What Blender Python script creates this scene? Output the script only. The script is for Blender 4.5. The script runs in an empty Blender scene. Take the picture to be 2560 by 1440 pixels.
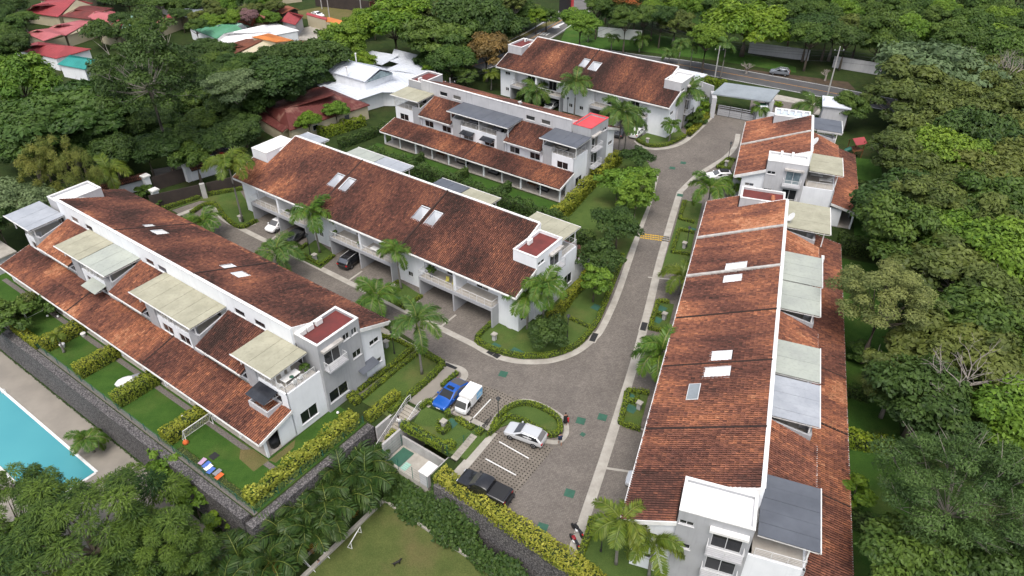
import bpy, math, random
import numpy as np
from mathutils import Vector, Matrix
random.seed(7); RNG = np.random.default_rng(7)
SC = bpy.context.scene
COL = SC.collection
# ------------------------------------------------------------------ camera, sky, sun, exposure
CAM_H = 56.0; FPX = 1790.0; PITCH = math.atan(1285.0 / FPX)
cd = bpy.data.cameras.new('camera'); cam = bpy.data.objects.new('camera', cd); COL.objects.link(cam)
cam.location = (0, 0, CAM_H); cam.rotation_euler = (math.pi / 2 - PITCH, 0, 0)
cd.sensor_width = 36; cd.lens = 36 * FPX / 2560; cd.clip_start = 0.5; cd.clip_end = 3000
SC.camera = cam
SUN_EL, SUN_AZ = math.radians(64), math.radians(172)     # soft light from high behind the camera, slightly to the left
w = bpy.data.worlds.new('World'); SC.world = w; w.use_nodes = True
nt = w.node_tree; bg = nt.nodes['Background']; sky = nt.nodes.new('ShaderNodeTexSky')
sky.sky_type = 'NISHITA'; sky.sun_disc = False; sky.sun_elevation = SUN_EL; sky.sun_rotation = -SUN_AZ
sky.dust_density = 5.0; sky.air_density = 1.0; sky.ozone_density = 1.0
hs = nt.nodes.new('ShaderNodeHueSaturation'); hs.inputs['Saturation'].default_value = 0.52   # overcast: a nearly neutral sky
nt.links.new(sky.outputs[0], hs.inputs['Color']); nt.links.new(hs.outputs[0], bg.inputs[0]); bg.inputs[1].default_value = 0.15
sd = bpy.data.lights.new('sun', 'SUN'); sd.energy = 0.75; sd.angle = math.radians(25); sd.color = (1.0, 0.96, 0.9)
sun = bpy.data.objects.new('sun', sd); COL.objects.link(sun)
_d = Vector((-math.sin(SUN_AZ) * math.cos(SUN_EL), math.cos(SUN_AZ) * math.cos(SUN_EL), math.sin(SUN_EL)))   # towards the sun
sun.rotation_euler = _d.to_track_quat('Z', 'Y').to_euler()
SC.view_settings.view_transform = 'Standard'; SC.view_settings.look = 'None'
SC.view_settings.exposure = 0.78; SC.view_settings.gamma = 1.0; SC.view_settings.use_curve_mapping = False
SC.render.engine = 'CYCLES'
cy = SC.cycles; cy.use_denoising = True; cy.max_bounces = 6; cy.diffuse_bounces = 4; cy.glossy_bounces = 2
cy.transmission_bounces = 3; cy.transparent_max_bounces = 6; cy.use_adaptive_sampling = True; cy.adaptive_threshold = 0.02
cy.caustics_reflective = False; cy.caustics_refractive = False

# ------------------------------------------------------------------ site survey: a point of the photo on the level z
_cp, _sp = math.cos(PITCH), math.sin(PITCH)
def G(px, py, z=0.0):
    dx = px - 1280.0; dy = -(py - 720.0)
    d = (dx, FPX * _cp + dy * _sp, -FPX * _sp + dy * _cp)
    t = (z - CAM_H) / d[2]
    return Vector((d[0] * t, d[1] * t, z))
def mpp(p):      # metres per photo pixel at a point
    return (Vector(p) - Vector((0, 0, CAM_H))).dot(Vector((0, _cp, -_sp))) / FPX
D1 = Vector((-3080, 2212, 0)).normalized(); N1 = Vector((D1.y, -D1.x, 0))      # axes of the four parallel rows
DE = Vector((780, 2212, 0)).normalized(); NE = Vector((DE.y, -DE.x, 0))        # axes of the rows along the east drive
def ST(s, t, z=0.0): p = D1 * s + N1 * t; return Vector((p.x, p.y, z))
def SE(s, t, z=0.0): p = DE * s + NE * t; return Vector((p.x, p.y, z))

# ------------------------------------------------------------------ materials
MATS = {}
def _ramp(nt, fac, stops):
    r = nt.nodes.new('ShaderNodeValToRGB'); e = r.color_ramp.elements
    e[0].position, e[0].color = stops[0][0], (*stops[0][1], 1); e[1].position, e[1].color = stops[-1][0], (*stops[-1][1], 1)
    for p, c in stops[1:-1]:
        n = e.new(p); n.color = (*c, 1)
    nt.links.new(fac, r.inputs[0]); return r.outputs[0]
def _mix(nt, fac, a, b, mode='MIX'):
    m = nt.nodes.new('ShaderNodeMix'); m.data_type = 'RGBA'; m.blend_type = mode
    for s, v in ((m.inputs[0], fac), (m.inputs[6], a), (m.inputs[7], b)):
        if isinstance(v, (int, float)): s.default_value = v
        elif isinstance(v, tuple): s.default_value = (*v, 1)
        else: nt.links.new(v, s)
    return m.outputs[2]
def _noise(nt, vec, scale, detail=4, rough=0.6):
    n = nt.nodes.new('ShaderNodeTexNoise'); n.inputs['Scale'].default_value = scale; n.inputs['Detail'].default_value = detail
    n.inputs['Roughness'].default_value = rough
    if vec is not None: nt.links.new(vec, n.inputs['Vector'])
    return n.outputs['Fac']
def _vec(nt, coord='world', scale=None, rotz=0.0):
    if coord == 'world':
        g = nt.nodes.new('ShaderNodeNewGeometry'); o = g.outputs['Position']
    else:
        g = nt.nodes.new('ShaderNodeTexCoord'); o = g.outputs['Object']
    if scale or rotz:
        m = nt.nodes.new('ShaderNodeMapping'); nt.links.new(o, m.inputs[0])
        if scale: m.inputs['Scale'].default_value = scale
        m.inputs['Rotation'].default_value = (0, 0, rotz); o = m.outputs[0]
    return o
def new_mat(name):
    m = bpy.data.materials.new(name); m.use_nodes = True; MATS[name] = m
    return m, m.node_tree, m.node_tree.nodes['Principled BSDF']
def bump(nt, b, h, strength=0.4, dist=0.02):
    n = nt.nodes.new('ShaderNodeBump'); n.inputs['Strength'].default_value = strength; n.inputs['Distance'].default_value = dist
    nt.links.new(h, n.inputs['Height']); nt.links.new(n.outputs[0], b.inputs['Normal'])
def M(name, c1, c2=None, scale=1.5, rough=0.75, metal=0.0, coord='world', vs=None, bmp=0.0, bscale=12.0, spec=0.4, lo=0.35, hi=0.65, detail=5, grime=0.0):
    m, nt, b = new_mat(name)
    b.inputs['Roughness'].default_value = rough; b.inputs['Metallic'].default_value = metal; b.inputs['Specular IOR Level'].default_value = spec
    v = _vec(nt, coord, vs)
    if c2 is None: b.inputs['Base Color'].default_value = (*c1, 1)
    else:
        col = _ramp(nt, _noise(nt, v, scale, detail), [(lo, c1), (hi, c2)])
        if grime:
            col = _mix(nt, _ramp(nt, _noise(nt, _vec(nt, coord, (2.2, 2.2, 0.25)), 1.4, 6), [(0.5, (0, 0, 0)), (0.78, (grime,) * 3)]), col, tuple(x * 0.45 for x in c1))
        nt.links.new(col, b.inputs['Base Color'])
    if bmp: bump(nt, b, _noise(nt, v, bscale, 3), bmp)
    return m
M('white_paint', (0.77, 0.79, 0.82), (0.71, 0.73, 0.76), 0.6, 0.8, grime=0.17)
M('grey_paint', (0.37, 0.375, 0.39), (0.33, 0.335, 0.35), 0.6, 0.8, grime=0.32)
M('light_grey_paint', (0.47, 0.47, 0.485), (0.42, 0.42, 0.435), 0.6, 0.8, grime=0.32)
M('trim_white', (0.76, 0.76, 0.75), (0.62, 0.61, 0.59), 1.2, 0.7, grime=0.12)
M('coping', (0.50, 0.48, 0.45), (0.32, 0.30, 0.28), 1.6, 0.85)
M('concrete', (0.40, 0.375, 0.33), (0.29, 0.27, 0.235), 0.7, 0.9, bmp=0.2, bscale=9, grime=0.3)
M('concrete_dark', (0.20, 0.185, 0.165), (0.13, 0.12, 0.105), 0.8, 0.9)
M('floor_tile', (0.42, 0.39, 0.35), (0.36, 0.33, 0.29), 1.2, 0.6)
M('deck_stone', (0.265, 0.24, 0.205), (0.215, 0.195, 0.168), 0.35, 0.8)
M('alu', (0.62, 0.62, 0.62), None, rough=0.45)
M('dark_metal', (0.03, 0.03, 0.032), None, rough=0.45)
M('green_metal', (0.01, 0.10, 0.075), None, rough=0.5)
m, nt, b = new_mat('glass'); oi = nt.nodes.new('ShaderNodeObjectInfo'); b.inputs['Roughness'].default_value = 0.05   # some panes have curtains drawn behind them
nt.links.new(_ramp(nt, oi.outputs['Random'], [(0.0, (0.010, 0.012, 0.014)), (0.55, (0.018, 0.020, 0.023)), (0.75, (0.05, 0.05, 0.05)), (0.9, (0.16, 0.15, 0.14)), (1.0, (0.07, 0.08, 0.10))]), b.inputs['Base Color'])
M('glass_pale', (0.10, 0.14, 0.16), (0.22, 0.28, 0.30), 0.8, 0.08, spec=0.5)
M('dark_canopy_glass', (0.02, 0.022, 0.028), (0.04, 0.043, 0.05), 0.8, 0.12, spec=0.5)
M('interior', (0.36, 0.33, 0.29), (0.28, 0.26, 0.23), 1.0, 0.9)
M('poly_cream', (0.37, 0.355, 0.265), (0.29, 0.28, 0.205), 0.5, 0.55, grime=0.4)
M('poly_pale', (0.37, 0.395, 0.345), (0.30, 0.32, 0.29), 0.35, 0.5, grime=0.4)
M('poly_grey', (0.36, 0.38, 0.41), (0.29, 0.31, 0.34), 0.5, 0.45, grime=0.3)
M('poly_slate', (0.105, 0.115, 0.135), (0.08, 0.088, 0.105), 0.5, 0.45, grime=0.1)
M('roof_white', (0.80, 0.80, 0.80), (0.68, 0.68, 0.67), 0.5, 0.7, grime=0.1)
M('roof_red', (0.155, 0.030, 0.027), (0.105, 0.026, 0.024), 0.5, 0.75, grime=0.2)
M('roof_bright_red', (0.60, 0.075, 0.085), (0.50, 0.06, 0.07), 0.6, 0.7)
M('roof_maroon', (0.17, 0.035, 0.03), (0.10, 0.025, 0.022), 0.6, 0.75, grime=0.2)
M('roof_blue', (0.55, 0.62, 0.70), (0.48, 0.55, 0.62), 0.6, 0.6)
M('metal_white', (0.60, 0.63, 0.68), (0.52, 0.55, 0.60), 0.3, 0.45, grime=0.25)
M('metal_grey', (0.25, 0.28, 0.30), (0.20, 0.225, 0.24), 0.3, 0.5, grime=0.3)
M('metal_red', (0.33, 0.055, 0.06), (0.24, 0.04, 0.045), 0.25, 0.6, grime=0.15)
M('metal_pink', (0.42, 0.13, 0.14), (0.33, 0.09, 0.095), 0.25, 0.6, grime=0.2)
M('metal_rust', (0.105, 0.026, 0.022), (0.25, 0.13, 0.10), 0.35, 0.65, lo=0.55, hi=0.72)
M('metal_teal', (0.02, 0.20, 0.18), (0.03, 0.26, 0.235), 0.3, 0.5)
M('metal_mint', (0.28, 0.46, 0.38), (0.23, 0.40, 0.33), 0.3, 0.6)
M('metal_green', (0.07, 0.22, 0.12), (0.10, 0.27, 0.17), 0.3, 0.6)
M('metal_brown', (0.18, 0.06, 0.03), (0.12, 0.045, 0.028), 0.3, 0.75)
M('metal_orange', (0.55, 0.19, 0.045), (0.42, 0.14, 0.04), 0.4, 0.7)
M('metal_chalk', (0.74, 0.74, 0.74), (0.60, 0.60, 0.60), 0.25, 0.7)
M('terracotta', (0.32, 0.10, 0.05), (0.18, 0.06, 0.035), 1.5, 0.85)
M('cream_wall', (0.48, 0.43, 0.30), (0.42, 0.37, 0.26), 0.6, 0.85)
M('dark_fence', (0.035, 0.027, 0.024), (0.05, 0.038, 0.033), 0.8, 0.8)
M('soil', (0.075, 0.05, 0.03), (0.045, 0.032, 0.02), 0.8, 0.95, bmp=0.3)
M('asphalt', (0.085, 0.085, 0.087), (0.066, 0.066, 0.068), 0.5, 0.85, bmp=0.1, bscale=30)
M('asphalt_old', (0.14, 0.135, 0.13), (0.11, 0.105, 0.10), 0.4, 0.9)
M('paint_white', (0.72, 0.72, 0.70), (0.55, 0.55, 0.53), 2.5, 0.7)
M('paint_yellow', (0.62, 0.38, 0.03), (0.45, 0.28, 0.03), 2.5, 0.7)
M('paint_orange', (0.55, 0.25, 0.02), (0.45, 0.2, 0.02), 1.5, 0.7)
M('green_cover', (0.034, 0.110, 0.072), (0.028, 0.085, 0.058), 1.5, 0.75)
M('grate', (0.018, 0.018, 0.018), None, rough=0.7)
M('bark', (0.17, 0.14, 0.11), (0.10, 0.08, 0.062), 1.5, 0.9, coord='object')
M('bark_pale', (0.34, 0.31, 0.27), (0.22, 0.20, 0.17), 1.5, 0.9, coord='object')
M('bark_twig', (0.30, 0.265, 0.235), (0.21, 0.185, 0.165), 1.5, 0.9, coord='object')
M('palm_trunk', (0.20, 0.185, 0.165), (0.14, 0.13, 0.115), 3, 0.9, coord='object', vs=(0.5, 0.5, 4))
M('palm_shaft', (0.14, 0.20, 0.045), (0.10, 0.15, 0.035), 2, 0.6, coord='object')
M('stone_path', (0.36, 0.33, 0.28), (0.28, 0.255, 0.215), 1.5, 0.9)
M('rubber', (0.012, 0.012, 0.013), None, rough=0.8)
M('rim', (0.50, 0.50, 0.52), None, rough=0.3, metal=0.8)
M('headlight', (0.55, 0.57, 0.60), None, rough=0.1)
M('taillight', (0.42, 0.01, 0.012), None, rough=0.2)
M('black_plastic', (0.018, 0.018, 0.019), None, rough=0.55)
M('ac_white', (0.72, 0.72, 0.70), None, rough=0.55)
M('chair_yellow', (0.55, 0.50, 0.12), None, rough=0.5)
M('wood', (0.20, 0.085, 0.035), (0.14, 0.06, 0.028), 2, 0.7)
M('tarp_black', (0.012, 0.012, 0.014), None, rough=0.6)
M('skin', (0.34, 0.19, 0.125), None, rough=0.6); M('skin_dark', (0.13, 0.07, 0.045), None, rough=0.6)
M('hair', (0.012, 0.010, 0.009), None, rough=0.6)
for n_, c_ in dict(cloth_navy=(0.018, 0.024, 0.06), cloth_black=(0.012, 0.012, 0.013), cloth_white=(0.72, 0.72, 0.72), cloth_red=(0.5, 0.02, 0.025), cloth_beige=(0.52, 0.47, 0.40), cloth_blue=(0.07, 0.14, 0.42), cloth_lilac=(0.42, 0.28, 0.40), cloth_grey=(0.22, 0.22, 0.24), cloth_orange=(0.55, 0.12, 0.03), cloth_denim=(0.10, 0.12, 0.17)).items(): M(n_, c_, None, rough=0.9)
def paint(name, c, metal=0.0, rough=0.25):
    m, nt, b = new_mat(name); b.inputs['Base Color'].default_value = (*c, 1); b.inputs['Metallic'].default_value = metal
    b.inputs['Roughness'].default_value = rough; b.inputs['Coat Weight'].default_value = 0.6; b.inputs['Coat Roughness'].default_value = 0.06
paint('car_white', (0.78, 0.78, 0.78)); paint('car_blue', (0.012, 0.095, 0.42), 0.25); paint('car_silver', (0.62, 0.63, 0.64), 0.35)
paint('car_black', (0.012, 0.012, 0.014)); paint('car_grey', (0.22, 0.24, 0.27), 0.4); paint('car_dark', (0.055, 0.06, 0.065), 0.4); paint('car_red', (0.22, 0.012, 0.015))

# clay tile: every tile carries its own tint
m, nt, b = new_mat('clay_tile'); a = nt.nodes.new('ShaderNodeAttribute'); a.attribute_name = 'tint'
n = _noise(nt, _vec(nt, 'object'), 3.2, 6, 0.7)
c = _mix(nt, 1.0, a.outputs['Color'], _ramp(nt, n, [(0.30, (0.55, 0.52, 0.5)), (0.62, (1.12, 1.08, 1.05))]), 'MULTIPLY')
c = _mix(nt, _ramp(nt, _noise(nt, _vec(nt, 'object'), 0.9, 6, 0.72), [(0.55, (0, 0, 0)), (0.75, (0.5, 0.5, 0.5))]), c, (0.045, 0.036, 0.030))   # lichen and soot
nt.links.new(c, b.inputs['Base Color']); b.inputs['Roughness'].default_value = 0.9; b.inputs['Specular IOR Level'].default_value = 0.2
M('tile_bed', (0.026, 0.015, 0.012), (0.042, 0.022, 0.017), 1.5, 0.95)  # shade of the channels between tiles is put into this dark colour

# pavers: small concrete blocks, fine relief and wear only
def paver_mat(name, rotz, holes):
    m, nt, b = new_mat(name); b.inputs['Roughness'].default_value = 0.9; b.inputs['Specular IOR Level'].default_value = 0.25
    v = _vec(nt, 'world', None, rotz)
    br = nt.nodes.new('ShaderNodeTexBrick'); nt.links.new(v, br.inputs[0])
    br.inputs['Scale'].default_value = 1.0; br.inputs['Brick Width'].default_value = 0.24; br.inputs['Row Height'].default_value = 0.12; br.inputs['Mortar Size'].default_value = 0.010
    br.inputs['Color1'].default_value = (0.195, 0.175, 0.157, 1); br.inputs['Color2'].default_value = (0.146, 0.129, 0.115, 1); br.inputs['Mortar'].default_value = (0.075, 0.067, 0.06, 1)
    col = _mix(nt, 1.0, br.outputs['Color'], _ramp(nt, _noise(nt, _vec(nt, 'world'), 0.22, 7, 0.65), [(0.30, (0.78, 0.77, 0.76)), (0.70, (1.12, 1.11, 1.08))]), 'MULTIPLY')
    col = _mix(nt, 1.0, col, _ramp(nt, _noise(nt, _vec(nt, 'world'), 1.6, 5, 0.7), [(0.30, (0.90, 0.90, 0.90)), (0.70, (1.07, 1.07, 1.07))]), 'MULTIPLY')
    col = _mix(nt, _ramp(nt, _noise(nt, _vec(nt, 'world', (1.0, 0.45, 1)), 0.5, 6, 0.7), [(0.56, (0, 0, 0)), (0.72, (0.5, 0.5, 0.5))]), col, (0.095, 0.086, 0.079))     # tyre and oil stains
    if holes:
        s = nt.nodes.new('ShaderNodeSeparateXYZ'); nt.links.new(v, s.inputs[0])
        def band(o):
            f = nt.nodes.new('ShaderNodeMath'); f.operation = 'FRACT'; k = nt.nodes.new('ShaderNodeMath'); k.operation = 'MULTIPLY'; k.inputs[1].default_value = 1 / 0.36
            nt.links.new(o, k.inputs[0]); nt.links.new(k.outputs[0], f.inputs[0])
            g = nt.nodes.new('ShaderNodeMath'); g.operation = 'LESS_THAN'; g.inputs[1].default_value = 0.40; nt.links.new(f.outputs[0], g.inputs[0]); return g.outputs[0]
        mu = nt.nodes.new('ShaderNodeMath'); mu.operation = 'MULTIPLY'; nt.links.new(band(s.outputs[0]), mu.inputs[0]); nt.links.new(band(s.outputs[1]), mu.inputs[1])
        col = _mix(nt, mu.outputs[0], _mix(nt, 1.0, col, (1.15, 1.13, 1.08), 'MULTIPLY'), (0.028, 0.026, 0.018))
    nt.links.new(col, b.inputs['Base Color'])
ANG1 = math.atan2(D1.y, D1.x); ANGE = math.atan2(DE.y, DE.x)
paver_mat('pavers', -ANGE + 0.78, False); paver_mat('grass_pavers', -ANG1, True)

def grass_mat(name, c1, c2, dry):
    m, nt, b = new_mat(name); b.inputs['Roughness'].default_value = 0.95; b.inputs['Specular IOR Level'].default_value = 0.1
    v = _vec(nt, 'world')
    col = _ramp(nt, _noise(nt, v, 0.55, 7, 0.7), [(0.32, c1), (0.66, c2)])
    col = _mix(nt, _ramp(nt, _noise(nt, v, 0.16, 5), [(0.52, (0, 0, 0)), (0.74, (0.75,) * 3)]), col, dry)
    col = _mix(nt, 1.0, col, _ramp(nt, _noise(nt, v, 9, 4, 0.8), [(0.3, (0.62, 0.62, 0.62)), (0.7, (1.2, 1.2, 1.2))]), 'MULTIPLY')
    nt.links.new(col, b.inputs['Base Color']); bump(nt, b, _noise(nt, v, 14, 4), 0.6, 0.05)
grass_mat('lawn', (0.058, 0.098, 0.024), (0.085, 0.128, 0.032), (0.145, 0.135, 0.05))
grass_mat('lawn_lush', (0.032, 0.078, 0.014), (0.055, 0.112, 0.020), (0.095, 0.115, 0.032))
grass_mat('field_grass', (0.068, 0.092, 0.026), (0.096, 0.114, 0.035), (0.135, 0.110, 0.050))
grass_mat('undergrowth', (0.022, 0.040, 0.012), (0.040, 0.060, 0.016), (0.055, 0.050, 0.024))
grass_mat('verge_grass', (0.038, 0.092, 0.016), (0.062, 0.130, 0.024), (0.09, 0.125, 0.03))
grass_mat('dry_grass', (0.11, 0.11, 0.04), (0.145, 0.125, 0.052), (0.17, 0.125, 0.06))

# retaining walls: fist-sized dark stones in wire baskets, too small to pick apart
m, nt, b = new_mat('gabion'); v = _vec(nt, 'world')
vo = nt.nodes.new('ShaderNodeTexVoronoi'); nt.links.new(v, vo.inputs[0]); vo.inputs['Scale'].default_value = 6.5
col = _mix(nt, 1.0, _ramp(nt, vo.outputs['Distance'], [(0.0, (1.15, 1.15, 1.15)), (0.75, (0.25, 0.25, 0.25))]), _ramp(nt, _noise(nt, vo.outputs['Color'], 1.0, 1), [(0.35, (0.10, 0.094, 0.098)), (0.65, (0.225, 0.208, 0.205))]), 'MULTIPLY')
nt.links.new(col, b.inputs['Base Color']); b.inputs['Roughness'].default_value = 0.9; bump(nt, b, vo.outputs['Distance'], 0.8, 0.06)

# leaves: tint per leaf clump, a little light through them
def leaf_mat(name, gain=(1, 1, 1), trans=0.28, rough=0.55):
    m, nt, b = new_mat(name); a = nt.nodes.new('ShaderNodeAttribute'); a.attribute_name = 'tint'
    oi = nt.nodes.new('ShaderNodeObjectInfo')
    c = _mix(nt, 1.0, a.outputs['Color'], gain, 'MULTIPLY')
    c = _mix(nt, 1.0, c, _ramp(nt, oi.outputs['Random'], [(0.0, (0.84, 0.92, 0.9)), (1.0, (1.14, 1.06, 1.0))]), 'MULTIPLY')
    nt.links.new(c, b.inputs['Base Color']); b.inputs['Roughness'].default_value = rough; b.inputs['Specular IOR Level'].default_value = 0.3
    t = nt.nodes.new('ShaderNodeBsdfTranslucent'); nt.links.new(c, t.inputs[0])
    mx = nt.nodes.new('ShaderNodeMixShader'); mx.inputs[0].default_value = trans
    out = nt.nodes['Material Output']; nt.links.new(b.outputs[0], mx.inputs[1]); nt.links.new(t.outputs[0], mx.inputs[2]); nt.links.new(mx.outputs[0], out.inputs[0])
leaf_mat('leaf', (1.52, 1.50, 1.35), trans=0.34); leaf_mat('palm_leaf', (1.65, 1.6, 1.4), trans=0.22, rough=0.45)

# pool water over pale blue plaster
m, nt, b = new_mat('pool_water'); v = _vec(nt, 'world')
nt.links.new(_ramp(nt, _noise(nt, v, 0.06, 3), [(0.35, (0.060, 0.27, 0.31)), (0.7, (0.085, 0.33, 0.36))]), b.inputs['Base Color'])
b.inputs['Roughness'].default_value = 0.12; bump(nt, b, _noise(nt, v, 1.6, 3), 0.12, 0.05)
# ------------------------------------------------------------------ mesh helpers
def tag(o, label=None, cat=None, group=None, kind=None):
    if label: o['label'] = label
    if cat: o['category'] = cat
    if group: o['group'] = group
    if kind: o['kind'] = kind
    return o
def empty(name, loc=(0, 0, 0), rz=0.0, parent=None):
    o = bpy.data.objects.new(name, None); COL.objects.link(o); o.location = loc; o.rotation_euler = (0, 0, rz); o.parent = parent
    o.empty_display_size = 0.3
    return o
def link(name, me, parent=None, loc=None, rz=None, scale=None):
    o = bpy.data.objects.new(name, me); COL.objects.link(o); o.parent = parent
    if loc is not None: o.location = loc
    if rz is not None: o.rotation_euler = (0, 0, rz)
    if scale is not None: o.scale = scale
    return o
def copy_tree(o, parent=None):
    c = o.copy(); COL.objects.link(c); c.parent = parent
    for ch in o.children: copy_tree(ch, c)
    return c
class MB:
    def __init__(s): s.v = []; s.f = []; s.m = []; s.mi = 0
    def mat(s, i): s.mi = i; return s
    def add(s, vs, fs):
        b = len(s.v); s.v += [tuple(p) for p in vs]
        for f in fs: s.f.append([b + i for i in f]); s.m.append(s.mi)
        return s
    def box(s, x0, x1, y0, y1, z0, z1):
        return s.add([(x0, y0, z0), (x1, y0, z0), (x1, y1, z0), (x0, y1, z0), (x0, y0, z1), (x1, y0, z1), (x1, y1, z1), (x0, y1, z1)],
                     [(3, 2, 1, 0), (4, 5, 6, 7), (0, 1, 5, 4), (1, 2, 6, 5), (2, 3, 7, 6), (3, 0, 4, 7)])
    def hexa(s, p):     # eight corners: bottom ring, top ring
        return s.add(p, [(3, 2, 1, 0), (4, 5, 6, 7), (0, 1, 5, 4), (1, 2, 6, 5), (2, 3, 7, 6), (3, 0, 4, 7)])
    def prism(s, pts, z0, z1):      # plan outline between two levels
        n = len(pts); vs = [(p[0], p[1], z0) for p in pts] + [(p[0], p[1], z1) for p in pts]
        return s.add(vs, [tuple(range(n))[::-1], tuple(range(n, 2 * n))] + [(i, (i + 1) % n, n + (i + 1) % n, n + i) for i in range(n)])
    def slab(s, pts, th):           # any flat polygon, thickened downwards
        n = len(pts); vs = [tuple(p) for p in pts] + [(p[0], p[1], p[2] - th) for p in pts]
        return s.add(vs, [tuple(range(n)), tuple(range(n, 2 * n))[::-1]] + [(i, n + i, n + (i + 1) % n, (i + 1) % n) for i in range(n)])
    def vprof(s, prof, u0, u1):     # profile in (v, z) swept along u
        n = len(prof); vs = [(u0, a, b) for a, b in prof] + [(u1, a, b) for a, b in prof]
        return s.add(vs, [tuple(range(n)), tuple(range(n, 2 * n))[::-1]] + [(i, n + i, n + (i + 1) % n, (i + 1) % n) for i in range(n)])
    def uprof(s, prof, v0, v1):     # profile in (u, z) swept along v
        n = len(prof); vs = [(a, v0, b) for a, b in prof] + [(a, v1, b) for a, b in prof]
        return s.add(vs, [tuple(range(n))[::-1], tuple(range(n, 2 * n))] + [(i, (i + 1) % n, n + (i + 1) % n, n + i) for i in range(n)])
    def poly(s, pts): return s.add(pts, [tuple(range(len(pts)))])
    def bar(s, a, b, r=0.03, n=4):
        return s.tube([a, b], [r, r], n)
    def tube(s, pts, rs, n=6, cap=True):
        pts = [Vector(p) for p in pts]; rings = []; k = len(pts); b0 = len(s.v)
        for i, p in enumerate(pts):
            t = (pts[min(i + 1, k - 1)] - pts[max(i - 1, 0)]).normalized()
            a = t.cross(Vector((0, 0, 1))); a = Vector((1, 0, 0)) if a.length < 1e-3 else a.normalized(); c = t.cross(a)
            for j in range(n):
                q = 2 * math.pi * (j + 0.5) / n; s.v.append(tuple(p + (a * math.cos(q) + c * math.sin(q)) * rs[i]))
        for i in range(k - 1):
            for j in range(n):
                s.f.append([b0 + i * n + j, b0 + i * n + (j + 1) % n, b0 + (i + 1) * n + (j + 1) % n, b0 + (i + 1) * n + j]); s.m.append(s.mi)
        if cap:
            s.f.append([b0 + j for j in range(n)][::-1]); s.m.append(s.mi); s.f.append([b0 + (k - 1) * n + j for j in range(n)]); s.m.append(s.mi)
        return s
    def lathe(s, prof, n=12, c=(0, 0)):     # (radius, z) profile about a vertical axis
        b0 = len(s.v); k = len(prof)
        for r, z in prof:
            for j in range(n): q = 2 * math.pi * j / n; s.v.append((c[0] + r * math.cos(q), c[1] + r * math.sin(q), z))
        for i in range(k - 1):
            for j in range(n): s.f.append([b0 + i * n + j, b0 + i * n + (j + 1) % n, b0 + (i + 1) * n + (j + 1) % n, b0 + (i + 1) * n + j]); s.m.append(s.mi)
        s.f.append([b0 + j for j in range(n)][::-1]); s.m.append(s.mi); s.f.append([b0 + (k - 1) * n + j for j in range(n)]); s.m.append(s.mi)
        return s
    def wall_u(s, v, th, u0, u1, z0, z1, holes=()):       # wall along u with rectangular openings (a0, a1, b0, b1)
        for a0, a1, b0, b1 in cells(u0, u1, z0, z1, holes): s.box(a0, a1, v, v + th, b0, b1)
        return s
    def wall_v(s, u, th, v0, v1, z0, z1, holes=()):
        for a0, a1, b0, b1 in cells(v0, v1, z0, z1, holes): s.box(u, u + th, a0, a1, b0, b1)
        return s
    def mesh(s, name, mats, smooth=False):
        me = bpy.data.meshes.new(name); me.from_pydata(s.v, [], s.f)
        mats = [mats] if isinstance(mats, str) else list(mats)
        for q in mats: me.materials.append(MATS[q])
        if len(mats) > 1: me.polygons.foreach_set('material_index', s.m)
        if smooth: me.polygons.foreach_set('use_smooth', [True] * len(me.polygons))
        me.update(); return me
    def build(s, name, mats, parent=None, smooth=False, origin=None, bevel=0.0):
        if origin is None and parent is None:       # a thing's own mesh sits on its base centre
            a = np.array(s.v); origin = (float((a[:, 0].min() + a[:, 0].max()) / 2), float((a[:, 1].min() + a[:, 1].max()) / 2), float(a[:, 2].min()))
        if origin is not None: s.v = [(p[0] - origin[0], p[1] - origin[1], p[2] - origin[2]) for p in s.v]
        o = link(name, s.mesh(name, mats, smooth), parent, origin)
        if bevel:
            bv = o.modifiers.new('bevel', 'BEVEL'); bv.width = bevel; bv.segments = 2; bv.limit_method = 'ANGLE'
        return o
def cells(a0, a1, b0, b1, holes):
    hs = [(max(h[0], a0), min(h[1], a1), max(h[2], b0), min(h[3], b1)) for h in holes]
    hs = [h for h in hs if h[0] < h[1] and h[2] < h[3]]
    xs = sorted({a0, a1} | {h[0] for h in hs} | {h[1] for h in hs}); out = []
    for x0, x1 in zip(xs, xs[1:]):
        xm = (x0 + x1) / 2; bl = sorted((h[2], h[3]) for h in hs if h[0] < xm < h[1]); z = b0
        for p, q in bl:
            if p > z: out.append((x0, x1, z, p))
            z = max(z, q)
        if z < b1: out.append((x0, x1, z, b1))
    return out
def np_mesh(name, V, nper, faces, mats, tint=None, smooth=False):
    """many alike pieces in one mesh: V (N, nper, 3), faces quads of one piece"""
    N = len(V); me = bpy.data.meshes.new(name); F = np.asarray(faces)
    me.vertices.add(N * nper); me.vertices.foreach_set('co', np.ascontiguousarray(V, dtype=np.float32).reshape(-1))
    idx = (F[None] + (np.arange(N) * nper)[:, None, None]).reshape(-1).astype(np.int32); nf = N * len(F); k = F.shape[1]
    me.loops.add(len(idx)); me.loops.foreach_set('vertex_index', idx)
    me.polygons.add(nf); me.polygons.foreach_set('loop_start', np.arange(nf, dtype=np.int32) * k)
    if smooth: me.polygons.foreach_set('use_smooth', np.ones(nf, dtype=bool))
    if tint is not None:
        at = me.attributes.new('tint', 'FLOAT_COLOR', 'POINT')
        c = np.ones((N, nper, 4), dtype=np.float32); c[:, :, :3] = np.asarray(tint)[:, None, :]; at.data.foreach_set('color', c.reshape(-1))
    for q in ([mats] if isinstance(mats, str) else mats): me.materials.append(MATS[q])
    me.update(calc_edges=True); me.validate(); return me
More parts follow.
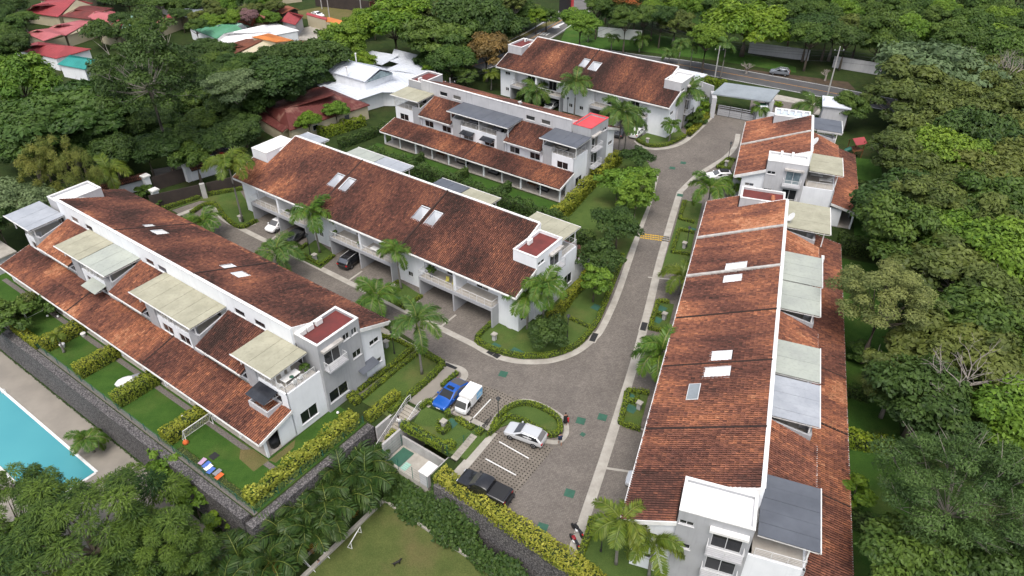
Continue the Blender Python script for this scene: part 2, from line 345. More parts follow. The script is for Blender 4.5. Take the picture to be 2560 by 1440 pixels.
# ------------------------------------------------------------------ flat ground pieces from surveyed outlines
def PX(pts, z=0.0): return [G(p[0], p[1], p[2] if len(p) > 2 else z) for p in pts]
def smooth_line(pts, n=6, closed=False):
    pts = [Vector(p) for p in pts]; out = []; k = len(pts); rng = range(k if closed else k - 1)
    for i in rng:
        p0 = pts[(i - 1) % k] if closed or i > 0 else pts[i]; p1 = pts[i]; p2 = pts[(i + 1) % k]; p3 = pts[(i + 2) % k] if closed or i < k - 2 else p2
        for j in range(n):
            t = j / n; out.append(0.5 * ((2 * p1) + (p2 - p0) * t + (2 * p0 - 5 * p1 + 4 * p2 - p3) * t * t + (3 * p1 - p0 - 3 * p2 + p3) * t ** 3))
    if not closed: out.append(pts[-1])
    return out
def ccw(pts):
    a = sum(pts[i][0] * pts[(i + 1) % len(pts)][1] - pts[(i + 1) % len(pts)][0] * pts[i][1] for i in range(len(pts)))
    return pts if a > 0 else pts[::-1]
def sheet(name, pts, mat_, z, kind='structure', th=0.0, parent=None, label=None, cat=None):
    pts = ccw([(p[0], p[1]) for p in pts]); mb = MB()
    if th: mb.prism(pts, z - th, z)
    else: mb.poly([(p[0], p[1], z) for p in pts])
    o = mb.build(name, mat_, parent, origin=None if parent is None else (0, 0, 0)); tag(o, label, cat, kind=None if cat or parent else kind); return o
def offset_line(pts, d, closed=False):
    pts = [Vector((p[0], p[1], 0)) for p in pts]; out = []; k = len(pts)
    for i, p in enumerate(pts):
        a = pts[(i - 1) % k] if closed or i > 0 else p; b = pts[(i + 1) % k] if closed or i < k - 1 else p
        t = (b - a); t = t.normalized() if t.length > 1e-6 else Vector((1, 0, 0)); out.append(p + Vector((-t.y, t.x, 0)) * d)
    return out
def strip(name, pts, width, mat_, z, th=0.0, kind='structure', parent=None, closed=False):
    a = offset_line(pts, width / 2, closed); b = offset_line(pts, -width / 2, closed); mb = MB(); n = len(a)
    for i in range(n if closed else n - 1):
        j = (i + 1) % n; q = [(b[i].x, b[i].y, z), (b[j].x, b[j].y, z), (a[j].x, a[j].y, z), (a[i].x, a[i].y, z)]
        if th: mb.slab(q, th)
        else: mb.poly(q)
    o = mb.build(name, mat_, parent, origin=None if parent is None else (0, 0, 0))
    if kind and parent is None: tag(o, kind=kind)
    return o
# ------------------------------------------------------------------ clay tile fields
PAL = np.array([(0.048, 0.030, 0.026), (0.092, 0.045, 0.037), (0.150, 0.066, 0.049), (0.222, 0.096, 0.063), (0.345, 0.142, 0.078), (0.45, 0.225, 0.13)])
def tile_tint(t):
    x = np.clip(t, 0, 0.999) * (len(PAL) - 1); i = x.astype(int); f = (x - i)[:, None]
    return PAL[i] * (1 - f) + PAL[i + 1] * f
def patchy(u, v, seed):
    r = np.random.default_rng(seed); s = np.zeros_like(u)
    for k in range(9):
        fx, fy = r.uniform(0.08, 0.9), r.uniform(0.10, 0.8); s += np.sin(u * fx + r.uniform(0, 6.3)) * np.sin(v * fy + r.uniform(0, 6.3)) / (1 + fx + fy)
    return s * 0.18
TPU, TPE = 0.25, 0.37
_ang = np.linspace(math.radians(15), math.radians(165), 5)
def tile_piece(w=0.182, h=0.125, ln=0.43):
    lo = np.stack([np.cos(_ang) * w / 2 * 1.06, np.zeros(5), np.sin(_ang) * h * 1.1 + 0.012], 1); hi = np.stack([np.cos(_ang) * w / 2 * 0.9, np.full(5, ln), np.sin(_ang) * h * 0.9 - 0.012], 1)
    return np.concatenate([lo, hi])          # x across, y up the slope, z out of the roof
TILE_F = [(i + 1, i, i + 5, i + 6) for i in range(4)]
def tile_field(name, parent, u0, u1, v0, z0, v1, z1, holes=(), seed=1, base=0.34, sd=0.088, patches=(), single=None, lift=0.06, mask=None):
    """tiles on the plane from the eave (v0, z0) up to the ridge (v1, z1); holes are (u0, u1, v0, v1); single picks the tiles to set as objects"""
    sl = math.hypot(v1 - v0, z1 - z0); dv, dz = (v1 - v0) / sl, (z1 - z0) / sl
    nu = int((u1 - u0) / TPU); nr = int(sl / TPE)
    uu, rr = np.meshgrid(u0 + (np.arange(nu) + 0.5) * (u1 - u0) / nu, np.arange(nr) * sl / nr - 0.03); uu = uu.ravel(); rr = rr.ravel()
    vv = v0 + rr * dv; keep = np.ones(len(uu), bool)
    for h in holes: keep &= ~((uu > h[0]) & (uu < h[1]) & (vv + 0.2 * dv > min(h[2], h[3])) & (vv - 0.0 < max(h[2], h[3])))
    if mask is not None: keep &= mask(uu, vv)
    uu, rr, vv = uu[keep], rr[keep], vv[keep]; r = np.random.default_rng(seed); N = len(uu)
    t = base + 0.05 + patchy(uu, vv, seed) + 0.09 * np.sin(uu * 3.1 + 1.3 * np.sin(vv * 0.5 + seed)) * np.sin(uu * 0.83 + seed) * np.clip((vv - v1) / (v0 - v1) * 1.6, 0, 1) + 0.05 * np.sin(uu * 977.0) + r.normal(0, sd, N) + 0.10 * (r.random(N) < 0.04)
    for (a, b, c, d, k) in patches:
        edge = patchy(uu * 2.3, vv * 2.3, seed + 5) * 2.0; t += k * (((uu > a + edge) & (uu < b + edge) & (vv > c + edge) & (vv < d + edge)).astype(float))
    col = tile_tint(t) * r.uniform(0.86, 1.12, (N, 1))
    P = tile_piece(); j = r.normal(0, 1, (N, 4)); lx = P[None, :, 0] + (j[:, 0] * 0.008)[:, None] + P[None, :, 1] * (j[:, 1] * 0.018)[:, None]
    ly = P[None, :, 1] + (j[:, 2] * 0.018)[:, None]; lz = P[None, :, 2] + np.abs(j[:, 3] * 0.007)[:, None] + lift
    U = uu[:, None] + lx; S = rr[:, None] + ly; V = v0 + S * dv - lz * dz * (1 if v1 > v0 else 1); Z = z0 + S * dz + lz * abs(dv)
    if v1 < v0: V = v0 + S * dv + lz * dz * 0 + lz * dz * (1 if dv < 0 else -1)
    W = np.stack([U, V, Z], 2)
    sel = np.zeros(N, bool)
    if single is not None:
        sel[single(uu, vv)] = True
        ms = []
        for k in range(8):
            tt = tile_tint(np.array([0.16 + 0.085 * k])); ms.append(np_mesh('roof_tile', P[None], 10, TILE_F, 'clay_tile', tt, False))
        for i in np.nonzero(sel)[0]:
            k = int(np.clip((t[i] - 0.16) / 0.085, 0, 7)); o = link('roof_tile', ms[k], parent)
            X = Vector((1, 0, 0)) if dv > 0 else Vector((-1, 0, 0)); Y = Vector((0, dv, dz)); Zv = X.cross(Y)
            p = Vector((uu[i], vv[i], z0 + rr[i] * dz)) + Zv * (lift + abs(j[i, 3]) * 0.007)
            mm = Matrix((X, Y, Zv)).transposed().to_4x4(); mm.translation = p; o.matrix_local = mm @ Matrix.Rotation(j[i, 1] * 0.018, 4, 'Z')
    o = link(name, np_mesh(name, W[~sel], 10, TILE_F if dv > 0 else [f[::-1] for f in TILE_F], 'clay_tile', col[~sel], False), parent); o['kind'] = 'stuff'
    mb = MB()
    for a0, a1, b0, b1 in cells(u0, u1, min(v0, v1), max(v0, v1), holes):
        za, zb = [z0 + (b - v0) / (v1 - v0) * (z1 - z0) for b in (b0, b1)]
        if mask is not None and not mask(np.array([(a0 + a1) / 2]), np.array([(b0 + b1) / 2]))[0]: continue
        mb.hexa([(a0, b0, za - 0.12), (a1, b0, za - 0.12), (a1, b1, zb - 0.12), (a0, b1, zb - 0.12), (a0, b0, za + 0.02), (a1, b0, za + 0.02), (a1, b1, zb + 0.02), (a0, b1, zb + 0.02)])
    mb.build('roof_deck', 'tile_bed', parent)
# ------------------------------------------------------------------ windows, doors, railings
def window(parent, axis, pos, a0, a1, z0, z1, out, panes=2, name='window', glass='glass', fr='alu', sill=True):
    """frame in an opening; axis 'u': wall along u at v = pos, out is the sign of the outward direction"""
    mb = MB(); t = 0.055; d0, d1 = sorted((pos - out * 0.06, pos - out * 0.13))
    def bx(m, p0, p1, q0, q1, e0, e1):
        m.box(p0, p1, e0, e1, q0, q1) if axis == 'u' else m.box(e0, e1, p0, p1, q0, q1)
    for p0, p1, q0, q1 in ((a0, a1, z0, z0 + t), (a0, a1, z1 - t, z1), (a0, a0 + t, z0 + t, z1 - t), (a1 - t, a1, z0 + t, z1 - t)): bx(mb, p0, p1, q0, q1, d0, d1)
    ws = (a1 - a0 - 2 * t) / panes
    for k in range(1, panes): bx(mb, a0 + t + k * ws - t / 2, a0 + t + k * ws + t / 2, z0 + t, z1 - t, d0, d1)
    if sill: e = sorted((pos + out * 0.07, pos - out * 0.06)); bx(mb, a0 - 0.08, a1 + 0.08, z0 - 0.07, z0 - 0.003, *e)
    o = mb.build(name, fr, parent)
    for k in range(panes):
        g = MB(); e = sorted((pos - out * 0.085, pos - out * 0.10))
        bx(g, a0 + t + k * ws + (t / 2 if k else 0.001), a0 + t + (k + 1) * ws - (t / 2 if k < panes - 1 else 0.001), z0 + t + 0.001, z1 - t - 0.001, *e)
        g.build('pane', glass, o)
    return o
def railing(parent, pts, h=1.0, bars=4, glassy=False, name='railing', gap=1.1, mat_='alu'):
    mb = MB()
    for a, b in zip(pts, pts[1:]):
        a = Vector(a); b = Vector(b); L = (b - a).length; n = max(1, round(L / gap))
        for i in range(n + 1): p = a.lerp(b, i / n); mb.bar(p, p + Vector((0, 0, h)), 0.028)
        mb.bar(a + Vector((0, 0, h)), b + Vector((0, 0, h)), 0.035)
        for k in range(1, bars + 1): q = Vector((0, 0, h * k / (bars + 1))); mb.bar(a + q, b + q, 0.014)
    return mb.build(name, mat_, parent)
def canopy(parent, u0, u1, va, za, vb, zb, mat_, posts=(), zf=6.0, ribs=4, name='canopy'):
    """sheet roof over a terrace, falling from the wall (va) to the front edge (vb)"""
    th = 0.05; mb = MB(); n = max(2, int((u1 - u0) / 1.15)); wd = (u1 - u0) / n
    for k in range(n):
        a, b = u0 + k * wd, u0 + (k + 1) * wd; dzv = 0.012 * (k % 2)
        mb.hexa([(a, va, za - th), (b - 0.025, va, za - th), (b - 0.025, vb, zb - th), (a, vb, zb - th), (a, va, za + dzv), (b - 0.025, va, za + dzv), (b - 0.025, vb, zb + dzv), (a, vb, zb + dzv)])
    o = mb.build(name, mat_, parent); r = MB()
    for k in range(ribs + 1):
        f = k / ribs; v = va + (vb - va) * f * 0.98 + 0.03; z = za + (zb - za) * f; r.box(u0 + 0.03, u1 - 0.03, v, v + 0.06, z - 0.17, z - 0.055)
    nb = max(2, int((u1 - u0) / 0.7))
    for k in range(nb + 1):
        u = u0 + 0.05 + (u1 - u0 - 0.15) * k / nb; r.hexa([(u, va, za - 0.24), (u + 0.05, va, za - 0.24), (u + 0.05, vb - 0.05, zb - 0.24), (u, vb - 0.05, zb - 0.24), (u, va, za - 0.172), (u + 0.05, va, za - 0.172), (u + 0.05, vb - 0.05, zb - 0.172), (u, vb - 0.05, zb - 0.172)])
    r.build('rafter', 'trim_white', o)
    MB().box(u0 - 0.04, u1 + 0.04, vb + 0.002, vb + 0.09, zb - 0.10, zb + 0.03).build('gutter', 'trim_white', o)
    for u in posts: MB().box(u - 0.06, u + 0.06, vb - 0.75, vb - 0.63, zf, zb - 0.20).build('post', 'trim_white', o)
    return o
def ac_unit(x, y, z, rz, label, parent_row=None):
    r = empty('air_conditioner', (0, 0, 0)); MB().box(-0.42, 0.42, -0.17, 0.17, 0.06, 0.66).build('casing', 'ac_white', r, bevel=0.02)
    f = MB().lathe([(0.24, 0), (0.24, 0.012), (0.05, 0.02)], 14).build('fan_grille', 'cloth_grey', r); f.rotation_euler = (math.pi / 2, 0, 0); f.location = (-0.12, -0.172, 0.36)
    m = MB(); m.box(-0.36, -0.28, -0.15, 0.15, 0, 0.06); m.box(0.28, 0.36, -0.15, 0.15, 0, 0.06); m.build('foot', 'dark_metal', r)
    tag(r, label, 'air conditioner', 'air conditioning units on the flat roofs'); return r
# ------------------------------------------------------------------ a row of townhouses
# local axes: u along the row, v from the street front (0) to the garden side, z up
RV, WV, LV = 9.0, 13.1, 17.6          # ridge wall, garden wall, edge of the veranda roof
def place_local(o, row, u, v, z, rz=0.0):
    o.location = row['root'].matrix_world @ Vector((u, v, z)) if False else row['O'] + row['u'] * u + row['v'] * v + Vector((0, 0, z)); o.rotation_euler[2] = row['rz'] + rz; return o
def townhouse_row(D, N, s0, t0, L, us, vs, label, blocks, mids, garages=(), seams=(), walls=(), wells=(), towers=None, canopies=(), cler=(), rear=(), fronts=(), kz=1.0, base=0.34, patches=(), mid_patch=(), lean_patch=(), single=None, seed=1, rear_open=True, tower_v=(3.2, 8.9), ridge_extra=0.0, end0=(), end1=(), leanL=None, ridge_mat=0, tw=3.1, lean_base=None, well_glass=False):
    O = Vector((D.x * s0 + N.x * t0, D.y * s0 + N.y * t0, 0)); uv = D * us; vv = N * vs; rz = math.atan2(uv.y, uv.x)
    root = empty('townhouse_row', O, rz); tag(root, label, 'building', 'rows of white townhouses'); row = dict(root=root, O=O, u=uv, v=vv, rz=rz, L=L)
    ze, zr, zt, zc, zf = 6.1 * kz, 10.0 * kz + ridge_extra, 9.3 * kz, 8.15 * kz, 5.82 * kz
    f1 = 3.0 * kz; ve = -1.1; sl = (zr - ze) / (RV - ve); zroof = lambda v: ze + (v - ve) * sl
    tv0, tv1 = tower_v; mb = MB()       # materials: 0 white, 1 grey, 2 light grey, 3 concrete, 4 floor tile
    # street front
    holes = [(g[0], g[2], 0, zroof(0) - 0.2) for g in garages] + [w for w in fronts]
    mb.wall_u(0, 0.2, 0, L, 0, zroof(0) - 0.15, holes)
    for g0, gm, g1 in garages:
        mb.mat(1)
        for u in (g0, gm - 0.1, g1 - 0.2): mb.box(u, u + 0.2, -1.3, 5.6, 0, 2.62 * kz)
        mb.box(g0, g1, -1.301, -1.12, 2.62 * kz, f1 + 0.12); mb.box(g0, g0 + 0.2, -1.12, 0, 2.62 * kz, f1 + 0.1); mb.box(g1 - 0.2, g1, -1.12, 0, 2.62 * kz, f1 + 0.1)
        mb.box(g0 + 0.2, g1 - 0.2, 5.4, 5.6, 0, 2.62 * kz)
        mb.mat(4).box(g0 + 0.2, g1 - 0.2, -1.12, 5.6, 2.62 * kz, f1)
        mb.mat(0)
        dl = [(g0 + 2.6, g0 + 4.5), (g1 - 4.5, g1 - 2.6)]; mb.wall_u(1.35, 0.15, g0, g1, f1, zroof(1.35) - 0.15, [(a, b, f1 + 0.02, f1 + 2.25) for a, b in dl])
        for a, b in dl: window(root, 'u', 1.35, a, b, f1 + 0.02, f1 + 2.25, -1, 2, 'sliding_door', sill=False)
        for u in (g0, g1 - 0.2): mb.box(u, u + 0.2, 0.2, 1.35, f1, zroof(0.2) - 0.15)
        mb.box(gm - 0.2, gm + 0.2, -0.9, 1.35, f1, zroof(-0.9) - 0.15)
        railing(root, [(g0 + 0.1, 0, f1 + 0.05), (g0 + 0.1, -1.2, f1 + 0.12), (gm - 0.25, -1.2, f1 + 0.12)], 0.95, 1); railing(root, [(gm + 0.25, -1.2, f1 + 0.12), (g1 - 0.1, -1.2, f1 + 0.12), (g1 - 0.1, 0, f1 + 0.05)], 0.95, 1)
    mb.mat(0)
    for a, b, c, d in fronts: window(root, 'u', 0, a, b, c, d, -1, 2)
    # end walls: street part, tower, garden part
    for e, (ua, out, ew) in enumerate(((0.0, -1, end0), (L - 0.2, 1, end1))):
        po = ua if out < 0 else ua + 0.2
        h1 = [w for w in ew if w[1] <= tv0]; h3 = [w for w in ew if w[0] >= tv1]
        mb.wall_v(ua, 0.2, 0.2, tv0, 0, zroof(0) - 0.2, h1); mb.vprof([(0.2, zroof(0) - 0.2), (tv0, zroof(0) - 0.2), (tv0, zroof(tv0) - 0.14), (0.2, zroof(0.2) - 0.14)], ua, ua + 0.2)
        mb.wall_v(ua, 0.2, tv1, WV + 0.19, 0, zf, h3)
        for w in h1 + h3: window(root, 'v', po, *w[:4], out, w[4] if len(w) > 4 else 2)
        # tower
        tc = towers[e]; x0, x1 = (-0.35, tw) if out < 0 else (L - tw, L + 0.35); tf = x0 if out < 0 else x1; mb.mat(tc[1])
        ht = [w for w in ew if w[0] >= tv0 and w[1] <= tv1]
        mb.wall_v(x0 if out < 0 else x1 - 0.2, 0.2, tv0, tv1, 0, zt, [w[:4] for w in ht]); ib = (x1 - 0.2) if out < 0 else x0
        mb.box(ib, ib + 0.2, tv0, tv1, 4.0, zt); ia, ic = (x0 + 0.2, x1 - 0.2)
        mb.box(ia, ic, tv0, tv0 + 0.2, 0, zt); mb.box(ia, ic, tv1 - 0.2, tv1, 0, zt); mb.mat(0)
        for w in ht:
            window(root, 'v', tf, *w[:4], out, 2, 'balcony_door' if len(w) > 5 else 'window', w[6] if len(w) > 6 else 'glass')
            if len(w) > 5:      # small balcony with a hood over the door
                c0, c1 = w[0] - 0.25, w[1] + 0.25; e0, e1 = sorted((tf + out * 0.003, tf + out * 0.85))
                bal = MB().box(e0, e1, c0, c1, w[2] - 0.25, w[2] - 0.02).build('balcony', 'light_grey_paint', root); q = tf + out * 0.8
                railing(bal, [(tf + out * 0.05, c0 + 0.05, w[2]), (q, c0 + 0.05, w[2]), (q, c1 - 0.05, w[2]), (tf + out * 0.05, c1 - 0.05, w[2])], 0.9, 3)
                if w[5]: MB().box(*sorted((tf + out * 0.003, tf + out * 0.5)), c0 - 0.05, c1 + 0.05, w[3] + 0.12, w[3] + 0.38).build('door_hood', 'trim_white' if L > 55 else 'coping', root)
        MB().box(x0 + 0.15, x1 - 0.15, tv0 + 0.15, tv1 - 0.15, zt - 0.5, zt - 0.28).build('flat_roof', tc[0], root)
        pm = MB()
        for a, b, c, d in ((x0 - 0.03, x1 + 0.03, tv0 - 0.03, tv0 + 0.22), (x0 - 0.03, x1 + 0.03, tv1 - 0.22, tv1 + 0.03), (x0 - 0.03, x0 + 0.22, tv0 + 0.22, tv1 - 0.22), (x1 - 0.22, x1 + 0.03, tv0 + 0.22, tv1 - 0.22)): pm.box(a, b, c, d, zt + 0.002, zt + 0.10)
        pm.build('parapet_cap', tc[2] if len(tc) > 2 else 'trim_white', root)
        # sloped cheek between roof edge and tower
        ck = x1 + 0.002 if out < 0 else x0 - 0.202
        MB().vprof([(tv1 - 3.2, zroof(tv1 - 3.2) - 0.1), (RV + 0.2, zt - 1.2), (RV + 0.2, zr + 0.18), (RV, zr + 0.18), (tv1 - 3.2, zroof(tv1 - 3.2) + 0.2)], ck, ck + 0.2).build('verge_wall', 'trim_white', root)
    # ridge wall with its high windows
    mb.mat(ridge_mat).wall_u(RV, 0.25, tw, L - tw, zf - 0.5, zr + 0.1, cler); mb.mat(0)
    for a, b, c, d in cler: window(root, 'u', RV + 0.25, a, b, c, d, 1, 1)
    MB().box(tw + 0.2, L - tw - 0.2, RV - 0.06, RV + 0.31, zr + 0.102, zr + 0.19).build('ridge_coping', 'trim_white', root)
    # garden side
    rw = [w for w in rear]
    for b0, b1 in blocks: mb.wall_u(WV, 0.2, b0, b1, 0, zf, [w[:4] for w in rw])
    for b0, b1 in mids: mb.wall_u(WV - 0.25, 0.2, b0, b1, 0, 5.75 * kz, [w[:4] for w in rw])
    for w in rw:
        ib = any(b0 <= w[0] and w[1] <= b1 for b0, b1 in blocks); window(root, 'u', (WV if ib else WV - 0.25) + 0.2, *w[:4], 1, 2)
    # terraces
    for i, (b0, b1) in enumerate(blocks):
        mb.mat(4).box(b0 + 0.2, b1 - 0.2, RV + 0.25, WV, zf - 0.25, zf - 0.01); mb.mat(1)
        piers = []
        for (x, o_) in ((b0, 1), (b1, -1)):
            endw = (x < 0.5 or x > L - 0.5)
            xa, xb = (x, x + 0.2) if o_ > 0 else (x - 0.2, x)
            if not endw:
                mb.vprof([(RV + 0.25, zf - 0.9), (WV + 0.2, zf - 0.9), (WV + 0.2, zf + 0.95), (RV + 0.25, zc - 0.45)], xa, xb)
                pa, pb = (x + 0.2, x + 1.9) if o_ > 0 else (x - 1.9, x - 0.2); piers.append((x + 0.2, x + 1.9) if o_ > 0 else (x - 1.9, x - 0.2))
                mb.box(pa, pb, WV + 0.003, WV + 0.32, 3.2 * kz, zf + 0.95); mb.box(pa if o_ < 0 else pb - 0.15, pa + 0.15 if o_ < 0 else pb, WV - 0.7, WV, zf, zf + 0.95)
            else:
                railing(root, [(x + o_ * 0.1, RV + 0.4, zf), (x + o_ * 0.1, WV + 0.1, zf)], 0.95, 4)
        mb.mat(2)
        lo = max([p[1] for p in piers if p[0] < (b0 + b1) / 2] + [b0 + 0.1]); hi = min([p[0] for p in piers if p[0] > (b0 + b1) / 2] + [b1 - 0.1])
        railing(root, [(lo, WV + 0.1, zf), (hi, WV + 0.1, zf)], 0.95, 3)
        if b1 - b0 > 8: mb.box((b0 + b1) / 2 - 0.1, (b0 + b1) / 2 + 0.1, RV + 0.25, WV + 0.1, zf, zf + 1.1)
        # doors from the house on to the terrace
        for c in ([(b0 + b1) / 2] if b1 - b0 < 8 else [b0 + (b1 - b0) * 0.28, b0 + (b1 - b0) * 0.72]): window(root, 'u', RV + 0.36, c - 1.1, c + 1.1, zf + 0.02, zf + 1.75, 1, 2, 'terrace_door', sill=False)
    for c in canopies: canopy(root, c[0], c[1], RV + 0.27, zc + c[4] if len(c) > 4 else zc, c[3] if len(c) > 3 else 13.85, (zc + c[4] if len(c) > 4 else zc) - 0.16, c[2], [x for x in np.linspace(c[0] + 0.35, c[1] - 0.35, 2 if c[1] - c[0] < 8 else 3)], zf)
    mb.mat(0)
    # inner walls between the houses, and patio
    n = max(2, round(L / 8.4))
    for k in range(n + 1):
        u = min(max(k * L / n, 0.1), L - 0.1); mb.box(u - 0.1, u + 0.1, WV + 0.2, 15.1, 0, 3.0); mb.box(u - 0.12, u + 0.12, 16.7, 16.95, 0, 2.75)
    for k in range(n): u = (k + 0.5) * L / n; mb.box(u - 0.08, u + 0.08, 16.75, 16.9, 0, 2.75)
    mb.mat(4).box(0, L, WV + 0.21, 16.96, 0.0, 0.12); mb.mat(0)
    body = mb.build('wall', ['white_paint', 'grey_paint', 'light_grey_paint', 'concrete', 'floor_tile'], root)
    for k in range(n):
        u = (k + 0.5) * L / n; window(root, 'u', WV + 0.45, u - 1.9, u + 1.9, 0.14, 2.4, 1, 4, 'patio_door', sill=False)
    # roofs
    hl = [(w[0], w[1], w[2], w[3]) for w in wells]
    thl = [(-1, tw, tv0, RV + 1), (L - tw, L + 1, tv0, RV + 1)]
    eo = 0.35
    tile_field('main_roof_tiles', root, -eo, L + eo, ve, ze, RV - 0.02, zr, hl + [(-eo - 0.1, tw + 0.05, tv0, RV + 1), (L - tw - 0.05, L + eo + 0.1, tv0, RV + 1)], seed, base, patches=patches, single=single)
    fm = MB(); fm.box(-eo, L + eo, ve - 0.06, ve + 0.04, ze - 0.32, ze - 0.02)
    fm.build('eave_fascia', 'trim_white', root); MB().box(-eo, L + eo, ve - 0.19, ve - 0.062, ze - 0.20, ze - 0.04).build('gutter', 'trim_white', root)
    MB().box(-eo + 0.05, L + eo - 0.05, ve + 0.042, -0.003, ze - 0.19, ze - 0.125).build('soffit', 'white_paint', root)
    for ua in (-eo - 0.09, L + eo): MB().vprof([(ve, ze - 0.35), (tv0, zroof(tv0) - 0.35), (tv0, zroof(tv0) + 0.12), (ve, ze + 0.12)], ua, ua + 0.09).build('verge_board', 'trim_white', root)
    for s in seams:     # step between two houses: a row of capping tiles in mortar
        MB().vprof([(ve, ze + 0.05), (RV - 0.02, zr + 0.05), (RV - 0.02, zr + 0.24), (ve, ze + 0.24)], s - 0.11, s + 0.11).build('seam_ridge', 'tile_bed', root)
    for s in walls:
        MB().vprof([(ve - 0.1, ze - 0.05), (RV, zr), (RV, zr + 0.34), (ve - 0.1, ze + 0.34)], s - 0.2, s + 0.2).build('party_wall_coping', 'coping', root)
    for w in wells:     # open light wells cut into the roof
        a, b, c, d = w[:4]; zb = 3.1 if not well_glass else zroof(c) - 0.9; wm = MB(); t = 0.10
        for p in ([(c - t, c), (d, d + t)]): z_ = zroof(p[0]) + 0.10; wm.box(a - t, b + t, p[0], p[1], zb, z_)
        for p in ((a - t, a), (b, b + t)): wm.vprof([(c, zb), (d, zb), (d, zroof(d) + 0.1), (c, zroof(c) + 0.1)], *p)
        wm.box(a - t, b + t, c - t, d + t, zb - 0.1, zb - 0.001); o = wm.build('light_well', 'white_paint', root)
        if not well_glass:
            m2 = (c + d) / 2
            window(o, 'u', d - 0.14, a + 0.25, b - 0.25, 4.4, 6.2, -1, 2, 'window', sill=False)
            if len(w) > 4: window(o, 'v', a + 0.14, m2 - 0.5, m2 + 0.5, 5.6, 6.6, 1, 1, 'window', sill=False)
        else:
            g = MB(); zz = lambda v: zroof(v) - 0.02; g.hexa([(a, c, zz(c) - 0.06), (b, c, zz(c) - 0.06), (b, d, zz(d) - 0.06), (a, d, zz(d) - 0.06), (a, c, zz(c)), (b, c, zz(c)), (b, d, zz(d)), (a, d, zz(d))]); g.build('skylight_sheet', 'roof_white', o)
    for i, (b0, b1) in enumerate(mids):
        e0, z0_, z1_ = 14.0, 5.78 * kz, 7.75 * kz
        tile_field('upper_roof_tiles', root, b0 - 0.05, b1 + 0.05, e0, z0_, RV + 0.27, z1_, seed=seed * 7 + i, base=(lean_base or base) + 0.03, patches=mid_patch)
        MB().box(b0, b1, e0 + 0.02, e0 + 0.14, z0_ - 0.2, z0_ - 0.02).build('gutter', 'trim_white', root)
        MB().box(b0 + 0.02, b1 - 0.02, WV - 0.04, e0 + 0.018, z0_ - 0.26, z0_ - 0.13).build('soffit', 'white_paint', root)
    l0, l1 = (-0.3, L + 0.3) if leanL is None else leanL
    tile_field('veranda_roof_tiles', root, l0, l1, LV, 2.72, WV + 0.22, 3.86, seed=seed * 3 + 1, base=(lean_base or base) + 0.02, patches=lean_patch)
    MB().box(l0, l1, LV + 0.02, LV + 0.13, 2.50, 2.68).build('gutter', 'trim_white', root)
    for ua in (l0 - 0.09, l1): MB().vprof([(LV, 2.45), (WV + 0.2, 3.6), (WV + 0.2, 3.95), (LV, 2.82)], ua, ua + 0.09).build('verge_board', 'trim_white', root)
    for s in seams: MB().vprof([(LV, 2.76), (WV + 0.22, 3.90), (WV + 0.22, 4.06), (LV, 2.92)], s - 0.1, s + 0.1).build('seam_ridge', 'tile_bed', root)
    return row

def small_fronts(L, pts):
    out = []
    for u in pts: out += [(u, u + 1.3, 4.75, 5.35), (u + 0.1, u + 0.95, 1.25, 2.0)]
    return out
def rear_windows(blocks, mids, L):
    out = []
    for b0, b1 in blocks:
        if b0 < 0.5: out += [(1.0, 3.1, 3.95, 5.15), (b1 - 1.5, b1 - 0.7, 4.1, 4.8)]
        elif b1 > L - 0.5: out += [(L - 3.1, L - 1.0, 3.95, 5.15), (b0 + 0.7, b0 + 1.5, 4.1, 4.8)]
        else: out += [(b0 + 0.7, b0 + 1.5, 4.1, 4.8), (b0 + 2.5, b0 + 4.6, 3.95, 5.15), (b1 - 4.6, b1 - 2.5, 3.95, 5.15), (b1 - 1.5, b1 - 0.7, 4.1, 4.8)]
    for b0, b1 in mids: out += [(b0 + 0.6, b0 + 2.6, 3.95, 5.1), (b1 - 2.6, b1 - 0.6, 3.95, 5.1)]
    return out
def cler_of(mids, z0=7.95, z1=8.75): return [w for b0, b1 in mids for w in ((b0 + 1.2, b0 + 3.0, z0, z1), (b1 - 3.0, b1 - 1.2, z0, z1))]
END_A = [(0.5, 1.9, 1.3, 1.95), (0.5, 1.9, 4.3, 4.95), (3.6, 4.4, 7.7, 8.5), (4.7, 5.6, 7.7, 8.5), (3.5, 4.7, 4.6, 5.5), (6.2, 8.3, 6.05, 8.15, 2, True), (6.0, 8.6, 1.1, 2.6), (10.1, 12.3, 0.75, 2.35)]
END_B = [(0.5, 1.9, 1.3, 1.95), (0.5, 1.9, 4.3, 4.95), (3.5, 4.9, 8.0, 8.5), (6.2, 8.3, 6.05, 8.15, 2, True), (6.2, 8.3, 3.05, 5.15, 2, False), (10.3, 12.3, 0.75, 2.35)]
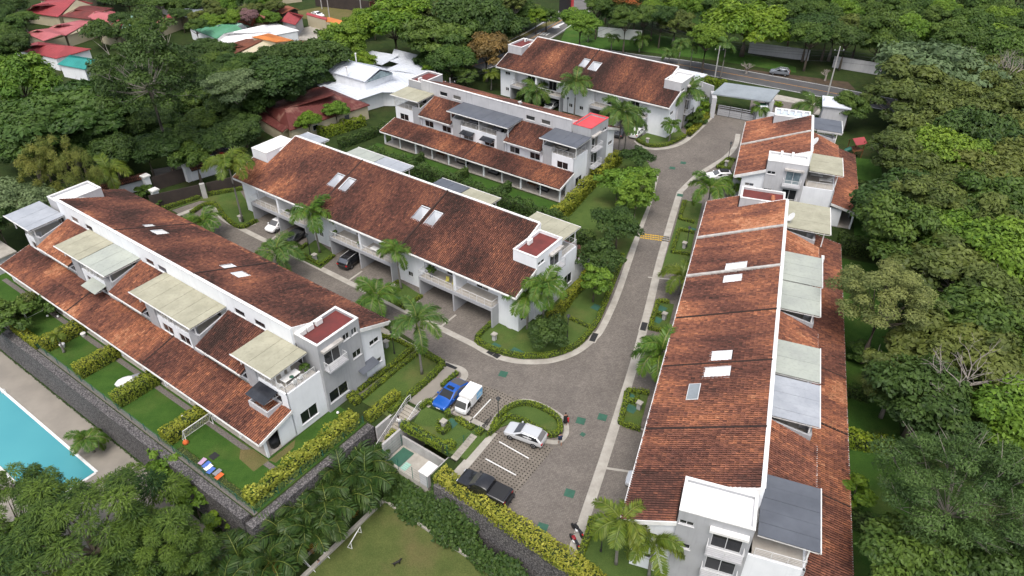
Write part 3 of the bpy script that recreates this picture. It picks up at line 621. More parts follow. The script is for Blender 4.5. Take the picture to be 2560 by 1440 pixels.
# row nearest the pool
bl = [(0, 6.3), (13.9, 24.2), (31.0, 40.5), (48.2, 53)]; mi = [(6.3, 13.9), (24.2, 31.0), (40.5, 48.2)]
ROW_A = townhouse_row(D1, N1, 48.3, 42.1, 53, 1, -1, 'long white townhouse row beside the swimming pool, with brown tiled roofs and cream canopies', bl, mi,
    garages=[(3.4, 9.6, 15.8), (20.4, 26.5, 32.6), (37.2, 43.3, 49.4)], seams=(19.8, 36.1), wells=[(16.9, 18.6, 3.7, 5.2), (19.9, 21.3, 3.5, 5.0), (33.4, 35.0, 3.6, 5.2), (36.2, 37.3, 3.7, 5.1)], well_glass=True,
    towers=[('roof_red', 1), ('roof_white', 2)], canopies=[(1.0, 7.3, 'poly_cream', 13.9), (14.2, 25.8, 'poly_cream', 13.9), (31.0, 36.8, 'poly_pale', 13.9), (36.9, 42.6, 'poly_cream', 13.9), (48.9, 55.6, 'poly_grey', 14.0)],
    cler=cler_of(mi), rear=rear_windows(bl, mi, 53), fronts=small_fronts(53, (17.2, 34.3)), base=0.27, lean_base=0.39, seed=11, end0=END_A, end1=END_B,
    patches=[(18, 22, 8.1, 9, .25), (10, 40, -1.3, -0.9, 0.3), (19.5, 24, -1.2, 0.0, 0.12)], mid_patch=[(22, 26.5, 10, 14.2, 0.22), (39, 43, 11, 13.6, 0.15)], lean_patch=[(36.5, 46, 13, 15.5, 0.25), (24, 32.6, 13, 17.8, 0.17), (0, 7, 13.2, 17.8, 0.12), (-1, 54, 16.6, 17.8, 0.06)])
# row facing it across the lane
bl = [(0, 5.0), (11.8, 22.2), (28.6, 39.0), (45.9, 52.2)]; mi = [(5.0, 11.8), (22.2, 28.6), (39.0, 45.9)]
ROW_C = townhouse_row(D1, N1, 91.6, 56.2, 52.2, -1, 1, 'central white townhouse row with open garages and a wide brown tiled roof', bl, mi,
    garages=[(3.2, 9.3, 15.5), (20.5, 26.35, 32.4), (37.2, 43.0, 49.2)], seams=(17.9, 34.1), wells=[(15.9, 17.4, 3.4, 5.7, 1), (18.3, 19.8, 3.4, 5.7), (32.2, 33.7, 3.4, 5.6), (34.5, 36.1, 3.3, 5.6)],
    towers=[('roof_white', 0), ('roof_maroon', 0)], canopies=[(-0.6, 4.6, 'poly_grey', 14.2), (10.5, 16.4, 'poly_pale', 15.0), (16.5, 22.2, 'poly_grey', 15.0), (28.2, 33.4, 'poly_slate', 14.6), (33.5, 38.8, 'poly_cream', 14.6), (45.0, 51.9, 'poly_cream', 14.4)],
    cler=cler_of(mi), rear=rear_windows(bl, mi, 52.2), fronts=small_fronts(52.2, (16.6, 18.6, 34.0)) + [(0.6, 1.6, 4.75, 5.35), (50.2, 51.4, 4.75, 5.35)], base=0.28, seed=23, end0=END_B, end1=END_B, patches=[(-1, 9.3, -2, 9.5, 0.30)], lean_base=0.33)
# garden side of the upper row
bl = [(0, 6.0), (13.3, 25.0), (32.3, 38.6)]; mi = [(6.0, 13.3), (25.0, 32.3)]
ROW_B = townhouse_row(D1, N1, 53.0, 103.9, 38.6, 1, -1, 'white townhouse row with slate grey terrace canopies and a bright red flat roof', bl, mi,
    garages=[(3.4, 9.6, 15.8), (20.4, 26.5, 32.6)], seams=(19.3,), towers=[('roof_bright_red', 1, 'roof_bright_red'), ('roof_maroon', 1)], canopies=[(-0.7, 6.2, 'poly_slate', 13.9), (12.6, 25.6, 'poly_slate', 13.9), (32.4, 39.1, 'poly_cream', 13.9)],
    cler=cler_of(mi, 8.7, 9.45), rear=rear_windows(bl, mi, 38.6), fronts=small_fronts(38.6, (17.2,)), kz=1.06, ridge_extra=-0.15, ridge_mat=2, base=0.33, lean_base=0.36, seed=31, end0=END_B, end1=END_B, lean_patch=[(5, 33, 13, 14.1, 0.14)], mid_patch=[(24, 33, 9, 14, 0.08)])
# row by the public road
bl = [(0, 6.0), (13.3, 25.0), (32.3, 38.6)]
ROW_D = townhouse_row(D1, N1, 89.0, 119.8, 38.8, -1, 1, 'white townhouse row between the public road and the upper row, brown tiled roof', bl, mi,
    garages=[(3.4, 9.6, 15.8), (22.4, 28.4, 34.6)], seams=(18.4,), wells=[(16.6, 18.2, 3.7, 6.0), (19.0, 20.8, 3.5, 5.8)], towers=[('roof_red', 2), ('roof_white', 2)],
    canopies=[(0, 6, 'poly_grey'), (13.5, 25, 'poly_grey'), (32.5, 39.6, 'metal_white', 14.2)], cler=cler_of(mi), rear=rear_windows(bl, mi, 38.8), fronts=small_fronts(38.8, (1.2, 17.0, 19.5)), kz=1.05, base=0.28, seed=41, end0=END_B, end1=END_B)
# east row, near part
bl = [(0, 7.0), (13.0, 25.4), (31.0, 42.8), (50.0, 56.6)]; mi = [(7.0, 13.0), (25.4, 31.0), (42.8, 50.0)]
def nearest300(uu, vv):
    P = np.array([ROW_E_O[0] + ROW_E_U[0] * uu + ROW_E_V[0] * vv, ROW_E_O[1] + ROW_E_U[1] * uu + ROW_E_V[1] * vv]); d = (P ** 2).sum(0); d = d + 1e6 * (uu > 56.4)
    return np.argsort(d)[:300]
_o = DE * 94.6 + NE * (-2.6); ROW_E_O = (_o.x, _o.y); ROW_E_U = (-DE.x, -DE.y); ROW_E_V = (NE.x, NE.y)
END_E = [(0.6, 1.9, 4.6, 5.1), (0.5, 1.7, 1.6, 2.2), (2.2, 3.1, 3.9, 4.4), (3.35, 4.5, 7.75, 8.25), (3.3, 4.6, 4.8, 5.4), (6.0, 8.35, 6.05, 8.15, 2, True), (6.0, 8.35, 3.05, 5.15, 2, False), (6.0, 8.3, 0.1, 2.2)]
ROW_E = townhouse_row(DE, NE, 94.6, -2.6, 56.6, -1, 1, 'long east townhouse row at the right, reddish tiled roof, white flat roof at near end', bl, mi,
    garages=[(3.4, 9.4, 15.4), (20.4, 26.4, 32.4), (37.4, 43.4, 49.4)], seams=(28.6, 37.2, 46.4), walls=(10.5, 19.9), wells=[(17.8, 19.4, 3.1, 5.3), (20.7, 22.1, 3.2, 5.1), (35.2, 36.6, 3.3, 5.2), (37.6, 39.3, 3.0, 5.3)], well_glass=True,
    towers=[('roof_maroon', 2), ('roof_white', 1)], canopies=[(-0.6, 6.9, 'poly_cream', 15.0), (13.1, 19.6, 'poly_pale', 14.0), (19.8, 25.4, 'poly_pale', 13.8), (31.1, 36.5, 'poly_pale', 13.8), (36.9, 42.7, 'poly_grey', 13.8), (49.9, 56.3, 'poly_slate', 13.9)],
    cler=cler_of(mi), rear=rear_windows(bl, mi, 56.6), fronts=small_fronts(56.6, (17.2, 34.3)), base=0.43, lean_base=0.42, seed=53, end0=END_B, end1=END_E, patches=[(3.2, 10.4, 3.2, 9.3, 0.22), (-1, 10.4, -2, 9.3, 0.13)], mid_patch=[(42, 50, 9, 14.3, 0.12)], lean_patch=[(36.0, 50, 13, 17.8, 0.14), (29.6, 33.4, 15.5, 17.8, 0.32), (50, 57, 13, 17.8, 0.05)], single=nearest300)
# east row, far part by the gate
bl = [(0, 4.2), (13.8, 21.2)]; mi = [(4.2, 13.8)]
END_F = [(0.6, 1.9, 4.6, 5.1), (3.4, 4.6, 7.2, 7.7), (6.1, 8.2, 6.05, 8.15, 2, True, 'glass_pale'), (6.1, 8.2, 3.05, 5.15, 2, False), (3.4, 4.6, 4.2, 4.8)]
ROW_F = townhouse_row(DE, NE, 126.2, 0.3, 21.2, -1, 1, 'short townhouse row by the entrance gate with orange-brown tiled roof and air conditioners on top', bl, mi,
    garages=[(4.0, 10.2, 16.4)], walls=(10.1,), towers=[('roof_blue', 2), ('roof_white', 2)], canopies=[(-1.4, 3.9, 'poly_slate', 14.2), (13.9, 20.4, 'poly_cream', 14.0)], cler=cler_of(mi), rear=rear_windows(bl, mi, 21.2),
    base=0.46, seed=61, end0=END_B, end1=END_F, patches=[(10.2, 22, -2, 9.3, 0.05)], lean_base=0.40, lean_patch=[(9.8, 22, 13, 18, 0.10)])
# ------------------------------------------------------------------ the ground: an upper terrace and, left and below, a lower one
LOW = -5.3
NOTCH = [(400, 19.8), (43.65, 19.8), (43.65, 34.5), (42.3, 34.5), (42.3, 39.0), (40.3, 39.0), (40.3, 35.9), (32.6, 35.9), (32.6, 33.2), (-150, 33.2)]
_n = [ST(*p) for p in NOTCH]
gm = MB()
up = [(_p.x, _p.y, -0.02) for _p in _n] + [(900, -120, -0.02), (900, 1400, -0.02), (-900, 1400, -0.02), (-900, _n[0].y, -0.02)]
gm.poly(ccw(up)); gm.mat(0)
gm.poly([(-900, -120, LOW), (200, -120, LOW), (200, 90, LOW), (-900, 420, LOW)])
tag(gm.build('ground', 'undergrowth', origin=(0, 0, 0)), kind='structure')
# retaining walls round the edge of the upper terrace
def battered(name, a, b, depth, label, mat_='gabion', zt=-0.03, cap='soil', zb=None):
    """wall below the edge a-b (site coordinates), its foot standing out by depth to the right of a-b"""
    A, B = ST(*a), ST(*b); t = (B - A).normalized(); nn = Vector((t.y, -t.x, 0)); zb = LOW - 0.1 if zb is None else zb; mb = MB(); i = nn * -0.9
    mb.hexa([A + i + Vector((0, 0, zb)), A + nn * depth + Vector((0, 0, zb)), B + nn * depth + Vector((0, 0, zb)), B + i + Vector((0, 0, zb)), A + i + Vector((0, 0, zt)), A + nn * 0.15 + Vector((0, 0, zt)), B + nn * 0.15 + Vector((0, 0, zt)), B + i + Vector((0, 0, zt))])
    o = mb.build(name, mat_); tag(o, label, 'wall'); return o
battered('retaining_wall', (44.4, 19.8), (130, 19.8), 0.4, 'long dark stone retaining wall between the pool deck and the gardens')
battered('retaining_wall', (43.65, 34.5), (43.65, 18.9), 1.1, 'dark stone retaining wall between the last garden and the palm thicket', zt=-0.05)
battered('retaining_wall', (-60, 33.2), (32.6, 33.2), 2.6, 'sloping dark stone retaining wall between the parking and the playing field', zt=-0.06)
M('plaster_grey', (0.42, 0.41, 0.40), (0.33, 0.32, 0.31), 0.8, 0.85, grime=0.4)
for a, b, l in (((42.3, 39.0), (42.3, 34.6), 'grey plastered planter wall along the left side of the garden stairs'), ((40.3, 35.95), (40.3, 38.9), 'grey plastered wall along the right side of the garden stairs'), ((32.6, 35.9), (40.2, 35.9), 'grey plastered wall behind the sunken utility court')):
    pass
def upright(name, a, b, th, z0, z1, mat_, label, cat='wall'):
    A, B = ST(*a), ST(*b); t = (B - A).normalized(); nn = Vector((-t.y, t.x, 0)) * th / 2; mb = MB().prism(ccw([A - nn, B - nn, B + nn, A + nn]), z0, z1); o = mb.build(name, mat_); tag(o, label, cat); return o
upright('stair_wall', (42.35, 39.4), (42.35, 34.4), 0.25, LOW, 0.12, 'plaster_grey', 'grey plastered planter wall along the left side of the garden stairs')
upright('stair_wall', (40.25, 39.4), (40.25, 33.2), 0.25, LOW, -0.02, 'plaster_grey', 'pale low wall along the right side of the garden stairs')
upright('court_wall', (40.0, 35.85), (34.2, 35.85), 0.22, LOW, -0.9, 'plaster_grey', 'grey plastered wall behind the sunken utility court')
upright('court_wall', (33.9, 39.5), (33.9, 33.4), 0.2, LOW, -0.5, 'plaster_grey', 'grey plastered wall between the stepping stones and the parking wall')
# utility court with its covers
cz = -2.2; cp = [(40.0, 33.0), (34.1, 33.0), (34.1, 35.72), (40.0, 35.72)]
sheet('utility_court', [ST(*p) for p in cp], 'concrete', cz, th=3.1); 
court = [o for o in COL.objects if o.name == 'utility_court'][0]
M('court_stain', (0.30, 0.29, 0.20), (0.40, 0.38, 0.24), 1.2, 0.9)
def court_piece(name, s0, s1, t0, t1, mat_, label, h=0.05):
    o = MB().prism(ccw([ST(s0, t0), ST(s1, t0), ST(s1, t1), ST(s0, t1)]), cz + 0.004, cz + h).build(name, mat_); tag(o, label, 'tank cover'); return o
court_piece('tank_cover', 38.2, 39.7, 33.3, 35.5, 'green_cover', 'wide green tank cover at the stair end of the sunken court')
court_piece('tank_cover', 39.0, 39.9, 33.05, 33.28, 'green_cover', 'narrow green cover strip at the corner of the sunken court')
court_piece('tank_cover', 37.4, 38.1, 33.2, 34.2, 'metal_mint', 'pale green tank cover beside the wide green cover in the court')
court_piece('tank_cover', 34.8, 35.9, 34.6, 35.5, 'metal_green', 'dark green tank cover with pipes near the white cabinet')
r = empty('utility_cabinet', ST(34.55, 33.75, cz), ANG1); MB().box(-0.55, 0.55, -0.75, 0.75, 0, 1.75).build('casing', 'light_grey_paint', r); MB().box(-0.62, 0.62, -0.82, 0.82, 1.752, 1.85).build('lid', 'trim_white', r); tag(r, 'white block cabinet at the corner of the sunken utility court', 'cabinet')
# garden stairs
st_ = empty('garden_stairs', ST(41.3, 36, 0)); mb = None; ns = 17
for k in range(ns):
    z = -k * 0.175 - 0.02; t1 = 39.0 - k * 0.33; m_ = MB().prism(ccw([ST(40.4, t1), ST(42.2, t1), ST(42.2, t1 - 0.36), ST(40.4, t1 - 0.36)]), z - 0.35, z); so_ = m_.build('step', 'stone_path', st_, origin=tuple(st_.location)); so_.location = (0, 0, 0)
tag(st_, 'concrete garden stairs with white handrails going down beside the lawn', 'stairs')
for s_ in (40.5, 42.1): o = railing(st_, [tuple(ST(s_, 39.6, 0) - st_.location), tuple(ST(s_, 39.0, 0) - st_.location), tuple(ST(s_, 33.6, -2.9) - st_.location)], 0.95, 2, name='handrail')
sheet('lower_landing', [ST(40.3, 33.4), ST(42.3, 33.4), ST(42.3, 24), ST(40.3, 24)], 'concrete_dark', -2.98, th=2.4)
# internal drive and lanes
drive = [(1795, 262), (1890, 283), (1990, 320), (1940, 480), (1870, 620), (1760, 1000), (1700, 1290), (1560, 1330), (1470, 1330), (1437, 1412), (1395, 1388), (1118, 1208), (1235, 1078), (1190, 1062), (1050, 1000), (1140, 920), (1000, 830), (820, 740), (420, 520), (520, 480), (700, 420), (1000, 560), (1300, 700), (1390, 560), (1500, 360), (1420, 250), (1250, 215), (1260, 180), (1600, 250)]
dp = PX(drive); sheet('drive', dp, 'pavers', 0.0)
sheet('parking_bays', PX([(1112, 1208), (1228, 1075), (1262, 1080), (1385, 1120), (1248, 1285)]), 'grass_pavers', 0.006)
sheet('parking_bays', PX([(1085, 1003), (1135, 944), (1162, 944), (1312, 1003), (1235, 1078)]), 'grass_pavers', 0.006)
# light concrete gutters
def gutter(name, px, w, z=0.012, sm=True): L_ = PX(px); L_ = smooth_line(L_, 5) if sm else L_; return strip(name, L_, w, 'concrete', z, 0.0)
gutter('gutter_strip', [(1700, 480), (1676, 560), (1648, 660), (1622, 770), (1588, 900), (1548, 1030), (1510, 1150), (1470, 1270), (1425, 1405)], 1.0)
gutter('gutter_strip', [(1845, 335), (1838, 365), (1815, 392), (1780, 415), (1745, 437), (1722, 458), (1700, 480)], 0.9)
gutter('gutter_strip', [(1785, 285), (1740, 330), (1700, 360), (1650, 372), (1610, 368), (1590, 352)], 0.9)
gutter('gutter_strip', [(1640, 440), (1625, 500), (1597, 580), (1570, 660), (1540, 745), (1505, 820), (1480, 850), (1440, 880), (1390, 899), (1340, 905), (1280, 901), (1225, 884), (1185, 862), (1120, 830), (1040, 790), (930, 735), (820, 680), (700, 620), (600, 570), (560, 548), (535, 522), (505, 517), (460, 532), (430, 545)], 0.85)
gutter('gutter_strip', [(935, 812), (1000, 850), (1070, 888), (1112, 910), (1150, 922), (1162, 935), (1155, 950), (1128, 975), (1085, 1002), (1050, 1025)], 0.8)
gutter('gutter_strip', [(1122, 1208), (1165, 1160), (1218, 1098), (1232, 1080)], 1.0, sm=False)
gutter('gutter_strip', [(1128, 1206), (1240, 1275), (1350, 1348), (1432, 1402)], 0.5, sm=False)
gutter('gutter_strip', [(1082, 1000), (1150, 1035), (1235, 1078)], 0.6, sm=False)
for a, b in (((1020, 617), (900, 675)), ((660, 618), (700, 590)), ((865, 708), (905, 680)), ((1106, 803), (1140, 780)), ((775, 665), (835, 640))): pass
for a, b, in (((661, 612), (690, 590)), ((868, 704), (905, 678)), ((1103, 816), (1140, 787)), ((600, 575), (640, 560)), ((800, 668), (838, 640)), ((1012, 775), (1055, 745)), ((1190, 856), (1237, 815)), ((1620, 693), (1690, 700)), ((1615, 855), (1665, 862)), ((1545, 1062), (1612, 1075)), ((1512, 1170), (1580, 1180)), ((1735, 460), (1790, 463))): strip('driveway_divider', PX([a, b]), 0.28, 'concrete', 0.016)
# painted lines
for a, b in (((1248, 1104), (1322, 1146)), ((1214, 1147), (1290, 1188)), ((1169, 1060), (1227, 998)), ((1122, 1037), (1155, 1006))): strip('parking_line', PX([a, b]), 0.13, 'paint_white', 0.012)
# speed bump: three rows of short yellow waves
for k in range(12):
    f = k / 11; x, y = 1600 + 68 * f, 587 + 9 * f
    for j in range(3): o = strip('speed_bump_mark', PX([(x, y + j * 5 - 4), (x + 2.5, y + j * 5 - 2), (x + 5, y + j * 5 - 3.4)]), 0.26, 'paint_yellow', 0.012)
# lawns, each a low bed inside its edging
def lawn(px, name='lawn', m_='lawn', z=0.10): return sheet(name, smooth_line(PX(px), 3, True) if len(px) > 9 else PX(px), m_, z, th=0.2)
lawn([(1188, 852), (1240, 800), (1300, 822), (1440, 692), (1478, 600), (1395, 545), (1450, 470), (1560, 372), (1638, 438), (1608, 540), (1560, 655), (1520, 750), (1482, 826), (1440, 870), (1385, 891), (1340, 896), (1285, 892), (1225, 876)])
lawn([(735, 640), (802, 672), (840, 640), (790, 600)]); lawn([(948, 742), (1012, 776), (1058, 742), (1000, 705)])
lawn([(400, 535), (500, 502), (540, 505), (565, 540), (602, 573), (648, 555), (600, 478), (560, 470)])
lawn([(1598, 345), (1625, 368), (1670, 365), (1718, 340), (1660, 300), (1640, 320)])
lawn([(1720, 330), (1790, 265), (1745, 240), (1690, 290)], m_='lawn_lush')
lawn([(945, 845), (985, 848), (1036, 872), (965, 925), (895, 985), (870, 965)]); lawn([(1046, 883), (1110, 914), (1045, 985), (975, 1045), (900, 1003)])
sheet('garden_path', PX([(1036, 874), (1046, 881), (895, 1005), (865, 985)]), 'concrete_dark', 0.03)
sheet('stair_walk', PX([(1117, 917), (1150, 930), (1055, 1020), (1020, 1003)]), 'deck_stone', 0.11, th=0.12)
lawn([(1058, 1015), (1222, 1085), (1165, 1150), (1115, 1130), (1020, 1085)], m_='lawn')
lawn([(1215, 1095), (1240, 1050), (1270, 1020), (1310, 1009), (1370, 1030), (1403, 1060), (1404, 1085), (1385, 1094), (1350, 1088), (1275, 1060)])
strip('island_kerb', smooth_line(PX([(1222, 1072), (1240, 1045), (1268, 1018), (1308, 1003), (1345, 1010), (1388, 1032), (1412, 1055), (1415, 1085), (1395, 1106), (1360, 1103)]), 5), 0.55, 'concrete', 0.10, 0.12)
lawn([(1690, 560), (1738, 575), (1715, 690), (1652, 680)]); lawn([(1648, 755), (1685, 762), (1668, 832), (1620, 825)]); lawn([(1560, 978), (1622, 985), (1598, 1075), (1548, 1062)])
lawn([(1705, 500), (1755, 510), (1740, 575), (1690, 560)]); lawn([(1820, 395), (1838, 400), (1825, 425), (1790, 418)])
lawn([(1478, 1300), (1570, 1320), (1700, 1440), (1700, 1500), (1430, 1500), (1440, 1420)])
# gardens behind the pool row, and the strips behind the other rows
sheet('garden_lawn', [ST(43.8, 20.0), ST(110, 20.0), ST(110, 26), ST(43.8, 26)], 'lawn_lush', 0.004); sheet('garden_lawn', [ST(43.8, 26.01), ST(48.2, 26.01), ST(48.2, 34.4), ST(43.8, 34.4)], 'lawn_lush', 0.004)
for q in ((560, 1100, 1.5), (640, 1150, 1.4)): pass
sheet('worn_earth', [ST(48.1, 23.2), ST(50.6, 23.4), ST(51.5, 24.2), ST(50.5, 25.0), ST(48.0, 25.0)], 'dry_grass', 0.014); sheet('worn_earth', [ST(48.0, 25.0), ST(47.2, 25.2), ST(47.3, 27.6), ST(48.0, 28.4)], 'dry_grass', 0.015)
sheet('planting_bed', [ST(32.6, 33.2), ST(33.8, 33.2), ST(33.8, 36.0), ST(32.6, 36.0)], 'undergrowth', -0.35, th=5.0)
M('gravel', (0.17, 0.15, 0.135), (0.09, 0.08, 0.072), 6.0, 0.95)
sheet('gravel_strip', [ST(44, 24.3), ST(103, 24.3), ST(103, 24.9), ST(44, 24.9)], 'gravel', 0.010); sheet('gravel_strip', [ST(43.8, 19.9), ST(110, 19.9), ST(110, 20.35), ST(43.8, 20.35)], 'gravel', 0.012)
sheet('rear_garden', [ST(38, 74), ST(93, 74), ST(93, 86.5), ST(52, 86.5), ST(38, 80)], 'lawn_lush', 0.02); sheet('rear_garden', [SE(34, 14.8), SE(96, 14.8), SE(96, 21), SE(34, 21)], 'lawn_lush', 0.02); sheet('rear_garden', [SE(100, 17.8), SE(132, 17.8), SE(132, 23), SE(100, 23)], 'verge_grass', 0.02)
PZ = -5.27
# lower level: pool, deck, path, field
sheet('pool_deck', [ST(57, 6), ST(112, 6), ST(112, 19.3), ST(57, 19.3)], 'deck_stone', PZ, th=1.3)
sheet('pool_water', [ST(66.5, 9.8), ST(99, 9.8), ST(99, 15.3), ST(66.5, 15.3)], 'pool_water', PZ + 0.03)
strip('pool_coping', [ST(66.3, 15.45), ST(99, 15.45)], 0.30, 'trim_white', PZ + 0.06, 0.07); strip('pool_coping', [ST(66.3, 9.6), ST(99, 9.6)], 0.30, 'trim_white', PZ + 0.06, 0.07); strip('pool_coping', [ST(66.3, 9.75), ST(66.3, 15.3)], 0.30, 'trim_white', PZ + 0.058, 0.07)
sheet('lower_path', [ST(44.2, 15.6), ST(57, 15.6), ST(57, 18.2), ST(44.2, 18.2)], 'deck_stone', LOW + 0.02)
sheet('playing_field', [ST(-30, 5), ST(38.4, 5), ST(38.4, 30.7), ST(-30, 30.7)], 'field_grass', LOW + 0.02)
strip('field_kerb', [ST(38.5, 5), ST(38.5, 30.8), ST(24, 30.8)], 0.45, 'concrete', LOW + 0.30, 0.4)
sheet('palm_bed', [ST(38.8, 14), ST(42.5, 14), ST(42.5, 33), ST(38.8, 33)], 'undergrowth', LOW + 0.01)
# ------------------------------------------------------------------ public road and the streets beyond
rd = [G(2230, 262), G(2060, 228), G(1900, 198), G(1780, 176), G(1700, 162), G(1600, 150)]
far = [G(1295, 108), G(1330, 88), G(1362, 70), G(1395, 52), G(1420, 38), G(1440, 22), G(1452, 8), G(1470, -25)]
road_line = smooth_line([G(2700, 345), G(2400, 290)] + rd + [G(1480, 133), G(1380, 128), G(1290, 135), G(1180, 165)], 5)
strip('public_road', road_line, 8.2, 'asphalt', 0.006); strip('side_street', smooth_line([G(1262, 140), G(1300, 112), G(1352, 85), G(1395, 58), G(1425, 38), G(1442, 20), G(1455, 0), G(1475, -40)], 5), 9.0, 'asphalt_old', 0.002)
for d, m_ in ((0.0, 'paint_orange'), (3.7, 'paint_white'), (-3.7, 'paint_white')): strip('road_line', offset_line(road_line, d), 0.16, m_, 0.011)
sl_ = smooth_line([G(1262, 140), G(1300, 112), G(1352, 85), G(1395, 58), G(1425, 38), G(1442, 20)], 5)
for d, m_ in ((0.3, 'paint_orange'), (4.0, 'paint_white'), (-3.9, 'paint_white')): strip('road_line', offset_line(sl_, d), 0.2, m_, 0.007)
# letters and a turn arrow painted on the side street
for k in range(4):
    x, y = 1342 + 7.5 * k, 86 + 0.8 * k; strip('road_letter', PX([(x, y), (x + 10, y - 6)]), 0.45, 'paint_white', 0.008)
strip('road_letter', PX([(1352, 87), (1362, 81)]), 0.25, 'paint_white', 0.0085)
ar = MB().poly(ccw([(p.x, p.y, 0.008) for p in PX([(1379, 68), (1392, 63), (1412, 55), (1414, 57), (1397, 66), (1400, 69), (1386, 71)])])); tag(ar.build('road_arrow', 'paint_white'), kind='structure')
sheet('road_shoulder', PX([(1900, 228), (2075, 262), (2060, 290), (1890, 262)]), 'concrete', 0.003); sheet('gate_forecourt', PX([(1880, 240), (2050, 268), (2020, 300), (1870, 290)]), 'pavers', 0.004)
sheet('verge_lawn', PX([(1395, 118), (1420, 60), (1700, 95), (1860, 130), (1990, 168), (1990, 182), (1780, 150), (1600, 128), (1450, 118)]), 'verge_grass', 0.004)
sheet('verge_lawn', PX([(1660, 0), (1760, -10), (1790, 60), (1720, 60)]), 'verge_grass', 0.005)
sheet('dry_verge', PX([(1262, 100), (1300, 85), (1392, 45), (1398, 52), (1340, 78), (1290, 105), (1260, 118)]), 'dry_grass', 0.004)
sheet('road_verge_soil', PX([(1860, 172), (2120, 205), (2140, 225), (2060, 216), (1860, 184)]), 'soil', 0.0035)
sheet('dirt_yard', PX([(700, 35), (900, 0), (960, 20), (950, 45), (830, 60)]), 'dry_grass', 0.004); sheet('dirt_yard', PX([(735, 75), (800, 60), (800, 95), (720, 115)]), 'concrete', 0.003)
sheet('back_lane', PX([(375, 425), (460, 410), (565, 405), (570, 425), (480, 445), (400, 465)]), 'concrete_dark', 0.005)
# ------------------------------------------------------------------ foliage
PALS = dict(fern=((0.026, 0.052, 0.016), (0.080, 0.125, 0.034)), mango=((0.012, 0.036, 0.008), (0.075, 0.125, 0.020)), bright=((0.045, 0.095, 0.012), (0.115, 0.185, 0.022)), mid=((0.026, 0.056, 0.012), (0.070, 0.115, 0.022)), dark=((0.020, 0.043, 0.012), (0.050, 0.088, 0.020)),
            olive=((0.040, 0.060, 0.016), (0.096, 0.118, 0.030)), grey=((0.055, 0.085, 0.042), (0.125, 0.170, 0.085)), yellow=((0.085, 0.115, 0.014), (0.270, 0.270, 0.045)),
            lime=((0.050, 0.105, 0.010), (0.120, 0.185, 0.018)), bamboo=((0.070, 0.095, 0.018), (0.150, 0.160, 0.040)), rust=((0.060, 0.048, 0.020), (0.170, 0.110, 0.038)),
            hedge=((0.065, 0.105, 0.010), (0.150, 0.195, 0.016)), hedge_y=((0.075, 0.110, 0.012), (0.205, 0.220, 0.028)), ivy=((0.020, 0.045, 0.012), (0.060, 0.095, 0.022)), flame=((0.05, 0.07, 0.02), (0.35, 0.09, 0.03)), pink=((0.10, 0.065, 0.08), (0.19, 0.12, 0.14)), broccoli=((0.055, 0.080, 0.026), (0.150, 0.175, 0.062)))
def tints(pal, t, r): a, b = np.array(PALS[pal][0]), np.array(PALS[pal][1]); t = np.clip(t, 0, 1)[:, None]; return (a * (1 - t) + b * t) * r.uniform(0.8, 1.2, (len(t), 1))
def rhombs(C, Nn, size, asp, r, spin=None):
    """one leaf per centre, facing Nn"""
    n = len(C); Nn = Nn / (np.linalg.norm(Nn, axis=1, keepdims=True) + 1e-9); a = r.normal(0, 1, (n, 3)) if spin is None else spin
    X = np.cross(a, Nn); X /= (np.linalg.norm(X, axis=1, keepdims=True) + 1e-9); Y = np.cross(Nn, X); s = (size * r.uniform(0.65, 1.3, n))[:, None]
    return np.stack([C - Y * s, C + X * s * asp, C + Y * s, C - X * s * asp], 1)
QUAD = [(0, 1, 2, 3)]
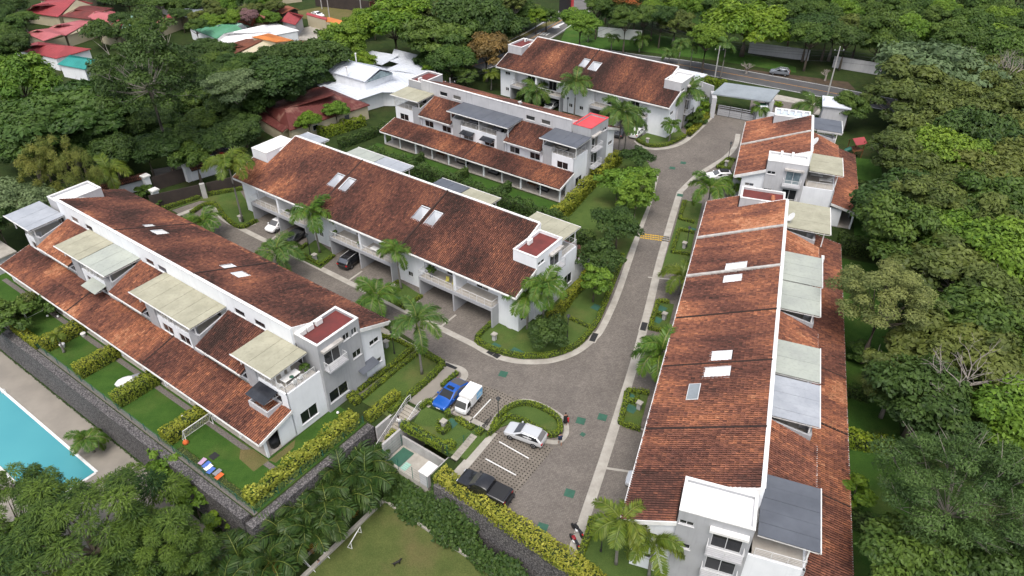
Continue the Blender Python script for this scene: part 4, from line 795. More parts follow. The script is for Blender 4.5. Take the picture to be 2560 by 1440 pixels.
def crown_mesh(pal, seed, n=5200, lobes=26, flat=0.62, leaf=0.052, up=0.55, spread=0.78, lobe_r=(0.20, 0.36), lobe_flat=0.62, droop=0.0, asp=0.5, inner=0.12, radial=False):
    """leaf crown of radius 1 about the origin; lobes of leaves with gaps between"""
    r = np.random.default_rng(seed); k = np.arange(lobes); ga = math.pi * (3 - math.sqrt(5))
    zz = 1 - (k + 0.5) / lobes * 1.45; rad = np.sqrt(np.clip(1 - zz ** 2, 0.02, 1)); an = k * ga + r.uniform(-0.35, 0.35, lobes)
    dist = spread * r.uniform(0.58, 1.16, lobes); LC = np.stack([np.cos(an) * rad * dist, np.sin(an) * rad * dist, zz * flat * dist], 1)
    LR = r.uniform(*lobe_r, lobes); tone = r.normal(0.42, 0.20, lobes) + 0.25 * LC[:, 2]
    w_ = LR ** 2; li = r.choice(lobes, n, p=w_ / w_.sum()); d = r.normal(0, 1, (n, 3)); d /= np.linalg.norm(d, axis=1, keepdims=True); d[:, 2] = np.where(d[:, 2] < -0.25, -d[:, 2] * 0.6, d[:, 2])
    rr = np.where(r.random(n) < inner, r.random(n) ** 0.5, r.normal(0.96, 0.10, n)); lump = 1 + 0.22 * np.sin(d[:, 0] * 7 + li * 1.7) * np.sin(d[:, 1] * 6 + li) * np.sin(d[:, 2] * 5 + li * 0.6)
    off = d * (LR[li] * rr * lump)[:, None]; off[:, 2] *= lobe_flat; C = LC[li] + off
    if droop: C[:, 2] -= droop * (C[:, 0] ** 2 + C[:, 1] ** 2)
    Nn = d * 0.8 + np.array([0, 0, up]) + r.normal(0, 0.42, (n, 3))
    sp = None
    if radial: Nn = d * 0.35 + np.array([0, 0, 0.9]) + r.normal(0, 0.3, (n, 3)); sp = d * np.array([1, 1, 0.25]) + r.normal(0, 0.25, (n, 3)); sp[:, 2] -= 0.35
    t = tone[li] + r.normal(0, 0.16, n) + 0.30 * np.clip(d[:, 2], -0.3, 1) * (rr > 0.6) - 0.1  # lobe tops and upper lobes tinted lighter: top light put into the colour
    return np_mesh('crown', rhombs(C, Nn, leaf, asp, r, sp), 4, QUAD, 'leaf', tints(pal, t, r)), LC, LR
def limb_mesh(name, LC, seed, base_z, tr=0.055, bark='bark', reach=0.92, twigs=0, lean=0.0, fork=0.36, lk=0.42):
    r = random.Random(seed); mb = MB(); fork = Vector((lean, 0, base_z * fork))
    mb.tube([(0, 0, base_z), (lean * 0.4, 0.01, base_z * 0.72), fork], [tr * 1.25, tr, tr * 0.85], 7)
    for i, c in enumerate(LC):
        if (i % 2 and twigs == 0) or i % 3 == 1: continue
        e = Vector(c) * reach; m = fork.lerp(e, 0.5) + Vector((r.uniform(-.06, .06), r.uniform(-.06, .06), -0.06)); mb.tube([fork, m, e], [tr * lk, tr * lk * 0.6, tr * 0.07], 5, False)
        for k in range(twigs):
            q = e + Vector((r.uniform(-1, 1), r.uniform(-1, 1), r.uniform(-0.1, 0.75))) * 0.24; mb.tube([m.lerp(e, 0.6), (m + e * 2 + q) / 4 + Vector((0, 0, 0.02)), q], [tr * 0.14, tr * 0.09, tr * 0.03], 3, False)
    return mb.mesh(name, bark, True)
KINDS = {}
def kind(name, pal, seeds, bark='bark', base=-1.35, tr=0.055, twigs=0, reach=0.9, lean=0.0, fork=0.36, lk=0.42, **kw):
    KINDS[name] = []
    for s in seeds:
        me, LC, LR = crown_mesh(pal, s, **kw); KINDS[name].append((me, limb_mesh('trunk', LC, s, base, tr, bark, reach, twigs, lean, fork, lk), base))
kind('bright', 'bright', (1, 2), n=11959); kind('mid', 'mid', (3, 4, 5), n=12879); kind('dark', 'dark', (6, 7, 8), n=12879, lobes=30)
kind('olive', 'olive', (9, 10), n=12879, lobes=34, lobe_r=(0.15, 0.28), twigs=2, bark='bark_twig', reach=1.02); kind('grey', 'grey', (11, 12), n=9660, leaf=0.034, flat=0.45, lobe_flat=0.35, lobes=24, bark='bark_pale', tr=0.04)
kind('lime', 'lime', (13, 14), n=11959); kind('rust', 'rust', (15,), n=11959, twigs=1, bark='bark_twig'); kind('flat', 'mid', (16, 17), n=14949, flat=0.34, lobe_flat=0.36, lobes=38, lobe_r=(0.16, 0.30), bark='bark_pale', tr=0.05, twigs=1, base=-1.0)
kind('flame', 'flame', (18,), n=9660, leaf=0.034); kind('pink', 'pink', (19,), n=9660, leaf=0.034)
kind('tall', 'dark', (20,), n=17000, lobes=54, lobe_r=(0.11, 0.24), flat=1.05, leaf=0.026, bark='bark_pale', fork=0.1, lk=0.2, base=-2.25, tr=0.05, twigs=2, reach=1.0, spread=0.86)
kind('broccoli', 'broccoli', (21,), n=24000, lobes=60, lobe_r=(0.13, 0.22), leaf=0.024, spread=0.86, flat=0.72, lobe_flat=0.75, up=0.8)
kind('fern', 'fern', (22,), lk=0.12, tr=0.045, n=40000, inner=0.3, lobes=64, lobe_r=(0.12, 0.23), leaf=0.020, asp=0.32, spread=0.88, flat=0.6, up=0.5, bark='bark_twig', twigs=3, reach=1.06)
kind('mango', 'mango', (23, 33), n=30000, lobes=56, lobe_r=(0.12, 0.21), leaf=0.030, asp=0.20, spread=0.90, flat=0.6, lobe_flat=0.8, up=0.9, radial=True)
kind('bamboo', 'bamboo', (24,), n=8000, lobes=18, lobe_r=(0.10, 0.24), flat=1.5, lobe_flat=1.6, leaf=0.042, asp=0.2, tr=0.02, base=-1.6)
kind('bush', 'mid', (25, 26), n=1800, lobes=12, leaf=0.10, flat=0.7, base=-0.62, tr=0.05); kind('bush_lime', 'lime', (27,), n=1800, lobes=12, leaf=0.10, flat=0.7, base=-0.62, tr=0.05)
kind('sapling', 'bright', (28, 29), n=2600, lobes=20, leaf=0.075, lobe_r=(0.16, 0.30), base=-1.7, tr=0.035, flat=0.75); kind('sapling_dark', 'dark', (30,), n=5200, lobes=26, leaf=0.055, base=-1.3, tr=0.04, flat=0.6); kind('umbrella', 'grey', (31,), n=5200, flat=0.36, lobe_flat=0.34, lobes=30, bark='bark_pale', tr=0.035, base=-1.1, twigs=1)
def tree(px, py, rpx, knd, label, zc=None, group=None, base_z=0.0, var=None, cat='tree', sz=1.0, name='tree', rz=None):
    """crown centre seen at (px, py) with radius rpx; zc is the height of the crown centre above its ground"""
    v = KINDS[knd]; i = (int(px * 7 + py * 13) if var is None else var) % len(v); me, tm, bz = v[i]
    zc_ = 6.0 if zc is None else zc
    for _ in range(4):
        p = G(px, py, base_z + zc_); R = rpx * mpp(p)
        if zc is None: zc_ = min(-bz * R * sz, 16.0)
    root = empty(name, (p.x, p.y, base_z)); k = zc_ / (-bz)
    rz = random.uniform(0, 6.28) if rz is None else rz
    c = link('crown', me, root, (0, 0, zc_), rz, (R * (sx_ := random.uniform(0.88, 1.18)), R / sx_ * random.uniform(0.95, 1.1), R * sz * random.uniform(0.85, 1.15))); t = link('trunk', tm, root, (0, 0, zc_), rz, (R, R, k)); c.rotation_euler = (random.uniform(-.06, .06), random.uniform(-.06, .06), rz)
    tag(root, label, cat, group); return root
# ------------------------------------------------------------------ clipped hedges
def hedge(pts, w_, h, pal, label, z=0.0, dens=70, leaf=0.085, rag=0.06, closed=False, cat='hedge', group='clipped hedges of the estate', name='hedge', top_only=False):
    """clipped hedge along a line: leafy faces round a dark woody core"""
    pts = [Vector(p) for p in pts]; L = [0.0]; seq = pts + ([pts[0]] if closed else [])
    for a, b in zip(seq, seq[1:]): L.append(L[-1] + (b.xy - a.xy).length)
    tot = L[-1]; r = np.random.default_rng(abs(hash((round(pts[0].x, 2), round(pts[-1].y, 2)))) % 99991); per = w_ + 2 * h; n = int(tot * per * dens) + 40
    s = r.uniform(0, tot, n); q = r.uniform(0, per, n); A = np.array([(p.x, p.y) for p in seq]); La = np.array(L); k = np.clip(np.searchsorted(La, s) - 1, 0, len(seq) - 2)
    f = (s - La[k]) / np.maximum(La[k + 1] - La[k], 1e-6); T = A[k + 1] - A[k]; T /= np.maximum(np.linalg.norm(T, axis=1, keepdims=True), 1e-6); B = A[k] + (A[k + 1] - A[k]) * f[:, None]; Nx = np.stack([-T[:, 1], T[:, 0]], 1)
    side = np.where(q < h, -1.0, np.where(q < h + w_, 0.0, 1.0)); lat = np.where(side == 0, q - h - w_ / 2, side * w_ / 2); zz = np.where(q < h, q, np.where(q < h + w_, h, per - q))
    wob = 1 + rag * 1.1 * np.sin(s * 1.9 + lat) * np.sin(s * 0.7 + 1) ; ins = r.uniform(-1.0, 0.35, n) * rag
    lat = lat * (1 + (side != 0) * 0) + side * ins; zz = zz * wob + (side == 0) * ins
    ends = r.random(n) < min(0.25, (w_ * h * 2) / (tot * per)) if not closed else np.zeros(n, bool); e1 = r.random(n) < 0.5
    B = np.where(ends[:, None], np.where(e1[:, None], A[0], A[-1]), B); lat = np.where(ends, r.uniform(-w_ / 2, w_ / 2, n), lat); zz = np.where(ends, r.uniform(0, h, n), zz)
    C = np.concatenate([B + Nx * lat[:, None], (z + zz)[:, None]], 1); Nn = np.concatenate([Nx * side[:, None], ((side == 0) * 1.0 + 0.45)[:, None]], 1) + r.normal(0, 0.5, (n, 3))
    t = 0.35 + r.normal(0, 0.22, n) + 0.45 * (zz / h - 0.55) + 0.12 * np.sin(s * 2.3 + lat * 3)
    a = np.array([p.to_tuple() for p in pts]); org = Vector((float(a[:, 0].mean()), float(a[:, 1].mean()), z)); C -= np.array(org)[None]
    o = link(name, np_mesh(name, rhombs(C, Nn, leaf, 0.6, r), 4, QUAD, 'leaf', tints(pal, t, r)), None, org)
    kc = 0.93 - 1.5 * rag; mb = MB(); ln = [p - org for p in seq]; aa = offset_line(ln, w_ / 2 * (0.9 - rag * 1.2)); bb = offset_line(ln, -w_ / 2 * (0.9 - rag * 1.2))
    for i in range(len(ln) - 1): mb.hexa([(bb[i].x, bb[i].y, 0), (bb[i + 1].x, bb[i + 1].y, 0), (aa[i + 1].x, aa[i + 1].y, 0), (aa[i].x, aa[i].y, 0), (bb[i].x, bb[i].y, h * kc), (bb[i + 1].x, bb[i + 1].y, h * kc), (aa[i + 1].x, aa[i + 1].y, h * kc), (aa[i].x, aa[i].y, h * kc)])
    MATS.get('hedge_core') or M('hedge_core', (0.020, 0.034, 0.008), (0.034, 0.05, 0.012), 3, 0.95)
    mb.build('woody_core', 'hedge_core', o); tag(o, label, cat, group); return o
def hedge_px(px, w_, h, pal, label, z=0.0, sm=False, **kw): P = PX(px, z); return hedge(smooth_line(P, 4) if sm else P, w_, h, pal, label, z, **kw)
Z1 = 0.1
hedge_px([(1190, 852), (1225, 873), (1285, 890), (1340, 893), (1385, 888), (1440, 866), (1480, 824), (1500, 790), (1530, 715), (1556, 640)], 0.6, 0.55, 'hedge', 'low clipped hedge curving round the corner lawn of the central row', Z1, True)
hedge_px([(1192, 846), (1215, 822), (1238, 803)], 0.55, 0.5, 'hedge', 'short clipped hedge between the corner lawn and the last driveway', Z1)
hedge_px([(1425, 797), (1480, 822)], 0.5, 0.35, 'hedge', 'thin clipped hedge crossing the corner lawn by the lamp', Z1)
hedge_px([(1372, 815), (1400, 785), (1430, 745), (1460, 712), (1480, 680)], 1.0, 1.6, 'hedge_y', 'yellow-green hedge beside the end wall of the central row', Z1, True, rag=0.16, leaf=0.13, dens=50)
hedge_px([(1385, 560), (1420, 530), (1465, 480), (1508, 440), (1545, 405)], 1.6, 2.3, 'hedge_y', 'tall yellow-green hedge along the end of the slate canopy row', Z1, True, rag=0.18, leaf=0.16, dens=45)
hedge_px([(758, 640), (802, 665), (834, 641)], 0.5, 0.45, 'hedge', 'clipped hedge round the small lawn beside the dark sedan', Z1); hedge_px([(735, 636), (768, 612)], 0.5, 0.45, 'hedge', 'short dark hedge between the dark sedan and the small lawn', Z1)
hedge_px([(960, 742), (1012, 770), (1054, 742)], 0.5, 0.45, 'hedge', 'clipped hedge round the second small lawn of the central row', Z1); hedge_px([(958, 730), (998, 705)], 0.5, 0.45, 'hedge', 'short hedge on the garage side of the second small lawn', Z1)
hedge_px([(478, 534), (512, 514), (540, 514), (562, 545), (602, 570), (640, 553)], 0.6, 0.5, 'hedge', 'clipped hedge round the lawn at the closed end of the lane', Z1, True); hedge_px([(408, 525), (500, 496)], 0.6, 0.6, 'hedge', 'clipped hedge below the dark boundary fence at the lane end', Z1); hedge_px([(518, 490), (606, 474)], 0.6, 0.6, 'hedge', 'clipped hedge below the boundary fence behind the lane-end palm', Z1)
hedge_px([(1592, 352), (1622, 366), (1668, 363), (1712, 342)], 0.6, 0.5, 'hedge', 'clipped hedge round the lawn in front of the road row', Z1, True); hedge_px([(1722, 338), (1760, 300), (1786, 270)], 1.2, 0.8, 'hedge_y', 'leafy planting between the entrance drive and the road row', Z1, True, rag=0.2, leaf=0.14)
# front of the pool row
hedge_px([(950, 846), (985, 848), (1034, 872), (985, 912), (942, 945), (897, 978)], 0.6, 0.5, 'hedge', 'clipped hedge round the lawn beside the garden path and lamp', Z1); hedge_px([(1046, 884), (1000, 918), (950, 960), (905, 998), (880, 985)], 0.6, 0.5, 'hedge', 'long clipped hedge along the right of the garden path', Z1)
hedge_px([(1052, 882), (1108, 912), (1085, 940), (1045, 975), (1010, 1005), (975, 1035)], 0.65, 0.6, 'hedge', 'clipped hedge along the walk that leads to the garden stairs', Z1); hedge_px([(995, 992), (960, 1020), (920, 1052)], 1.0, 1.0, 'hedge_y', 'thick yellow-green hedge at the lower end of the stair lawn', Z1, leaf=0.12)
hedge_px([(865, 985), (895, 1010)], 0.9, 0.7, 'hedge_y', 'low variegated hedge outside the ground floor window', Z1, leaf=0.12); hedge_px([(1105, 968), (1143, 935)], 0.5, 0.5, 'hedge', 'short clipped hedge between the stair walk and the blue car', 0.12)
hedge_px([(1052, 1022), (1072, 1006), (1118, 1030), (1122, 1045)], 0.6, 0.55, 'hedge', 'clipped hedge in front of the blue car', Z1); hedge_px([(1142, 1050), (1182, 1075)], 0.6, 0.55, 'hedge', 'clipped hedge in front of the white mini truck', Z1); hedge_px([(1192, 1078), (1206, 1086)], 0.8, 0.5, 'hedge', 'small clipped hedge block at the top of the stepping stones', Z1)
hedge_px([(1008, 1068), (1040, 1085), (1110, 1125), (1136, 1118)], 0.9, 0.9, 'hedge', 'thick clipped hedge above the sunken utility court', 0.0, leaf=0.1)
hedge_px([(990, 1088), (972, 1110)], 0.9, 0.9, 'hedge_y', 'yellowish hedge block between the stairs and the utility court', -1.3, leaf=0.1)
hedge_px([(1094, 1062), (1112, 1058), (1124, 1072), (1108, 1085), (1094, 1074)], 0.55, 0.6, 'hedge', 'small ring of clipped hedge round the lawn pedestal', Z1)
hedge_px([(1230, 1075), (1250, 1042), (1275, 1020), (1310, 1011), (1345, 1018), (1385, 1040), (1400, 1062), (1396, 1085), (1372, 1091)], 0.55, 0.55, 'hedge', 'clipped hedge round the parking island with lawn', Z1, True); hedge_px([(1222, 1088), (1248, 1062), (1270, 1042), (1300, 1050), (1365, 1085)], 0.5, 0.5, 'hedge', 'clipped hedge of the parking island beside the silver car', Z1)
# along the east drive
hedge_px([(1712, 505), (1698, 548), (1735, 558)], 0.5, 0.45, 'hedge', 'clipped hedge round the topmost lawn bed of the east drive', Z1); hedge_px([(1735, 584), (1697, 576), (1680, 632), (1722, 638)], 0.5, 0.5, 'hedge', 'clipped hedge round the lawn bed with the lamp post', Z1)
hedge_px([(1672, 758), (1645, 755), (1624, 822), (1668, 832)], 0.55, 0.5, 'hedge', 'clipped hedge round the lawn bed below the yellow bump', Z1); hedge_px([(1660, 790), (1638, 786)], 0.45, 0.45, 'hedge', 'short hedge across the lawn bed below the yellow bump', Z1)
hedge_px([(1622, 985), (1570, 978), (1550, 1060), (1600, 1076)], 0.55, 0.5, 'hedge', 'clipped hedge round the lawn bed beside the solar panel roof', Z1); hedge_px([(1566, 1002), (1590, 1008), (1594, 980)], 0.45, 0.45, 'hedge', 'short hedge angle inside the bed beside the solar panel roof', Z1)
hedge_px([(1838, 402), (1820, 398), (1792, 420), (1825, 424)], 0.5, 0.45, 'hedge', 'clipped hedge in the bed above the white wagon', Z1); hedge_px([(1480, 1300), (1468, 1345), (1448, 1400), (1440, 1440)], 0.6, 0.6, 'hedge', 'clipped hedge along the lawn at the near end of the east row', Z1, True)
hedge_px([(1100, 1196), (1180, 1250), (1260, 1305), (1350, 1365), (1430, 1420), (1500, 1470)], 1.7, 1.2, 'yellow', 'long bright yellow hedge between the parking and the playing field', -0.3, True, rag=0.2, leaf=0.12, dens=70)
# gardens by the pool
for k, (s_, l_) in enumerate(((58.4, 'garden hedge beside the white net goal'), (67.6, 'garden hedge in front of the covered white furniture'), (75.5, 'garden hedge between the covered furniture and the potted palm'), (83.4, 'garden hedge between the potted palm and the small goal'))):
    hedge([ST(s_, 20.3), ST(s_, 25.1)], 1.55, 1.6, 'hedge_y', l_, 0, leaf=0.12, rag=0.05)
hedge([ST(84.3, 20.3), ST(90.5, 20.3)], 1.0, 1.0, 'hedge_y', 'yellow hedge along the wall edge of the garden with the small goal', 0, leaf=0.12, rag=0.12); hedge([ST(92.3, 20.8), ST(93.5, 24.4)], 1.9, 2.0, 'olive', 'large rounded hedge behind the small white goal', 0, leaf=0.14, rag=0.2)
hedge([ST(44.9, 20.3), ST(44.9, 24), ST(44.8, 28), ST(44.8, 33.8)], 1.5, 1.6, 'yellow', 'tall yellow croton hedge along the last garden above the wall', 0, rag=0.26, leaf=0.15, dens=60)
hedge([ST(45.9, 20.6), ST(56.6, 20.6)], 0.75, 0.25, 'olive', 'low ground cover strip by the towels at the garden edge', 0, leaf=0.08)
hedge([ST(58, 19.05), ST(97, 19.05)], 0.5, 0.45, 'dark', 'low dark planting strip at the foot of the pool wall', PZ, leaf=0.1, rag=0.15)
# between the central row and the row above, and behind the east rows
hedge([ST(48, 79.2), ST(60, 79.6), ST(72, 79.8), ST(88, 80)], 1.5, 3.0, 'ivy', 'tall dark ivy hedge between the two middle rows', 0, rag=0.16, leaf=0.17, dens=32); hedge([ST(41.5, 77.5), ST(48, 79.0)], 1.4, 2.6, 'ivy', 'ivy hedge at the corner near the cream canopy', 0, rag=0.16, leaf=0.16, dens=34)
for s_, l_ in ((62, 'short hedge between two patios of the slate canopy row, near end'), (71, 'short hedge between two middle patios of the slate canopy row'), (81, 'short hedge between two far patios of the slate canopy row')): hedge([ST(s_, 80.6), ST(s_, 85.6)], 0.9, 1.7, 'ivy', l_, 0, leaf=0.15)
hedge_px([(800, 345), (848, 332), (910, 312)], 1.6, 1.8, 'hedge', 'bushy hedge along the wall of the rusty red house', 0, leaf=0.2, dens=35, rag=0.2); hedge_px([(850, 372), (925, 345), (1000, 318)], 1.2, 1.8, 'ivy', 'hedge at the far edge of the garden of the slate canopy row', 0, leaf=0.17, dens=35, rag=0.2)
for q in (((2088, 628), (2180, 640), 2.0, 2.6, 'tall dark hedge wall between the two east rows'), ((2112, 1110), (2225, 1128), 1.5, 1.6, 'yellow-green garden hedge behind the east row'), ((2106, 1300), (2190, 1330), 1.6, 1.6, 'garden hedge behind the near end of the east row'), ((2112, 985), (2170, 1000), 1.2, 1.2, 'low hedge behind the pale canopies of the east row'), ((2140, 462), (2215, 470), 1.0, 0.7, 'low flowering hedge behind the far east row')): hedge_px([q[0], q[1]], q[2], q[3], 'hedge' if 'yellow' in q[4] else 'ivy', q[4], 0, leaf=0.16, dens=40, rag=0.15)
hedge_px([(1752, 205), (1812, 222)], 1.4, 1.6, 'hedge', 'leafy hedge between the road row and the gatehouse', 0, leaf=0.18, dens=40, rag=0.15)
# ivy hanging on the retaining wall under the yellow hedge
r_ = np.random.default_rng(5); n_ = 9000; ss = r_.uniform(20.5, 38.6, n_); hh = r_.uniform(0, 1, n_); ok = (hh < 0.98) & ((ss > 27) | (hh > 0.55)); ss, hh = ss[ok], hh[ok]
tt = 32.9 - 2.4 * hh + r_.normal(0, 0.2, len(ss)) - 0.35 * np.sin(ss * 1.3); zz = np.where(ss > 33.2, -2.75 - 2.5 * hh, -0.4 - 4.7 * hh); C = np.array([(D1.x * a + N1.x * b, D1.y * a + N1.y * b, c) for a, b, c in zip(ss, tt, zz)])
C -= 0; o_ = ST(31, 31.5, LOW); V_ = rhombs(C - np.array(o_), np.array([(-N1.x, -N1.y, 0.8)]) + r_.normal(0, 0.5, (len(C), 3)), 0.19, 0.6, r_); o = link('climbing_ivy', np_mesh('climbing_ivy', V_, 4, QUAD, 'leaf', tints('ivy', r_.normal(0.5, 0.25, len(C)), r_)), None, o_); tag(o, 'dark ivy covering the retaining wall above the playing field', 'ivy')
# ------------------------------------------------------------------ palms
def frond_mesh(seed, L=2.3, droop=1.55, n=44, wide=0.52, ring=2, pal=((0.030, 0.075, 0.012), (0.085, 0.145, 0.020)), rise=0.85, lw=0.034):
    """feather leaf: rachis with rows of narrow leaflets; grows along +x from the origin"""
    r = np.random.default_rng(seed); mb = MB(); f = np.linspace(0, 1, 9); X = L * (f - 0.18 * f ** 2.2 * droop * 0.5); Zc = L * (rise * f - droop * 0.62 * f ** 2.1); pts = np.stack([X, np.zeros(9), Zc], 1)
    t = np.repeat(np.linspace(0.10, 1.0, n), 2 * ring); m = len(t); sd_ = np.tile(np.array([1, -1] * ring), n); B = np.stack([np.interp(t, f, pts[:, i]) for i in range(3)], 1)
    tg = np.stack([np.gradient(pts[:, i], f) for i in range(3)], 1); tg /= np.linalg.norm(tg, axis=1, keepdims=True); T = np.stack([np.interp(t, f, tg[:, i]) for i in range(3)], 1); S = np.array([0, 1.0, 0]); Up = np.cross(T, S[None]) * -1.0
    elev = r.uniform(-0.75, 0.85, m); ln = wide * (0.45 + 0.9 * np.sin(np.clip(t * 0.92 + 0.08, 0, 1) * math.pi) ** 0.7) * r.uniform(0.75, 1.1, m)
    d = T * 0.62 + S[None] * (sd_ * np.cos(elev))[:, None] - Up * np.sin(elev)[:, None] * -0.8; d /= np.linalg.norm(d, axis=1, keepdims=True); d[:, 2] -= 0.22
    wv = np.cross(d, T) ; wv = np.cross(wv, d); wv /= (np.linalg.norm(wv, axis=1, keepdims=True) + 1e-9); e = B + d * ln[:, None]; e[:, 2] -= 0.12 * ln; mid = B + d * (ln * 0.5)[:, None]
    V = np.stack([B, mid + wv * lw, e, mid - wv * lw], 1); a, b = np.array(pal[0]), np.array(pal[1]); q = np.clip(r.normal(0.45, 0.25, m) + 0.2 * elev, 0, 1)[:, None]
    k = 8; RV_ = []
    for i in range(k): p0, p1 = pts[i], pts[i + 1]; w0 = 0.035 * (1 - i / k) + 0.008; RV_.append([p0 + [0, w0, 0.01], p0 - [0, w0, -0.01], p1 - [0, w0 * .8, -0.01], p1 + [0, w0 * .8, 0.01]])
    V = np.concatenate([V, np.array(RV_)]); col = np.concatenate([a * (1 - q) + b * q, np.tile([[0.11, 0.14, 0.035]], (k, 1))])
    return np_mesh('frond', V, 4, QUAD, 'palm_leaf', col)
FR = [frond_mesh(s) for s in (1, 2, 3, 4)]; FRY = [frond_mesh(s, pal=((0.05, 0.085, 0.012), (0.115, 0.145, 0.020))) for s in (5, 6, 7)]; FRG = [frond_mesh(s, L=2.6, pal=((0.03, 0.07, 0.016), (0.08, 0.13, 0.028))) for s in (8, 9)]
FRA = [frond_mesh(s, L=2.8, droop=1.45, n=40, wide=0.75, ring=1, rise=1.1, lw=0.05, pal=((0.014, 0.036, 0.009), (0.046, 0.076, 0.016))) for s in (10, 11, 12)]; FRD = [frond_mesh(s, L=2.2, droop=2.2, n=28, wide=0.5, ring=1, rise=0.5, pal=((0.16, 0.09, 0.02), (0.30, 0.15, 0.03))) for s in (13,)]
def trunk_mesh(h, r0, r1):
    mb = MB(); n = 9; pts, rs = [], []
    for i in range(n): f = i / (n - 1); pts.append((0.10 * math.sin(f * 2.2), 0, h * f)); rs.append(r0 * (1.25 if i == 0 else 1) + (r1 - r0) * f)
    return mb.tube(pts, rs, 9).mesh('trunk', 'palm_trunk', True)
def palm(base, head, label, rpx, fr=FR, nf=10, base_z=0.0, seed=0, group='palms planted along the drives', up=None, tr=0.15):
    """base: photo point of the foot; head: photo height (y) of the crown's heart; rpx: reach of the fronds in photo pixels"""
    b = G(base[0], base[1], base_z) if not isinstance(base, Vector) else base; rr = random.Random(seed * 17 + int(b.x * 10)); h = 2.0
    if up is None:
        for _ in range(60):
            d = Vector((b.x, b.y, base_z + h - CAM_H)); wq = d.dot(Vector((0, _cp, -_sp))); y = 720 - FPX * d.dot(Vector((0, _sp, _cp))) / wq
            if y > head: h += 0.15
    else: h = up
    R = rpx * mpp((b.x, b.y, base_z + h)); k = R / 1.95
    root = empty('palm_tree', (b.x, b.y, base_z), rr.uniform(0, 6.28)); tm = trunk_mesh(h - 0.7, tr, tr * 0.7); link('trunk', tm, root)
    tx = 0.10 * math.sin(2.2); cs_ = MB().lathe([(tr * 0.78, 0), (tr * 0.95, 0.25), (tr * 0.6, 0.75), (tr * 0.25, 1.0)], 9).build('crownshaft', 'palm_shaft', root, True, origin=(0, 0, 0)); cs_.location = (tx, 0, h - 0.72)
    for i in range(nf):
        f = link('frond', fr[rr.randrange(len(fr))], root, (tx, 0, h + 0.12), None, (k, k * rr.uniform(0.9, 1.1), k)); a = i * 2.4 + rr.uniform(-0.25, 0.25); tilt = rr.uniform(-0.25, 0.35) - (0.55 if i < 2 else 0) + (0.35 if i > nf - 3 else 0)
        f.rotation_euler = (rr.uniform(-.2, .2), tilt, a)
    if nf > 6: f = link('spear_leaf', fr[0], root, (tx, 0, h + 0.1), None, (k * 0.62, k * 0.55, k * 0.62)); f.rotation_euler = (0, -0.62, rr.uniform(0, 6))
    tag(root, label, 'palm tree', group); return root
PALMS = [((607, 555), 410, 'palm on the lawn at the closed end of the lane, left of the first garage', 62, FRY), ((520, 598), 560, 'low palm beside the lane behind the ridge of the pool row', 50, FR), ((300, 505), 432, 'leafy palm behind the white tower of the pool row', 55, FRY), ((800, 632), 535, 'tall palm beside the dark sedan on the first small lawn', 58, FR), ((703, 690), 635, 'palm in front of the pool row roof near the dark sedan', 64, FRG), ((1003, 722), 632, 'tall palm on the second small lawn of the central row', 48, FR),
    ((945, 800), 745, 'bushy palm at the end of the pool row roof', 62, FR), ((1055, 935), 812, 'tall palm on the lawn beside the garden path', 66, FRG), ((1318, 822), 745, 'palm in front of the end wall of the central row', 62, FR), ((1357, 815), 715, 'taller palm behind its twin at the end wall of the central row', 62, FR),
    ((1435, 292), 210, 'tall palm between two garages of the road row', 42, FRG), ((1338, 268), 232, 'bushy palm half hidden behind the slate canopy row', 42, FRG), ((1545, 400), 285, 'left palm of the pair by the red flat roof', 52, FRG), ((1560, 395), 300, 'right palm of the pair by the red flat roof', 50, FRG), ((1705, 320), 235, 'palm at the corner of the road row by the white flat roof', 48, FRG), ((1672, 355), 315, 'young palm on the lawn in front of the road row', 26, FR),
    ((1762, 548), 475, 'palm left of the maroon flat roof on the east drive', 58, FR), ((1858, 480), 450, 'palm in the gap between the two east rows', 44, FRY), ((1825, 482), 462, 'lower palm in the gap between the two east rows', 36, FR), ((1697, 735), 690, 'palm beside the eave near the skylights of the east row', 58, FRY), ((1640, 955), 888, 'palm beside the eave above the solar panel of the east row', 76, FR), ((1540, 1410), 1305, 'left palm in front of the near end of the east row', 80, FRY), ((1622, 1440), 1362, 'right palm in front of the near end of the east row', 78, FRY),
    ((2022, 300), 268, 'palm behind the far flat roof by the gate', 46, FRG), ((1895, 305), 275, 'small palm beside the white pillar of the gatehouse', 24, FR), ((1690, 205), 110, 'slim palm on the road verge behind the road row', 22, FRG), ((1528, 125), 95, 'small palm on the verge in front of the white hoarding, left', 18, FRG), ((1598, 130), 100, 'palm at the right end of the white hoarding', 24, FRG), ((1470, 105), 88, 'young palm on the verge below the leaning tree', 17, FR), ((1725, 172), 115, 'palm on the verge beside the street pole', 24, FRG), ((1800, 200), 115, 'tall palm by the public road beyond the road row', 26, FRG), ((1670, 160), 135, 'low palm on the verge behind the road row', 22, FRG), ((1228, 225), 190, 'slim palm in the fenced yard left of the road row', 24, FRY), ((1120, 205), 175, 'palm behind the maroon flat roof of the slate canopy row', 30, FRG), ((160, 880), 845, 'potted palm at the edge of the pool gardens', 22, FRY), ((235, 1130), 1100, 'small palm at the near corner of the pool deck', 48, FR)]
for i, (b_, hd, l_, rp, fr) in enumerate(PALMS): palm(b_, hd, l_, rp, fr, seed=i, base_z=LOW if i == len(PALMS) - 1 else 0.05)
